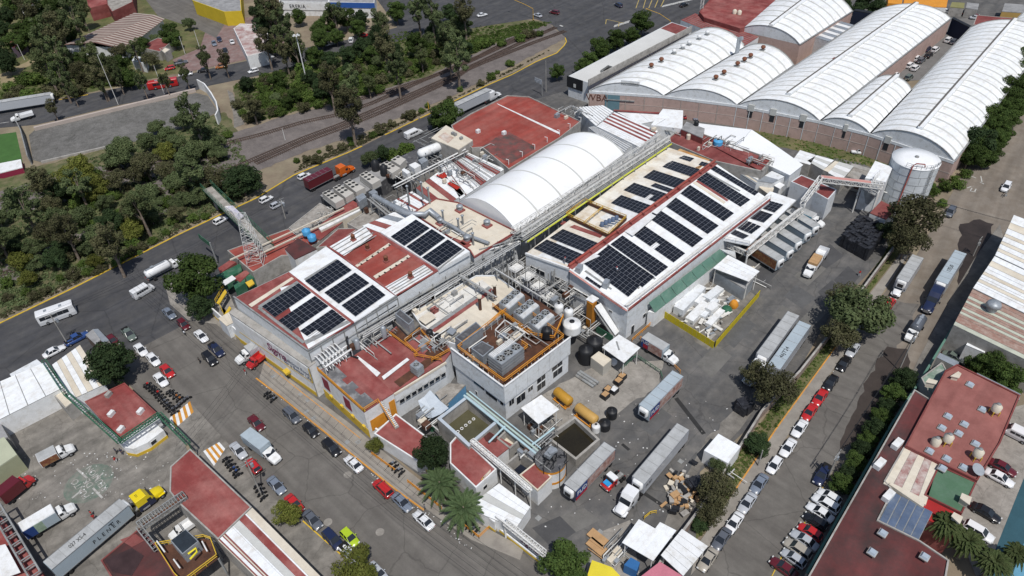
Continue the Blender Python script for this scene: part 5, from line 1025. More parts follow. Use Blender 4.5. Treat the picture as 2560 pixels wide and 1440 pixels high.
t = thing('dock_canopy','white loading canopy with four solar blocks over the row of trailers','canopy',lift(sum(cq,Vector())/4,0)); part('roof',MB().slab(cq,.4),whroof,t)
tr0,tr1 = G(1868,640,5.2),G(2008,528,5.2); part('lattice_girder',truss(MB(),tr0,tr1,2.0,.3,20,.12),steelw,t); part('walkway',MB().slab([G(1862,625,5.6),tr0,tr1,G(1998,520,5.6)],.15),mat('rusty_walkway',(.20,.09,.05),.85,.2,.3,(.3,.24,.2),.4,.5),t)
part('lattice_girder',truss(MB(),G(1800,610,4.4),G(1868,640,4.4),1.2,.3,10,.1),steelw,t)
mb = MB()
for p in (tr0,tr1,lerp(tr0,tr1,.5),G(1800,610,4.4)): mb.beam(lift(p,0),p,.35)
part('column',mb,steelw,t); part('eaves_rail',rail(MB(),[cq[0],cq[1]],1.0,3,.1),steelw,t)
for l,q,rws,cl in [('lowest solar block on the loading canopy',[(1821,583),(1836,575),(1872,591),(1858,599)],2,4),('second solar block on the loading canopy',[(1838,570),(1860,550),(1903,568),(1879,586)],4,4),('third solar block on the loading canopy',[(1868,545),(1893,525),(1932,538),(1910,558)],4,4),('uppermost solar block on the loading canopy',[(1898,520),(1920,502),(1959,513),(1936,533)],4,4)]: array(l,q,rws,cl,z=zc)
t = thing('conveyor_bridge','white lattice conveyor bridge climbing from the canopy to the round tank','conveyor',lift(G(2050,460,9),0)); p1_,p2_,p3_ = G(2005,512,8),G(2050,452,9.5),G(2205,470,9.0)
part('lattice',truss(truss(MB(),p1_,p2_,1.3,1.0,8,.12),p2_,p3_,1.2,1.2,16,.12),steelw,t); part('cover',MB().beam(p2_+Vector((0,0,1.3)),lerp(p2_,p3_,.8)+Vector((0,0,1.3)),1.1,.1),mat('faded_pink_coat',(.50,.25,.22)),t); mb = MB()
for p in (p1_,p2_,lerp(p2_,p3_,.97)): mb.beam(lift(p+DA*.5,0),p+DA*.5,.25).beam(lift(p - DA*.5,0),p - DA*.5,.25)
part('tower_leg',mb,steelw,t)
t = thing('hopper_tower','white steel hopper tower with pipes between the conveyor and the round tank','tower',G(2185,500)); pq = GL([(2150,470),(2175,445),(2212,462),(2192,492)],7.5); part('deck',MB().prism(pq,7.3,7.5,bottom=True),steelg,t); mb = MB()
for p in pq: mb.beam(lift(p,0),p+Vector((0,0,1)),.3)
part('leg',mb,steelw,t); part('railing',rail(MB(),pq,1.1,1.8,.09,closed=True),steelw,t); part('hopper',MB().lathe(lift(sum(pq,Vector())/4,2.5),[(.5,0),(1.6,3),(1.6,5),(.8,6)],14),galv,t)
for k in range(3): p = sum(pq,Vector())/4+DA*(k - 1)*1.3; part('riser',MB().tube([p,p+Vector((0,0,3.4)),p+DA*.8+Vector((0,0,4.0))],.22,8),white,t)
canopy('small white awning over the orange pallet stack',[(1932,462),(1945,453),(1962,462),(1950,472)],4.8)
# ---------------------------------------------------------------- buildings at the left and bottom
striproof('market_building','white sheet roof of the open shed at the left edge',[(-120,1005),(113,905),(158,968),(-120,1108)],4.8,6,[whroof],white)
flat('market_canopy','grey-white canopy behind the open shed at the left edge','building',[(24,935),(92,898),(104,908),(32,948)],4.2,concw,greyw,0)
striproof('market_building','white folded roof under the dark round tree',[(130,912),(200,862),(262,960),(175,1000)],4.6,6,[whroof,creamr],white)
flat('market_canopy','small pale square roof beside the green pipe frame','building',[(135,990),(160,972),(188,1002),(163,1022)],3.8,concw,creamr,.05)
t = flat('kiosk','grey roofed street kiosk with a pale awning by the parked blue pickup','kiosk',[(213,837),(232,823),(252,848),(240,862)],3.0,mat('kiosk_brown',(.14,.10,.08),.8,.2,.4),greyr,0)
flat('kiosk','pale metal roof behind the street kiosk','kiosk',[(232,823),(245,822),(272,850),(258,858)],3.3,concw,galv,0)
t = flat('guard_office','red roofed guard office with green gate pipes around it','office',[(212,1005),(312,958),(392,1033),(297,1099)],4.2,white,redr,.2,pmat=redr)
patch(t,[(222,1003),(310,960),(330,980),(245,1028)],4.2,mat('bitumen_grey',(.26,.08,.07),.9,.1),.03) if 0 else None
for x,y,l in [(271,986,'open beige roof hatch box at the back of the guard office roof'),(278,1034,'white roof unit near the middle of the guard office roof'),(351,1028,'white roof unit towards the street on the guard office roof'),(302,1073,'white roof unit near the front corner of the guard office roof')]: solo('roof_unit',MB().box(G(x,y,4.6),(1.3,.8,.8),A_+.5),[white if 'white' in l else concw],l,'roof unit')
p_ = G(368,1103); t = thing('guard_booth','curved white guard booth with yellow base under the guard office','booth',p_); cp = [G(*p) for p in [(313,1118),(322,1138),(345,1142),(380,1126),(420,1095),(395,1075),(330,1100)]]; part('wall',MB().prism(cp,0,2.4),white,t); part('yellow_base',ring(MB(),inset(cp,-.08),.06,0,.8),yellowp,t)
cp2 = [lift(p,0) for p in cp]; window(t,cp2[3],cp2[4],.1,.45,1.0,2.0)
t = thing('green_pipe_frame','green scaffold pipe frame running along the lot boundary','pipe frame',G(300,1080)); part('lattice',truss(MB(),G(112,905,5.2),G(165,985,5.2),.6,.8,6,.09),greenp,t); part('lattice',truss(MB(),G(165,985,5.2),G(300,1106,5.2),.6,.8,14,.09),greenp,t); part('lattice',truss(truss(MB(),G(300,1106,5.0),G(400,1038,5.0),.6,.8,8,.09),G(400,1038,5.),G(472,1110,5.),.6,.8,8,.09),greenp,t)
part('post',MB().beam(G(300,1106,0),G(300,1106,5),.2).beam(G(400,1038,0),G(400,1038,5),.2).beam(lift(G(472,1110,5),0),G(472,1110,5),.2).beam(lift(G(165,985,5),0),G(165,985,5),.2),greenp,t)
t = flat('street_shed','long red flat roof building at the bottom beside the parked motorcycles','building',[(424,1230),(426,1167),(476,1122),(630,1268),(545,1350),(443,1255)],5.6,concw,redr,.12)
sq = [(545,1351),(631,1269),(900,1540),(800,1600)]
t = striproof('street_shed','white and cream striped sheet roof building at the bottom edge',sq,5.6,10,[creamr,redr,whroof,redr,creamr,redr,whroof,whroof,translm,whroof,redr,whroof,creamr,whroof],concw,gap=.002,prop=[0,.02,.05,.12,.145,.175,.21,.40,.44,.6,.61,.78,.82,1])
t = flat('maroon_block','maroon flat roof with dark puddles at the bottom left','building',[(252,1402),(348,1322),(400,1372),(440,1440),(430,1530),(330,1530)],4.6,dred,maroon,.15)
patch(t,[(262,1400),(330,1370),(360,1390),(330,1440),(280,1430)],4.6,mat('puddle_dark',(.05,.03,.03),.35,.3,.4)); patch(t,[(300,1350),(340,1335),(360,1352),(330,1368)],4.6,dred)
t = thing('cooling_platform','yellow railed platform with a dark fabric topped cooling box at the bottom','platform',G(480,1400));
pq = GL([(395,1368),(418,1352),(520,1350),(545,1390),(500,1430),(450,1440)],6.0); pq = GL([(393,1366),(512,1346),(530,1352),(546,1395),(460,1460),(440,1440)],6.0); part('deck',MB().prism(pq,5.8,6.0,bottom=True),brownd,t); part('yellow_railing',rail(MB(),pq,1.1,1.5,.09,closed=True),yellowp,t)
bq = GL([(425,1351),(464,1322),(496,1352),(455,1385)],8.6); part('cooling_box',MB().prism(bq,6.0,8.5),galv,t); part('dark_top',MB().prism(inset(bq,.15),8.4,8.62),mat('dark_fabric',(.02,.028,.038),.8,.3,.8),t)
part('yellow_pipe',MB().tube(Z((470,1385,8.4),(490,1370,8.4),(492,1380,8.4),(475,1398,8.4)),.18,6),mat('bright_yellow',(.70,.60,.03),.6,.1,.5),t); mb = MB()
for p in pq: mb.beam(lift(p,0),lift(p,5.9),.25)
part('column',mb,steelg,t)
for i,q in enumerate([[(392,1352),(412,1380)],[(505,1353),(518,1378)],[(434,1398),(450,1420)]]): solo('light_tube',MB().tube([G(*q[0],7.4),G(*q[1],7.4)],.12,6),white,('left','right','lower')[i]+' white tube lamp on the yellow railed platform','lamp','white tube lamps on the platform')
t = thing('pipe_gantry','brown pipe gantry crossing from the red shed to the platform','gantry',G(400,1320)); part('lattice',truss(MB(),G(350,1320,5.5),G(465,1242,5.5),.8,1.6,16,.1),steelg,t); part('post',MB().beam(lift(G(350,1320,5.5),0),G(350,1320,5.5),.3).beam(lift(G(465,1242,5.5),0),G(465,1242,5.5),.3),steelg,t)
part('pipe',MB().tube(Z((352,1316,6),(466,1238,6)),.16,6).tube(Z((346,1324,6),(460,1247,6)),.16,6),brownd,t)
part('lattice',truss(MB(),G(350,1322,5.5),G(392,1375,5.5),.8,.8,6,.09),steelg,t)
flat('edge_shed','pale olive sheet roof shed at the left edge','shed',[(-60,1125),(10,1092),(42,1136),(-30,1185)],4.6,mat('olive_wall',(.33,.34,.22),.8,.1,.3),mat('olive_sheet',(.42,.44,.32),.7,.08,.3),0)
flat('edge_shed','grey boarded shed roof behind the olive shed','shed',[(-60,1080),(2,1060),(20,1092),(-40,1115)],3.8,concw,greyr,0)
t = flat('edge_wall_building','dark red wall building at the left bottom edge','building',[(-40,1280),(0,1288),(110,1440),(110,1560),(-80,1560)],3.6,dred,redr,.1); patch(t,[(-20,1380),(22,1370),(60,1440),(-20,1470)],3.6,white,.1,'roof_sheet',1.2)
t = thing('side_gantry','grey steel ladder gantry along the left bottom wall','gantry',G(60,1380)); part('lattice',truss(MB(),G(-10,1270,4.6),G(90,1440,4.6),.5,1.6,9,.16),steelg,t)
# ---------------------------------------------------------------- right side buildings
t = flat('maroon_warehouse','long maroon flat roofed warehouse along the right street','building',[(2285,975),(2330,1003),(2213,1205),(2233,1228),(2196,1302),(2298,1352),(2372,1402),(2352,1520),(1975,1520)],6.8,greenr,maroon,.25,pmat=concw)
t = flat('red_roof_office','wide brick-red flat roof with skylight domes at the right','office',[(2362,928),(2392,912),(2550,990),(2500,1110),(2443,1204),(2262,1116)],7.4,dred,mat('rose_red_roof',(.29,.115,.10),.85,.14,.08,(.21,.075,.065),.5,.3,streak=(43,.1,.5)),.25)
striproof('patchy_roof','beige sheet roof with flaking red patches beside the skylight roof',[(2262,1118),(2346,1162),(2315,1262),(2208,1208)],7.0,5,[creamr,mat('flaking_red',(.52,.47,.43),.85,.1,.3,(.26,.09,.08),.62,.6),creamr,mat('flaking_red',(.5,.5,.5)),creamr,mat('flaking_red',(.5,.5,.5))])
t = flat('green_roof','green coated flat roof with a dish antenna beside the skylight roof','building',[(2346,1163),(2442,1206),(2405,1285),(2310,1238)],7.0,dred,mat('green_coat',(.075,.15,.09),.85,.15,.15,(.11,.18,.13),.4,.3),.12)
flat('red_strip_roof','bright red terrace between green roof and blue glazing','roof',[(2314,1240),(2404,1286),(2390,1330),(2300,1290)],6.6,dred,mat('signal_red_coat',(.33,.02,.02),.8,.12,.3),0)
striproof('glazed_roof','blue translucent sheet roof with white bars at the bottom right',[(2234,1230),(2332,1280),(2296,1352),(2197,1302)],6.9,5,[mat('blue_translucent',(.085,.12,.19),.5,.2,.4,(.14,.17,.22),.4,.5)],gap=.012)
flat('cream_lintel','cream broken roof edge between patchy and blue roofs','roof',[(2222,1210),(2228,1206),(2316,1250),(2308,1268)],7.3,creamr,creamr,0)
sky_ = mat('skylight_dome',(.36,.42,.48),.4,.1,.5)
for i,(x,y) in enumerate([(2424,963),(2455,1025),(2369,1042),(2410,1062),(2354,1071),(2396,1085),(2438,1111),(2323,1129),(2366,1148),(2408,1170),(2355,1172)]+[(2206,1334),(2180,1382),(2311,1393)]):
 c = G(x,y,7.45); s_ = thing('skylight',(ORD[i]+' skylight dome down from the top of the wide red roof' if i < 11 else ('upper','left','right')[i - 11]+' skylight dome over the maroon roof'),'skylight',c,group='skylight domes'); part('curb',MB().box(c+Vector((0,0,.1)),(1.3,1.3,.2),A_),concw,s_); part('dome',MB().box(c+Vector((0,0,.38)),(1.15,1.15,.36),A_,0,.65,.65),sky_,s_)
for x,y,l in [(2483,1035,'cream water tank on a yellow stand, uppermost on the red roof'),(2363,1110,'cream water tank on a yellow stand beside a plain one'),(2437,1147,'cream water tank on a yellow stand above the dish'),(2337,1110,'cream water tank lying without a stand on the red roof')]:
 c = G(x,y,7.4); s_ = thing('water_tank',l,'water tank',c); st_ = 'yellow' in l; h = 1.0 if st_ else 0
 if st_:
  mb = MB()
  for k in range(4): p = c+Vector((.8*math.cos(A_+k*1.571),.8*math.sin(A_+k*1.571),0)); mb.beam(p,p+Vector((0,0,1)),.12); q_ = c+Vector((.8*math.cos(A_+(k+1)*1.571),.8*math.sin(A_+(k+1)*1.571),0)); mb.beam(p+Vector((0,0,1)),q_+Vector((0,0,1)),.12)
  part('stand',mb,yellowp,s_)
 part('tank_body',MB().lathe(c+Vector((0,0,h)),[(.75,0),(.8,1.1),(.4,1.5),(.35,1.65),(0,1.65)],16),creamr,s_); part('lid',MB().lathe(c+Vector((0,0,h+1.6)),[(.36,0),(.36,.12),(0,.15)],12),steelg,s_)
c = G(2436,1182,7.4); t = thing('dish_antenna','grey satellite dish on the green roof','dish antenna',c); part('dish',MB().lathe(c+Vector((0,0,.7)),[(.1,0),(.8,.3),(1.05,.6)],18,0,(.2,-.4,1)),galv,t); part('mast',MB().beam(c,c+Vector((0,0,.9)),.12),steelg,t)
for q,l in [([(2376,940),(2396,928),(2404,934),(2398,945)],'cream gabled skylight house at the corner of the red roof'),([(2314,955),(2340,960),(2345,952),(2322,945)],'cream gabled roof piece on the green terrace'),([(2400,1245),(2405,1232),(2430,1243),(2424,1262)],'cream box lid on the green roof'),([(2378,1290),(2385,1280),(2408,1292),(2400,1310)],'cream box lid on the red terrace strip')]: solo('roof_lid',MB().slab(GL(q,8.4),.15).prism(inset(GL(q,8.4),.15),7,8.3,top=False),creamr,l,'roof lid')  # cream lids and small gabled pieces of the roofs, each a separate object
flat('green_terrace_roof','green and white weathered terrace beside the street wall','terrace',[(2302,945),(2355,905),(2368,930),(2330,1000)],5.2,concw,mat('green_white_floor',(.10,.19,.13),.85,.15,.3,(.42,.44,.40),.5,.4),.15)
for x,y,l in [(2243,1110,'white box unit on the maroon roof'),(2199,1160,'smaller white box unit on the maroon roof'),(2221,1240,'white cylindrical heater on the maroon roof edge')]: solo('roof_unit',MB().box(G(x,y,7.4),(2.2,1.1,1.0),A_ - .1),[white],l,'roof unit')
striproof('patchwork_warehouse','large sheet roof in rust, cream and pale green stripes at the right',[(2430,720),(2490,640),(2640,730),(2620,945),(2384,812)],7.5,9,[mat('rusty_sheet',(.28,.17,.14),.8,.12,.3,(.40,.33,.28),.4,.8,corr=(43,.5,.1)),mat('pale_green_sheet',(.46,.49,.40),.7,.08,.3)]) if 0 else None
rs,pg = mat('rusty_sheet',(.28,.165,.13),.8,.12,.3,(.40,.32,.27),.45,.8),mat('pale_green_sheet',(.47,.49,.40),.7,.08,.3,(.36,.37,.31),.4,.5)
striproof('patchwork_warehouse','large sheet roof in rust, cream and pale green stripes at the right',[(2384,812),(2432,722),(2700,850),(2690,960)],7.5,9,[pg,rs,rs,pg,rs],concw,prop=[0,.09,.24,.31,.37,.43,.49,.55,.61,.67,.73,.8,.9,1])
striproof('patchwork_warehouse','white sheet roof with cream skylight strips at the right edge',[(2433,720),(2487,640),(2700,740),(2700,850)],7.8,9,[whroof,whroof,creamr],concw,prop=[0,.14,.2,.28,.34,.42,.5,.6,.7,.85,1])
striproof('patchwork_warehouse','white and beige ribbed roof at the top of the right row',[(2488,638),(2535,537),(2700,600),(2700,738)],8.0,9,[whroof,creamr],concw,prop=[0,.1,.17,.27,.34,.45,.52,.65,.8,1])
solo('roof_ventilator',MB().lathe(G(2478,775,7.6),[(1.0,0),(1.0,1),(1.5,1.2),(1.2,2),(0,2.2)],14),galv,'large grey round ventilator on the rust and cream roof','ventilator')
t = striproof('white_porch','white ribbed gabled porch roof between the patchwork and red roofs',[(2415,862),(2430,840),(2468,855),(2462,882)],5.0,4,[whroof],white); flat('white_fascia_block','white fascia band below the patchwork roof','building',[(2382,835),(2392,818),(2600,905),(2600,945)],4.4,greyw,white,0)
for i,q in enumerate([[(2342,893),(2350,882),(2398,905),(2392,918)],[(2437,942),(2443,932),(2552,985),(2548,1000)]]): striproof('lean_to',['grey translucent lean-to strip above the green terrace','grey translucent lean-to strip along the red roof edge'][i],q,6.0,1,[galv],concw,prop=[0,.5,1])
wallthing('green topped street wall along the maroon warehouse and terraces',[(2445,715),(2385,818),(2290,975),(2215,1090),(2110,1275),(2005,1460)],3.2,.3,concw,name='street_wall',cap=greenr)
wallthing('yard wall of brick and concrete along the side verge',[(2232,628),(2150,740),(2070,850),(1995,945),(1900,1045),(1860,1110),(1745,1290),(1655,1410),(1600,1500)],2.2,.3,mat('reddish_block_wall',(.24,.17,.14),.9,.15,.4,(.3,.27,.24),.5,.5),name='yard_wall',cap=concw)
# ---------------------------------------------------------------- upper left: old striped roof, shops, basin walls
rust2 = mat('brown_roof_sheet',(.16,.095,.08),.9,.15,.3); bei = mat('beige_roof_sheet',(.36,.31,.27),.9,.12,.3)
za,zb3 = 4.5,6.2
t = thing('striped_roof_hall','old gabled roof of brown and beige stripes among trees','hall',G(290,100))
for (q,zs) in [([(160,112),(335,32),(385,37),(236,106)],(za,za,zb3,zb3)),([(236,106),(385,37),(412,47),(312,124)],(zb3,zb3,za,za))]:
 p = [G(a[0],a[1],z) for a,z in zip(q,zs)]
 n_ = 36
 for i in range(n_): part('roof_sheet',MB().slab([lerp(p[0],p[1],i/n_),lerp(p[0],p[1],(i+1)/n_),lerp(p[3],p[2],(i+1)/n_),lerp(p[3],p[2],i/n_)],.12),(rust2,bei)[i % 2],t)
part('wall',MB().prism(GL([(164,112),(335,34),(406,48),(312,120)],4.2),0,4.2,top=False),white,t)
for l,q,z,w_,r_ in [('small red roof house at the top left edge',[(48,15),(70,-15),(92,-12),(88,10)],5,white,redr),('red roofed building at the top edge left of the striped roof',[(212,-25),(262,-30),(268,10),(222,22)],5.5,dred,redr),('long terrace building with a pale mossy roof at the top',[(268,12),(265,-30),(330,-40),(332,5),(280,30)],5.5,dred,mossr),
      ('white hut with dark red roof under the trees at the left edge',[(20,112),(28,86),(60,95),(62,105),(32,122)],4,mat('mauve_wall',(.16,.12,.16),.9,.1,.3),dred),('white fronted shop with red roof patches beside the brick forecourt',[(584,72),(600,60),(668,62),(672,128),(618,142)],5,white,mat('red_white_roof',(.55,.52,.5),.85,.1,.2,(.22,.06,.05),.6,.25)),
      ('yellow fronted shop at the top edge',[(482,2),(480,-30),(600,-30),(604,28),(560,30)],6,mat('shop_yellow',(.60,.44,.03),.8,.08,.3),greyr),('white shop with a black name sign at the top edge',[(698,4),(698,-30),(822,-30),(822,6)],6,white,greyr),('bright blue and white shop at the top edge',[(822,6),(824,-30),(936,-30),(936,8)],6.5,white,greyr),('white hut behind the parking trees',[(330,152),(338,140),(365,146),(362,160)],3.5,greyw,greyw),('beige canopy kiosk among the round trees',[(398,122),(412,118),(426,124),(412,134)],3.5,concw,creamr),('brown roofed gatehouse beside the striped roof',[(345,118),(395,95),(432,102),(400,130)],3.6,concw,dred)]:
 flat('shop' if 'shop' in l else 'house',l,'shop' if 'shop' in l else 'house',q,z,w_,r_,.15)
a,b2 = lift(G(698,4,6),0),lift(G(822,6,6),0); c = thing('name_sign','white fascia sign with large black capitals on the shop at the top','sign',lift(a,4)); q,n = wallrect(a,b2,.0,.95,2.6,5.6,.25); part('board',wallslab(MB(),q,n,.1),white,c); text(c,'PEREPERERIA'[2:10] if 0 else 'ERERIA',(q[0]+q[1]+q[2]+q[3])/4 - (b2 - a)*.12+n.normalized()*.08,b2 - a,(0,0,1),2.2,blackp,'lettering',.05,0,1.1)
a,b2 = lift(G(822,6,6.5),0),lift(G(936,8,6.5),0); q,n = wallrect(a,b2,0,1,4.4,6.6,.2); solo('blue_fascia',wallslab(MB(),q,n,.15),mat('fascia_blue',(.03,.10,.35),.6,.1,.5),'bright blue fascia band on the shop at the top','fascia')
for u in (.15,.4,.62): q,n = wallrect(a,b2,u,u+.09,2.5,3.6,.1); solo('shop_window',wallslab(MB(),q,n,.06),glass,'dark window under the blue fascia','window','dark windows of the blue shop')
wallthing('pale low wall along the grey gravel basin beside the road',[(88,326),(200,299),(340,265),(490,229)],1.2,1.0,mat('pale_wall',(.42,.36,.32),.9,.1,.3),name='basin_parapet')
wallthing('white curved end wall of the gravel basin',[(500,222),(518,232),(535,255),(548,278),(552,300),(546,312)],3.6,.4,white,name='basin_parapet')
wallthing('pale low wall along the near edge of the gravel basin',[(105,408),(190,388),(290,365)],.7,.6,concw,name='basin_parapet')
t,_p = wallthing('tall dark screen wall at the left end of the gravel basin',[(48,318),(62,345),(72,382),(80,412)],3.2,.3,steelg,name='screen_wall')
flat('pitch_stand','white and red low stand beside the green pitch','stand',[(-40,432),(0,408),(52,398),(56,418),(0,432)],2.0,mat('stand_red',(.22,.02,.05),.8,.1,.3),white,0)
# ---------------------------------------------------------------- vehicles: one template per kind, then copies
paint = mat('paint',(.6,.6,.6),.3,.03,.5,spec=.5,coat=.6); tyre = mat('tyre',(.015,.015,.016),.9,.1,2); hub = mat('hub',(.30,.31,.32),.4,.1,2,metal=.5)
lampm = mat('lamp_lens',(.55,.56,.55),.2,.05,2); tailm = mat('tail_lens',(.25,.01,.01),.25,.05,2)
PC = {}
for n,c in dict(white=(.72,.73,.74),silver=(.42,.44,.47),grey=(.10,.11,.13),slate=(.17,.20,.25),black=(.012,.012,.014),navy=(.015,.022,.06),red=(.45,.02,.02),maroon=(.11,.012,.018),lime=(.38,.52,.02),orange=(.60,.12,.01),beige=(.36,.33,.28),blue=(.03,.07,.22),green=(.12,.15,.13),yellow=(.72,.56,.01),gold=(.33,.12,.03),steel=(.33,.40,.45)).items(): PC[n] = mat('paint_'+n,c,.3,.03,.5,spec=.5,coat=.5)
def wheel(t_,x,y,r=.33,w=.24):
 s = 1 if y > 0 else -1; o = part('wheel',MB().lathe((x,y - s*w/2,r),[(r*.6,-.0),(r,.02),(r,w - .02),(r*.6,w)] if s > 0 else [(r*.6,0),(r,-.02),(r,-w+.02),(r*.6,-w)],14,0,(0,1,0)),tyre,t_)
 part('rim',MB().lathe((x,y+s*w*.38,r),[(0,.03*s),(r*.55,.05*s),(r*.6,0)],12,0,(0,1,0)),hub,o)
def body(st,mi=0,kt=.84,sm=True):                       # stations: x,half width,bottom z,top z
 mb = MB(); vs = []
 for x,w,z0,z1 in st: vs += [(x,-w*.9,z0),(x,-w,z0+(z1 - z0)*.3),(x,-w*.97,z1 - .1),(x,-w*kt,z1),(x,0,z1+.03),(x,w*kt,z1),(x,w*.97,z1 - .1),(x,w,z0+(z1 - z0)*.3),(x,w*.9,z0)]
 n = 9; fs = [[i*n+k,i*n+k+1,(i+1)*n+k+1,(i+1)*n+k] for i in range(len(st) - 1) for k in range(n - 1)]+[[i*n+8,i*n,(i+1)*n,(i+1)*n+8] for i in range(len(st) - 1)]
 mb.add(vs,fs,mi,sm); mb.add(vs[:n],[list(range(n))],mi); mb.add(vs[-n:],[list(range(n))[::-1]],mi); return mb
def cabin(xa,xb,xc,xd,w,w2,z0,z1): return MB().add([(xa,-w,z0),(xb,-w,z0),(xb,w,z0),(xa,w,z0),(xc,-w2,z1),(xd,-w2,z1),(xd,w2,z1),(xc,w2,z1)],[[0,1,5,4],[1,2,6,5],[2,3,7,6],[3,0,4,7],[4,5,6,7]])
def lights(t_,xf,xr,w,zf,zr_=None):
 for s in (-1,1): part('headlight',MB().box((xf - .06,s*w,zf),(.2,.36,.14)),lampm,t_); part('tail_light',MB().box((xr+.04,s*w,zr_ or zf+.1),(.12,.3,.16)),tailm,t_)
def car(kind):
 L,W_,Ht,belt = dict(sedan=(4.6,1.8,1.44,.92),hatchback=(4.0,1.74,1.5,.95),suv=(4.6,1.88,1.68,1.08),pickup=(5.2,1.86,1.7,1.05))[kind]; h,w = L/2,W_/2
 t_ = thing(kind,'car','car')
 st = [(-h,w*.80,.42,belt - .12),(-h+.12,w*.93,.28,belt - .03),(-h+.8,w,.22,belt),(0,w,.2,belt),(h - 1.3,w,.22,belt - .03),(h - .5,w*.95,.26,belt - .16),(h - .1,w*.84,.32,belt - .27),(h,w*.7,.38,belt - .36)]
 part('body',body(st),paint,t_)
 xa,xb,xc,xd = dict(sedan=(-h+.75,h - 1.25,-h+1.4,h - 2.05),hatchback=(-h+.1,h - 1.0,-h+.5,h - 1.75),suv=(-h+.1,h - 1.1,-h+.45,h - 1.85),pickup=(-.9,h - 1.35,-.75,h - 2.15))[kind]
 part('windows',cabin(xa,xb,xc,xd,w*.88,w*.7,belt - .02,Ht - .02),glass,t_)
 part('roof',MB().box(((xc+xd)/2,0,Ht),(xd - xc+.06,w*1.42,.05)),paint,t_); mb = MB()
 for s in (-1,1):
  for a,b in ((xa,xc),(xb,xd),((xa+xb)/2 - .1,(xc+xd)/2)): mb.beam((a,s*w*.88,belt),(b,s*w*.71,Ht),.09,.07)
 part('pillars',mb,paint,t_)
 if kind == 'pickup': part('cargo_bed',MB().box((-1.75,0,1.0),(1.55,w*1.6,.14)),dark,t_)
 for x in (-h+.8,h - .85):
  for s in (-1,1): wheel(t_,x,s*(w - .06))
 lights(t_,h,-h,w*.62,belt - .32,belt - .2)
 for s in (-1,1): part('mirror',MB().box((xb - .5,s*(w+.08),belt+.05),(.14,.2,.13)),paint,t_)
 part('number_plate',MB().box((-h - .01,0,.6),(.03,.45,.13)),white,t_); return t_
def boxwheels(t_,xs,w,r=.5,dbl=True):
 for x in xs:
  for s in (-1,1): wheel(t_,x,s*w,r,.5 if dbl else .3)
def van(L=5.2,W_=2.0,Ht=2.25,kind='van',nw=3,cat='van'):
 h,w = L/2,W_/2; t_ = thing(kind,'van',cat)
 part('body',body([(-h,w*.93,.4,Ht - .1),(-h+.15,w,.3,Ht),(h - 1.6,w,.3,Ht),(h - .95,w*.97,.3,Ht*.62),(h - .2,w*.9,.35,Ht*.5),(h,w*.75,.4,Ht*.4)],0,.9,False),paint,t_)
 part('windscreen',MB().add([(h - 1.55,-w*.85,Ht - .06),(h - 1.55,w*.85,Ht - .06),(h - .9,w*.9,Ht*.63),(h - .9,-w*.9,Ht*.63)],[[0,1,2,3]]),glass,t_)
 for s in (-1,1):
  for k in range(nw): part('side_window',MB().box((h - 2.1 - k*(L - 2.6)/max(1,nw),s*(w+.005),Ht*.72),((L - 2.9)/max(1,nw),.03,Ht*.22)),glass,t_)
  part('mirror',MB().box((h - 1.1,s*(w+.15),Ht*.6),(.16,.25,.2)),paint,t_)
 for x in (-h+1.1,h - .9):
  for s in (-1,1): wheel(t_,x,s*(w - .05),.36)
 lights(t_,h,-h,w*.65,.75,.95); return t_
def bus(L=11.5,Ht=3.2,kind='bus'):
 h,w = L/2,1.25; t_ = thing(kind,'bus','bus'); part('body',body([(-h,w*.92,.4,Ht - .15),(-h+.2,w,.32,Ht),(h - .6,w,.32,Ht),(h - .15,w*.97,.35,Ht - .12),(h,w*.9,.4,Ht*.55)],0,.9,False),paint,t_)
 for s in (-1,1):
  for k in range(5): part('side_window',MB().box((-h+1.6+k*(L - 2.6)/5,s*(w+.005),Ht*.66),((L - 2.9)/5,.03,.95)),glass,t_)
  part('mirror',MB().box((h+.1,s*(w+.2),2.3),(.15,.25,.4)),blackp,t_)
 part('windscreen',MB().add([(h+.01,-w*.85,Ht*.52),(h+.01,w*.85,Ht*.52),(h - .12,w*.85,Ht - .3),(h - .12,-w*.85,Ht - .3)],[[0,1,2,3]]),glass,t_)
 for x in (-h*.45,h*.35): part('roof_hatch',MB().box((x,0,Ht+.06),(.9,.8,.12)),galv,t_)
 boxwheels(t_,(-h+2.4,h - 2.2),w - .1,.48,False); lights(t_,h,-h,w*.7,.8,1.1); return t_
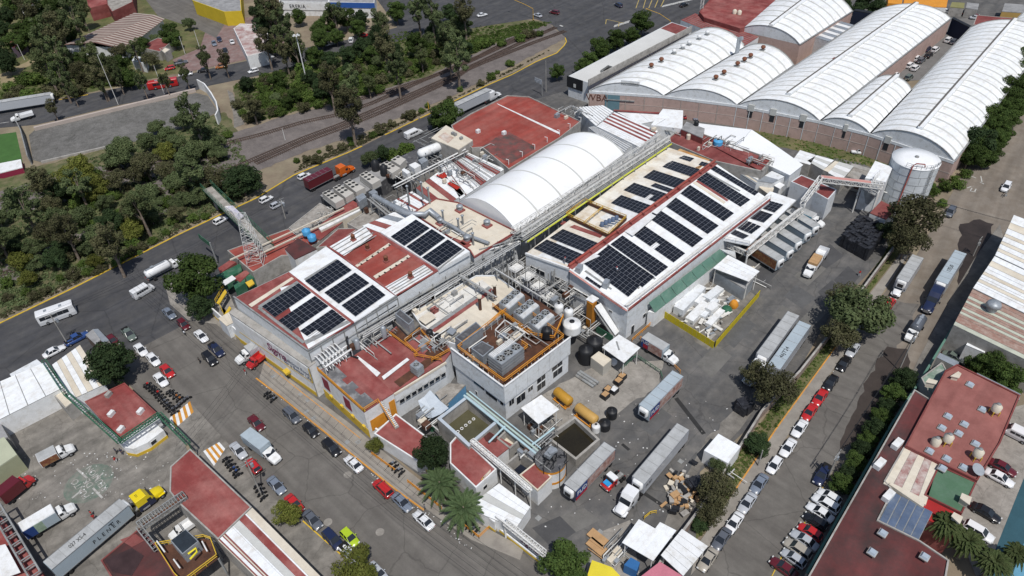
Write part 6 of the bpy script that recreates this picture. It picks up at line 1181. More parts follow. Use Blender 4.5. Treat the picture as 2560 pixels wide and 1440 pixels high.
def tractor(sleeper=True,kind='tractor_unit'):
 t_ = thing(kind,'truck','truck'); part('chassis',MB().box((-1.2,0,.85),(6.0,.9,.3)),steelg,t_)
 part('bonnet',body([(1.4,1.0,.6,1.95),(2.6,.98,.6,1.8),(3.3,.85,.65,1.6),(3.5,.7,.7,1.45)]),paint,t_)
 hh = 3.5 if sleeper else 2.75; xb = -1.9 if sleeper else -.3
 part('cab',body([(xb,1.18,.7,hh),(xb+.1,1.22,.65,hh),(.3,1.2,.65,hh),(.9,1.14,.65,2.72),(1.5,1.1,.65,1.9)],0,.88,False),paint,t_)
 part('windscreen',MB().add([(.93,-1.0,2.74),(.93,1.0,2.74),(1.52,1.02,1.97),(1.52,-1.02,1.97)],[[0,1,2,3]]),glass,t_)
 for s in (-1,1):
  part('side_window',MB().box((.45,s*1.2,2.2),(.8,.06,.6)),glass,t_); part('mirror',MB().beam((1.2,s*1.15,2.2),(1.25,s*1.6,2.2),.08).box((1.25,s*1.6,2.15),(.12,.2,.5)),blackp,t_); part('fuel_tank',MB().lathe((-1.3,s*1.0,.8),[(.35,0),(.35,1.4)],12,0,(1,0,0)),hub,t_)
  part('fender',MB().box((2.7,s*1.02,1.1),(1.3,.4,.12)),paint,t_)
 boxwheels(t_,(-3.6,-2.4),.98); boxwheels(t_,(2.7,),1.0,.5,False); lights(t_,3.5,-4.1,.85,1.1,.9); part('grille',MB().box((3.5,0,1.05),(.08,1.1,.6)),hub,t_); return t_
def trailer(L=15.5,kind='semi_trailer',nose=True,hz=4.05):
 h = L/2; t_ = thing(kind,'trailer','trailer'); part('box_body',MB().box((0,0,(hz+1.15)/2),(L,2.55,hz - 1.15)),paint,t_); part('roof',MB().box((0,0,hz+.02),(L - .1,2.45,.05)),cargo,t_); mb = MB()
 for k in range(int(L/2.4)): mb.beam((-h+1.2+k*2.4,-1.2,hz+.06),(-h+1.2+k*2.4,1.2,hz+.06),.07,.02)
 part('roof_seams',mb,steelg,t_); mb = MB()
 for s in (-1,1): mb.beam((-h,s*1.28,1.2),(h,s*1.28,1.2),.08,.16).beam((-h,s*1.28,hz),(h,s*1.28,hz),.07,.1)
 part('side_rail',mb,hub,t_); part('rear_door',MB().box((-h - .03,.63,(hz+1.15)/2),(.06,1.2,hz - 1.3)).box((-h - .03,-.63,(hz+1.15)/2),(.06,1.2,hz - 1.3)),paint,t_)
 if nose: part('cooling_unit',body([(h,1.0,1.9,3.9),(h+.45,.95,1.95,3.85),(h+.6,.8,2.1,3.6)]),white,t_); part('grille',MB().box((h+.62,0,2.7),(.05,1.2,.9)),blackp,t_)
 for s in (-1,1): part('landing_leg',MB().box((h - 2.6,s*.8,.6),(.15,.15,1.2)),steelg,t_)
 boxwheels(t_,(-h+1.2,-h+2.5),.98); return t_
def boxtruck(L=8.5,kind='box_truck',bh=3.4):
 t_ = thing(kind,'truck','truck'); h = L/2; xb = h - 2.9; part('cargo_box',MB().box(((-h+xb)/2,0,(bh+1.05)/2),(xb+h,2.4,bh - 1.05)),paint,t_); part('roof',MB().box(((-h+xb)/2,0,bh+.03),(xb+h - .1,2.3,.05)),cargo,t_)
 part('chassis',MB().box((-.3,0,.8),(L - 1,.9,.3)),steelg,t_); part('cab',body([(xb+.15,1.05,.6,2.35),(xb+.9,1.05,.6,2.4),(xb+1.4,1.0,.6,1.75),(h - .3,.95,.6,1.45),(h,.75,.65,1.2)],0,.88,False),white,t_)
 part('windscreen',MB().add([(xb+.92,-.9,2.38),(xb+.92,.9,2.38),(xb+1.4,.93,1.8),(xb+1.4,-.93,1.8)],[[0,1,2,3]]),glass,t_)
 for s in (-1,1): part('side_window',MB().box((xb+.55,s*1.06,1.95),(.6,.04,.5)),glass,t_); part('mirror',MB().box((xb+1.3,s*1.25,1.9),(.1,.15,.35)),blackp,t_)
 boxwheels(t_,(-h+1.6,),.95,.45); boxwheels(t_,(h - 1.1,),.95,.45,False); lights(t_,h,-h,.7,.95); return t_
def flattruck(kind='stake_truck'):
 t_ = boxtruck(7.2,kind,2.0)
 for o in list(bpy.data.objects):
  if o.parent == t_ and o.name.split('.')[0] in ('roof','cargo_box'): bpy.data.objects.remove(o)
 mb = MB().box((-1.45,0,1.1),(4.2,2.3,.12))
 for s in (-1,1): mb.box((-1.45,s*1.15,1.6),(4.2,.06,1.0))
 mb.box((-3.55,0,1.6),(.06,2.3,1.0)).box((.65,0,1.7),(.06,2.3,1.2)); part('stake_bed',mb,paint,t_); return t_
def tanker():
 t_ = boxtruck(9.5,'tank_truck',2.0)
 for o in list(bpy.data.objects):
  if o.parent == t_ and o.name.split('.')[0] in ('roof','cargo_box'): bpy.data.objects.remove(o)
 part('tank_barrel',MB().lathe((-4.7,0,2.1),[(0,0),(.9,.1),(1.1,.4),(1.1,5.9),(.9,6.2),(0,6.3)],18,0,(1,0,0)),paint,t_); part('walkway',MB().box((-1.8,0,3.25),(5,.5,.06)).box((-2.5,0,3.35),(.7,.7,.3)),galv,t_); return t_
def motorcycle():
 t_ = thing('motorcycle','motorcycle','motorcycle')
 for x in (-.65,.65): part('wheel',MB().lathe((x,-.06,.31),[(.2,0),(.31,.02),(.31,.1),(.2,.12)],12,0,(0,1,0)),tyre,t_)
 part('frame',MB().tube([(-.65,0,.32),(-.1,0,.5),(.4,0,.7),(.65,0,.32)],.06,6).box((0,0,.45),(.4,.28,.35)),blackp,t_); part('fuel_tank',MB().box((.15,0,.82),(.5,.3,.22),0,0,.7),paint,t_); part('seat',MB().box((-.38,0,.82),(.65,.26,.1)),blackp,t_)
 part('handlebar',MB().tube([(.38,-.36,1.0),(.45,0,.95),(.38,.36,1.0)],.025,5),hub,t_); return t_
T = dict(sedan=car('sedan'),hatchback=car('hatchback'),suv=car('suv'),pickup=car('pickup'),van=van(),minibus=van(6.0,2.0,2.4,'minibus',5,'minibus'),bus=bus(),red_bus=bus(9.0,2.9,'midibus'),tractor=tractor(),daycab=tractor(False,'day_cab_truck'),trailer=trailer(),long_trailer=trailer(19.5),short_trailer=trailer(12.2,'short_trailer'),plain_trailer=trailer(13.5,'box_trailer',False),boxtruck=boxtruck(),smalltruck=boxtruck(6.2,'small_box_truck',2.8),stake=flattruck(),tanker=tanker(),moto=motorcycle())
index_kids()
A0_,B0_ = math.degrees(A_),math.degrees(B_)
def place(k,px,py,hd,col,label,z=.7,mats=None,sc=None,group=None,gz=.07,fwd=0):
 p = G(px,py,z); p.z = gz
 if isinstance(hd,tuple): q = G(hd[0],hd[1],z); a = math.atan2(q.y - p.y,q.x - p.x)
 else: a = math.radians(hd)
 m = {'paint': PC[col]}; m.update(mats or {}); p = p+Vector((math.cos(a),math.sin(a),0))*fwd
 o = dup(T[k],p,a,label,sc,m,group=group or {'sedan': 'parked and moving cars','hatchback': 'parked and moving cars','suv': 'parked and moving cars','pickup': 'pickup trucks','moto': 'parked motorcycles'}.get(k,'trucks and trailers'))
 if k in ('suv','hatchback','pickup','sedan'): o['category'] = 'pickup' if k == 'pickup' else 'car'
 return o
SR = 47.6
for r in [('suv',730,1039,B0_,'grey','dark grey car at the head of the row along the orange kerb'),('hatchback',777,1075,B0_,'black','black hatchback second in the row along the orange kerb'),('suv',829,1119,B0_,'black','black car third in the row along the orange kerb'),('sedan',884,1159,B0_+180,'white','white sedan with sunroof by the orange kerb'),('suv',957,1221,B0_+180,'red','dark red car with black roof by the orange kerb'),('sedan',1005,1255,B0_,'slate','grey-blue sedan with black roof by the orange kerb'),('sedan',1059,1300,B0_+180,'white','white sedan at the lower end of the orange kerb row'),
  ('sedan',691,1213,B0_,'slate','slate sedan beside the motorcycles on the left pavement'),('sedan',736,1259,B0_,'red','red sedan half under the small yellowish tree'),('sedan',781,1299,B0_,'grey','dark grey sedan below the small yellowish tree'),('suv',832,1348,B0_,'navy','navy car beside the lime green one'),('hatchback',874,1343,B0_,'lime','lime green hatchback driving on the street'),('pickup',877,1385,B0_,'white','white pickup partly under the bottom tree'),('sedan',641,1057,B0_,'maroon','maroon sedan in the middle of the street'),('sedan',596,1126,B0_,'silver','silver sedan by the striped crossing'),('hatchback',633,1164,B0_+180,'red','red car beside the leaning pole'),('sedan',945,1432,B0_,'silver','silver car at the bottom edge by the tree'),
  ('sedan',423,783,B0_,'slate','slate grey sedan under the big dark tree'),('hatchback',459,811,B0_,'maroon','maroon car with a white roof rack'),('sedan',503,840,B0_,'white','white sedan near the corner of the packing hall'),('suv',525,897,B0_,'black','black off-roader turning in the street'),('pickup',541,874,B0_,'navy','navy pickup behind the black off-roader'),('pickup',322,835,B0_,'green','grey-green pickup loaded with pipes'),('sedan',352,874,B0_,'white','white sedan highest of the left row'),('sedan',383,898,B0_,'white','white sedan with tree shade on its bonnet'),('sedan',418,927,B0_,'red','bright red sedan in the left row'),('sedan',402,949,B0_,'white','white sedan beside the motorcycles at the guard office'),('sedan',135,878,45,'white','white sedan parked by the white folded roof'),('pickup',192,846,45,'blue','blue pickup behind the street kiosk'),('sedan',281,851,B0_,'maroon','maroon car half hidden by the kiosk'),
  ('hatchback',551,551,(575,538),'white','white car on the avenue just before the footbridge'),('hatchback',665,498,(690,485),'white','white car on the avenue just past the footbridge'),('hatchback',692,512,(715,500),'silver','grey-silver car beside the white one on the avenue'),('hatchback',760,440,(785,428),'white','white car hidden behind the maroon container'),('sedan',1344,38,(1330,33),'silver','silver car at the tip of the railway verge'),('suv',1386,31,(1372,28),'maroon','maroon car at the wide junction'),('suv',1546,13,(1530,5),'navy','dark car in the middle of the junction'),('sedan',1710,12,(1725,7),'black','black car on the avenue beside the red factory'),
  ('pickup',464,185,(445,188),'white','white pickup on the upper road'),('hatchback',507,176,(490,178),'black','black car on the upper road'),('suv',553,166,(535,169),'gold','burnt orange car on the upper road'),('hatchback',633,177,(618,181),'white','white van-like car on the lower lane of the upper road'),('sedan',636,148,(620,151),'white','white car parked by the white fronted shop'),('hatchback',424,170,(410,173),'red','bright red car beside the parking huts'),('pickup',452,156,(470,152),'grey','grey pickup in the small forecourt'),('sedan',563,126,(568,140),'black','black car on the brick forecourt'),('sedan',580,104,(575,92),'white','white car near the round trees of the forecourt'),('sedan',502,139,(515,142),'black','black car by the round steps'),('sedan',670,143,(684,140),'silver','silver car parked beyond the white shop'),('suv',746,122,(765,117),'navy','navy and white patrol car among trees'),('sedan',910,88,(925,84),'red','small red car among the upper grove'),('suv',878,100,(880,90),'white','white car among the upper grove'),('sedan',1205,37,(1222,33),'white','white car on the road behind the thin trees'),('sedan',548,98,(553,112),'navy','navy car in the shaded forecourt row'),('sedan',535,108,(540,120),'slate','slate car in the shaded forecourt row'),('sedan',823,110,(840,106),'silver','silver car under the upper grove'),
  ('hatchback',2225,757,SR,'red','red car hidden by the large tree on the side street'),('sedan',2132,874,SR+180,'silver','silver sedan just below the large tree'),('sedan',2110,909,SR+180,'black','black sedan right after the silver one'),('sedan',2077,956,SR+180,'black','long black sedan in the middle of the side street row'),('sedan',2050,993,SR+180,'red','red sedan with dark roof in the side street row'),('sedan',2024,1030,SR+180,'red','plain red sedan in the side street row'),('sedan',1999,1071,SR+180,'white','white sedan uppermost of three white ones'),('sedan',1970,1119,SR+180,'white','white sedan middle of three white ones'),('hatchback',1936,1163,SR+180,'white','white car lowest of three white ones'),('sedan',1898,1209,SR+180,'slate','dark slate sedan by the airy olive tree'),('sedan',1868,1257,SR+180,'silver','silver-grey sedan by the airy olive tree'),('sedan',1835,1307,SR+180,'white','white sedan near the bottom of the side street row'),('sedan',1804,1347,SR+180,'grey','dark grey sedan near the bottom of the side street row'),('sedan',1769,1399,SR+180,'beige','beige sedan last in the side street row'),('pickup',2056,1186,SR+180,'navy','dark pickup in the shade by the street pole'),('suv',2515,468,SR+180,'white','white car far up the side street'),('suv',2376,530,SR+180,'grey','dark sheet covered car beside the mossy kerb'),
  ('hatchback',2073,1242,133,'white','white hatchback first of the angled row'),('suv',2064,1260,133,'white','white car with sunroof second in the angled row'),('sedan',2050,1281,133,'white','white sedan third in the angled row'),('hatchback',2038,1303,133,'black','black hatchback in the angled row'),('hatchback',2025,1330,133,'red','bright red hatchback in the angled row'),('sedan',2011,1350,133,'silver','silver sedan below the red one in the angled row'),('suv',1994,1373,133,'beige','beige-grey car in the angled row'),('hatchback',1984,1396,133,'silver','silver hatchback near the end of the angled row'),('sedan',1960,1420,133,'maroon','maroon sedan last in the angled row'),
  ('sedan',2506,1168,B0_,'maroon','maroon sedan in the car park at the right'),('sedan',2499,1194,B0_,'white','white sedan in the car park at the right'),('sedan',2465,1281,B0_,'black','black sedan in the car park at the right'),('suv',2446,1330,B0_,'white','white car beside the fan palms'),('sedan',2386,893,B0_,'green','dark green car by the white porch'),
  ('hatchback',1717,289,45,'red','small red car at the foot of the salmon wall'),('sedan',1746,292,45,'slate','dark blue-grey car beside the small red one'),('suv',2149,379,165,'white','white car on the grass strip under the vaults'),
  ('suv',2237,188,43,'white','white car nearest the short vault in the alley'),('suv',2272,193,43,'green','dark green car in the alley'),('suv',2274,163,43,'white','white pickup in the alley, left of a pair'),('suv',2291,146,43,'white','white car in the alley, upper of a pair'),('suv',2288,170,43,'white','white car beside the pair in the alley'),('suv',2303,151,43,'grey','dark grey car in the alley'),('suv',2318,122,43,'navy','dark blue car by the alley wall'),('suv',2338,124,43,'white','white car alone in the middle of the alley'),('suv',2322,138,43,'black','black car in the alley'),('suv',2371,100,43,'white','white car second from the far end of the alley'),('suv',2390,83,43,'white','white car at the far end of the alley'),('suv',2384,104,43,'grey','grey car at the edge of the alley roof'),
  ('sedan',2368,28,(2380,31),'white','white car at the stalls beyond the vaults'),('sedan',2395,32,(2410,34),'red','red car at the stalls beyond the vaults'),('sedan',2432,35,(2445,37),'maroon','maroon car at the stalls beyond the vaults'),('sedan',2440,44,(2455,45),'silver','silver car by the small red roofed block')]: place(*r)
FB = {'trailer_roof': mat('fridge_roof',(.36,.42,.46),.5,.1,.3)}
def fit(k,a,b,col,label,mats=None,gz=.07):        # a,b: photo x,photo y,height,place along the vehicle
 p,q = G(*a[:3]),G(*b[:3]); d = Vector((q.x - p.x,q.y - p.y,0)); s_ = d.length/(b[3] - a[3]); d.normalize(); o = Vector((p.x,p.y,0)) - d*(a[3]*s_); o.z = gz
 m = {'paint': PC[col]}; m.update(mats or {}); return dup(T[k],o,math.atan2(d.y,d.x),label,(s_,1,1),m,group='trucks, trailers and buses')
def ft(k,a,b,*r,**kw): L = dict(trailer=7.75,long_trailer=9.75,short_trailer=6.1,plain_trailer=6.75)[k]; return fit(k,(*a,4.05,-L),(*b,4.05,L),*r,**kw)
def fc(k,a,b,*r,**kw): return fit(k,(*a,3.5 if k == 'tractor' else 2.75,-1.9 if k == 'tractor' else -.3),(*b,1.4,3.5),*r,**kw)
def fx(k,a,b,*r,**kw): h,z = dict(boxtruck=(4.25,3.4),smalltruck=(3.1,2.8),bus=(5.75,3.2),minibus=(3,2.4),red_bus=(4.5,2.9),tanker=(4.75,3.2),van=(2.6,2.2))[k]; return fit(k,(*a,z,-h),(*b,z*.42 if k not in ('bus','red_bus') else z*.9,h),*r,**kw)
fx('bus',(86,787),(181,757),'white','long white coach on the avenue'); fx('minibus',(327,731),(382,713),'white','white minibus on the avenue'); fx('van',(1013,334),(1053,325),'white','white panel van with writing on the avenue'); fx('red_bus',(441,194),(366,208),'red','dark red bus on the upper road'); place('van',2541,1082,B0_+180,'white','white van at the top of the right car park',1.1)
place('tanker',409,668,(440,652),'white','white tank truck half behind the big dark tree',1.8); place('tractor',858,424,(880,413),'orange','orange sleeper truck on the avenue',1.9); place('plain_trailer',796,445,(830,428),'maroon','maroon container on a trailer behind the orange truck',2.6,{'trailer_roof': PC['maroon']},(.62,1,.95))
ft('trailer',(1138,262),(1222,223),'silver','long silver-white trailer on the avenue behind the trees'); place('tractor',1230,237,(1250,227),'white','white sleeper truck pulling the silver trailer',1.9)
ft('long_trailer',(-50,262),(126,234),'silver','pale long trailer at the left end of the upper road'); place('stake',55,291,(40,295),'white','white flatbed truck below the pale trailer',1.3)
fx('boxtruck',(1612,838),(1692,903),'steel','box truck with blue food advert on its side'); ft('trailer',(1984,784),(1906,890),'silver','long pale trailer behind the white cab in the yard'); fc('tractor',(1902,901),(1868,957),'white','white sleeper truck in the yard by the olive trees'); ft('plain_trailer',(2013,808),(1935,918),'silver','grey-blue roofed box trailer beside the longer one',FB)
ft('short_trailer',(1695,934),(1611,1020),'steel','grey-blue roofed refrigerated trailer in the middle of the yard',FB); ft('short_trailer',(1525,1114),(1424,1220),'navy','refrigerated trailer with dark food advert and blue patch'); ft('trailer',(1708,1067),(1596,1201),'silver','longest grey roofed trailer coupled to the white truck'); fc('tractor',(1584,1217),(1546,1284),'white','white long-nosed sleeper truck pulling the longest trailer')
place('daycab',1531,1200,(1517,1212),'red','small red blue and white yard tractor',1.3,sc=(.62,.85,.85)); place('smalltruck',2032,549,(2048,556),'white','small white refrigerated truck with a blue side',1.5)
for i,(x,y) in enumerate([(1913,636),(1937,614),(1959,593),(1983,571),(2003,555)]): place('short_trailer',x,y,(x+26,y+16),'steel',['nearest docked refrigerated trailer with a food advert','second docked refrigerated trailer','third docked refrigerated trailer','fourth docked refrigerated trailer','farthest docked refrigerated trailer'][i],2.8,sc=(.72,1,1))
place('stake',2030,668,(2017,687),'white','white truck carrying brown cartons in the yard',1.3); place('stake',2050,640,(2039,656),'white','white open trailer of scrap behind the carton truck',1.6,sc=(.8,1,1.2))
ft('trailer',(2295,641),(2256,701),'silver','olive-grey roofed trailer on the left side of the street'); place('daycab',2249,715,(2240,732),'white','white cab in front of the olive-grey trailer',1.8,sc=.8); ft('trailer',(2402,630),(2354,706),'silver','long grey trailer with roof letters parked at the wall side',FB); fc('tractor',(2350,714),(2316,776),'navy','navy sleeper truck behind the white tank truck'); fx('tanker',(2310,785),(2272,848),'grey','white-nosed tank truck with a dark barrel')
fx('smalltruck',(92,1146),(185,1116),'white','white step truck with a brown advert in the lot'); fx('boxtruck',(49,1320),(186,1262),'white','white box truck with adverts along its side in the lot',{'trailer_roof': white}); ft('long_trailer',(119,1415),(310,1256),'steel','very long grey-blue trailer with dark letters in the lot'); fc('tractor',(329,1249),(405,1220),'yellow','yellow and navy sleeper truck at the head of the long trailer'); fx('boxtruck',(-10,1236),(80,1190),'maroon','dark red truck at the left edge of the lot',{'trailer_roof': PC['maroon'],'white_paint': PC['red']})
place('smalltruck',622,882,(603,893),'silver','white cab truck at the foot of the packing hall',1.6); place('stake',642,897,(622,913),'red','bright red truck at the foot of the packing hall',1.4,{'white_paint': PC['red']},sc=(.7,.9,.9)); fx('boxtruck',(613,1078),(694,1150),'steel','old grey box truck parked on the street',FB); place('stake',462,1315,(440,1330),'white','white truck nose behind the fabric topped box',1.4,sc=.8)
def on_side(o,s,x,z,size,side,L2=1.29,m=blackp,depth=.02):
 a = o.rotation_euler.z; ax = Vector((math.cos(a),math.sin(a),0)); n = Vector((-ax.y,ax.x,0))*side; xd = ax*(-side)
 return text_on(o,s,(x,side*(L2+.02),z),(-side,0,0),(0,0,1),size,m)
def text_on(o,s,p,xd,yd,size,m,nm='lettering',space=1.):
 t0 = text(None,s,p,xd,yd,size,m,nm,.02,0,space); t0.parent = o; return t0
def find(lbl): return next(o for o in bpy.data.objects if o.get('label') == lbl)
redm,cream_ad,blue_ad,brown_ad = mat('ad_red',(.35,.02,.03),.6,.1,1),mat('ad_food',(.30,.16,.13),.7,.3,.6,(.5,.42,.38),.5,1.2),mat('ad_blue',(.02,.05,.18),.6,.1,1),mat('ad_brown',(.16,.05,.03),.7,.3,.8,(.3,.2,.08),.5,1.5)
def panel(o,x0,x1,z0,z1,side,m,L2=1.29,nm='advert'): part(nm,MB().box(((x0+x1)/2,side*L2,(z0+z1)/2),(x1 - x0,.04,z1 - z0)),m,None).parent = o
o = find('box truck with blue food advert on its side'); panel(o,-4.2,-2.3,1.1,3.4,-1,ad := blue_ad,1.21); panel(o,-2.3,1.2,1.1,3.3,-1,cream_ad,1.21); panel(o,-3.6,-2.4,1.2,2.2,-1,redm,1.23); text_on(o,'FUD',(-3.2,-1.25,2.75),(1,0,0),(0,0,1),1.0,white)
for l in ('refrigerated trailer with dark food advert and blue patch','grey-blue roofed refrigerated trailer in the middle of the yard'):
 o = find(l); panel(o,-5.9,2.6,1.4,3.8,1,cream_ad); panel(o,2.6,5.8,1.4,3.9,1,blue_ad); panel(o,2.6,5.9,1.2,1.9,1,redm,1.31); text_on(o,'FUD',(4.2,1.34,2.8),(-1,0,0),(0,0,1),1.5,white)
o = find('nearest docked refrigerated trailer with a food advert'); panel(o,-6,6,1.4,3.8,-1,brown_ad)
o = find('longest grey roofed trailer coupled to the white truck'); text_on(o,'FUD',(6.2,1.3,2.7),(-1,0,0),(0,0,1),1.1,blackp)
o = find('very long grey-blue trailer with dark letters in the lot'); text_on(o,'PLENER',(3.0,-1.3,2.5),(1,0,0),(0,0,1),1.3,blackp,space=1.8); text_on(o,'027 XS-4',(-2.4,0,4.13),(1,0,0),(0,1,0),1.1,blackp)
part('mark',MB().box((4.6,-1.29,3.4),(1.2,.03,.18)).box((4.6,-1.29,3.15),(.2,.03,.5)),blackp,None).parent = o
o = find('grey-blue roofed box trailer beside the longer one'); text_on(o,'46JT24',(2.5,0,4.13),(-1,0,0),(0,-1,0),1.1,blackp)
o = find('long grey trailer with roof letters parked at the wall side'); text_on(o,'17EU0',(1,0,4.13),(-1,0,0),(0,-1,0),1.2,blackp)
o = find('small white refrigerated truck with a blue side'); panel(o,-3.0,.1,1.1,2.7,-1,mat('ad_aqua',(.08,.32,.45),.6,.2,1),1.21)
o = find('white step truck with a brown advert in the lot'); panel(o,-3.0,.1,1.1,2.6,-1,brown_ad,1.21)
o = find('white box truck with adverts along its side in the lot'); panel(o,-4.2,-2.4,1.1,3.3,-1,blue_ad,1.21); panel(o,-2.4,-1.0,1.1,3.3,-1,mat('ad_green',(.25,.33,.25),.6,.3,.8),1.21); panel(o,-1.0,1.3,1.1,3.3,-1,PC['steel'],1.21)
o = find('yellow and navy sleeper truck at the head of the long trailer'); panel(o,-1.9,1.4,.65,1.9,-1,PC['navy'],1.23,'lower_panel'); text_on(o,'221',(-1.0,0,3.56),(0,-1,0),(1,0,0),.55,blackp)
o = find('small red blue and white yard tractor'); part('cab_top',MB().box((.2,0,2.9),(1.8,2.2,.3)),white,None).parent = o; part('bonnet_top',MB().box((2.2,0,2.0),(1.6,1.5,.12)),mat('ad_sky',(.03,.28,.60),.5),None).parent = o
o = find('white-nosed tank truck with a dark barrel')
o = find('white truck carrying brown cartons in the yard')
for i in range(4): part('carton',MB().box((-2.9+i*1.0,0,2.3),(.96,2.1,1.2)),cardm,None).parent = o
for (x0,y0,dx,dy,n,cols,l) in [(368,962,6.5,5.2,5,('black','red'),'motorcycle in the rank in the tree shade beside the white sedan'),(398,990,6.5,7.0,7,('black','grey'),'dark motorcycle in the rank next to the guard office wall'),(425,980,8,6,4,('black','gold'),'dark motorcycle in the outer rank by the street'),(440,1020,7,-6,5,('grey','red'),'motorcycle in the front rank by the striped paving'),(566,1148,6,8,6,('black','blue'),'dark motorcycle in the rank along the red shed'),(645,1215,5,10,4,('black',),'dark motorcycle by the leaning pole'),(668,985,8,7,3,('black','slate'),'motorcycle standing in the street by the broken kerb'),(980,1160,8,8,4,('black','slate'),'dark motorcycle inside the orange garden fence'),(1165,1310,9,6,4,('black','grey'),'motorcycle inside the lower orange fence')]:
 for i in range(n): place('moto',x0+dx*i,y0+dy*i,B0_+90+R.uniform(-14,14),R.choice(cols),ORD[i]+' '+l,.5,gz=.14)
place('moto',1000,328,(1010,323),'black','motorcycle riding on the avenue beside the white van',.5,group='single motorcycles'); place('moto',460,832,B0_,'white','white scooter behind the maroon car',.5,group='single motorcycles')
for k in T.values():
 for c_ in list(kids(k)):
  for d_ in kids(c_): bpy.data.objects.remove(d_)
  bpy.data.objects.remove(c_)
 bpy.data.objects.remove(k)
# ---------------------------------------------------------------- trees
def leafmat(name,c,c2,rnd=.3):
 m = mat(name,c,.8,.3,.35,c2,.5,.9,rnd=rnd,fine=.35,spec=.15); t_ = m.node_tree; b = t_.nodes['Principled BSDF']; out_ = t_.nodes['Material Output']
 tr = t_.nodes.new('ShaderNodeBsdfTranslucent'); mx = t_.nodes.new('ShaderNodeMixShader'); mx.inputs[0].default_value = .22; src = b.inputs['Base Color'].links[0].from_socket
 t_.links.new(src,tr.inputs[0]); t_.links.new(b.outputs[0],mx.inputs[1]); t_.links.new(tr.outputs[0],mx.inputs[2]); t_.links.new(mx.outputs[0],out_.inputs[0]); return m
barkm = mat('bark',(.17,.13,.10),.95,.25,1.,(.28,.25,.22),.4,1.5)
LM = dict(ficus=leafmat('leaf_ficus',(.045,.078,.020),(.080,.115,.028)),dark=leafmat('leaf_dark',(.028,.050,.020),(.050,.075,.028)),euc=leafmat('leaf_eucalyptus',(.072,.098,.040),(.105,.108,.048)),pep=leafmat('leaf_pepper',(.082,.112,.048),(.125,.150,.066)),brown=leafmat('leaf_brown',(.095,.090,.048),(.085,.095,.040)),lime=leafmat('leaf_yellow_green',(.11,.13,.026),(.16,.155,.04)),gr=leafmat('leaf_scrub',(.066,.115,.024),(.115,.145,.038)))
def leaves(rng,cl,n,s,squash=1.):           # quads spread on and in the clumps
 cl = np.array(cl); w = cl[:,3] ** 2; idx = rng.choice(len(cl),n,p=w/w.sum()); d = rng.normal(size=(n,3)); d /= np.linalg.norm(d,axis=1)[:,None]; rad = cl[idx,3]*(.62+.42*rng.random(n) ** .6)
 P_ = cl[idx,:3]+d*rad[:,None]*np.array([1,1,squash]); nn = d+rng.normal(size=(n,3))*.55; nn[:,2] += .35; nn /= np.linalg.norm(nn,axis=1)[:,None]
 u = np.cross(nn,rng.normal(size=(n,3))); u /= np.linalg.norm(u,axis=1)[:,None]; v = np.cross(nn,u); sz = s*(.6+.8*rng.random(n))[:,None]
 V = np.stack([P_ - u*sz - v*sz*.6,P_+u*sz - v*sz*.45,P_+u*sz*.7+v*sz*.6,P_ - u*sz*.8+v*sz*.5],1).reshape(-1,3); return V,np.arange(n*4).reshape(-1,4)
def crownmesh(name,V,Fc,m):
 me = bpy.data.meshes.new(name); me.from_pydata(V.tolist(),[],Fc.tolist()); me.materials.append(m); me.update(); return me
def maketree(kind,seed,Ht,r,lm,ncl,nl,ls,cr,zlo=.35,shape=1.,squash=.8,lean=0,nm='tree'):
 rng = np.random.default_rng(seed); t_ = thing(nm,'tree','tree'); cl = []; zc = Ht*(1+zlo)/2; hz = Ht*(1 - zlo)/2
 while len(cl) < ncl:
  p = rng.uniform(-1,1,3)
  if np.linalg.norm(p) > 1 or np.linalg.norm(p) < .35: continue
  k = 1 - max(0,p[2])*(1 - shape); rr_ = cr*rng.uniform(.65,1.25); cl.append([p[0]*(r - rr_*.6)*k,p[1]*(r - rr_*.6)*k,zc+p[2]*(hz - rr_*.5),rr_])
 V,Fc = leaves(rng,cl,nl,ls,squash); mb = MB(); bow = Vector((rng.uniform(-.3,.3),rng.uniform(-.3,.3),0)); top = Vector((0,0,Ht*.75))+bow
 mb.tube([(0,0,-.1),bow*.6+Vector((0,0,Ht*zlo)),top],[Ht*.022+.06,Ht*.016+.04,.05],7)
 for c_ in cl[:max(6,ncl // 3)]:
  a = Vector(c_[:3]); s0 = bow*.6+Vector((0,0,min(Ht*.6,max(Ht*zlo*.8,a.z*.55)))); mb.tube([s0,lerp(s0,a,.5)+Vector((0,0,.2)),a],[Ht*.008+.03,.06,.03],5)
 part('trunk',mb,barkm,t_); part('crown',crownmesh('crown',V,Fc,lm),None,t_); return t_
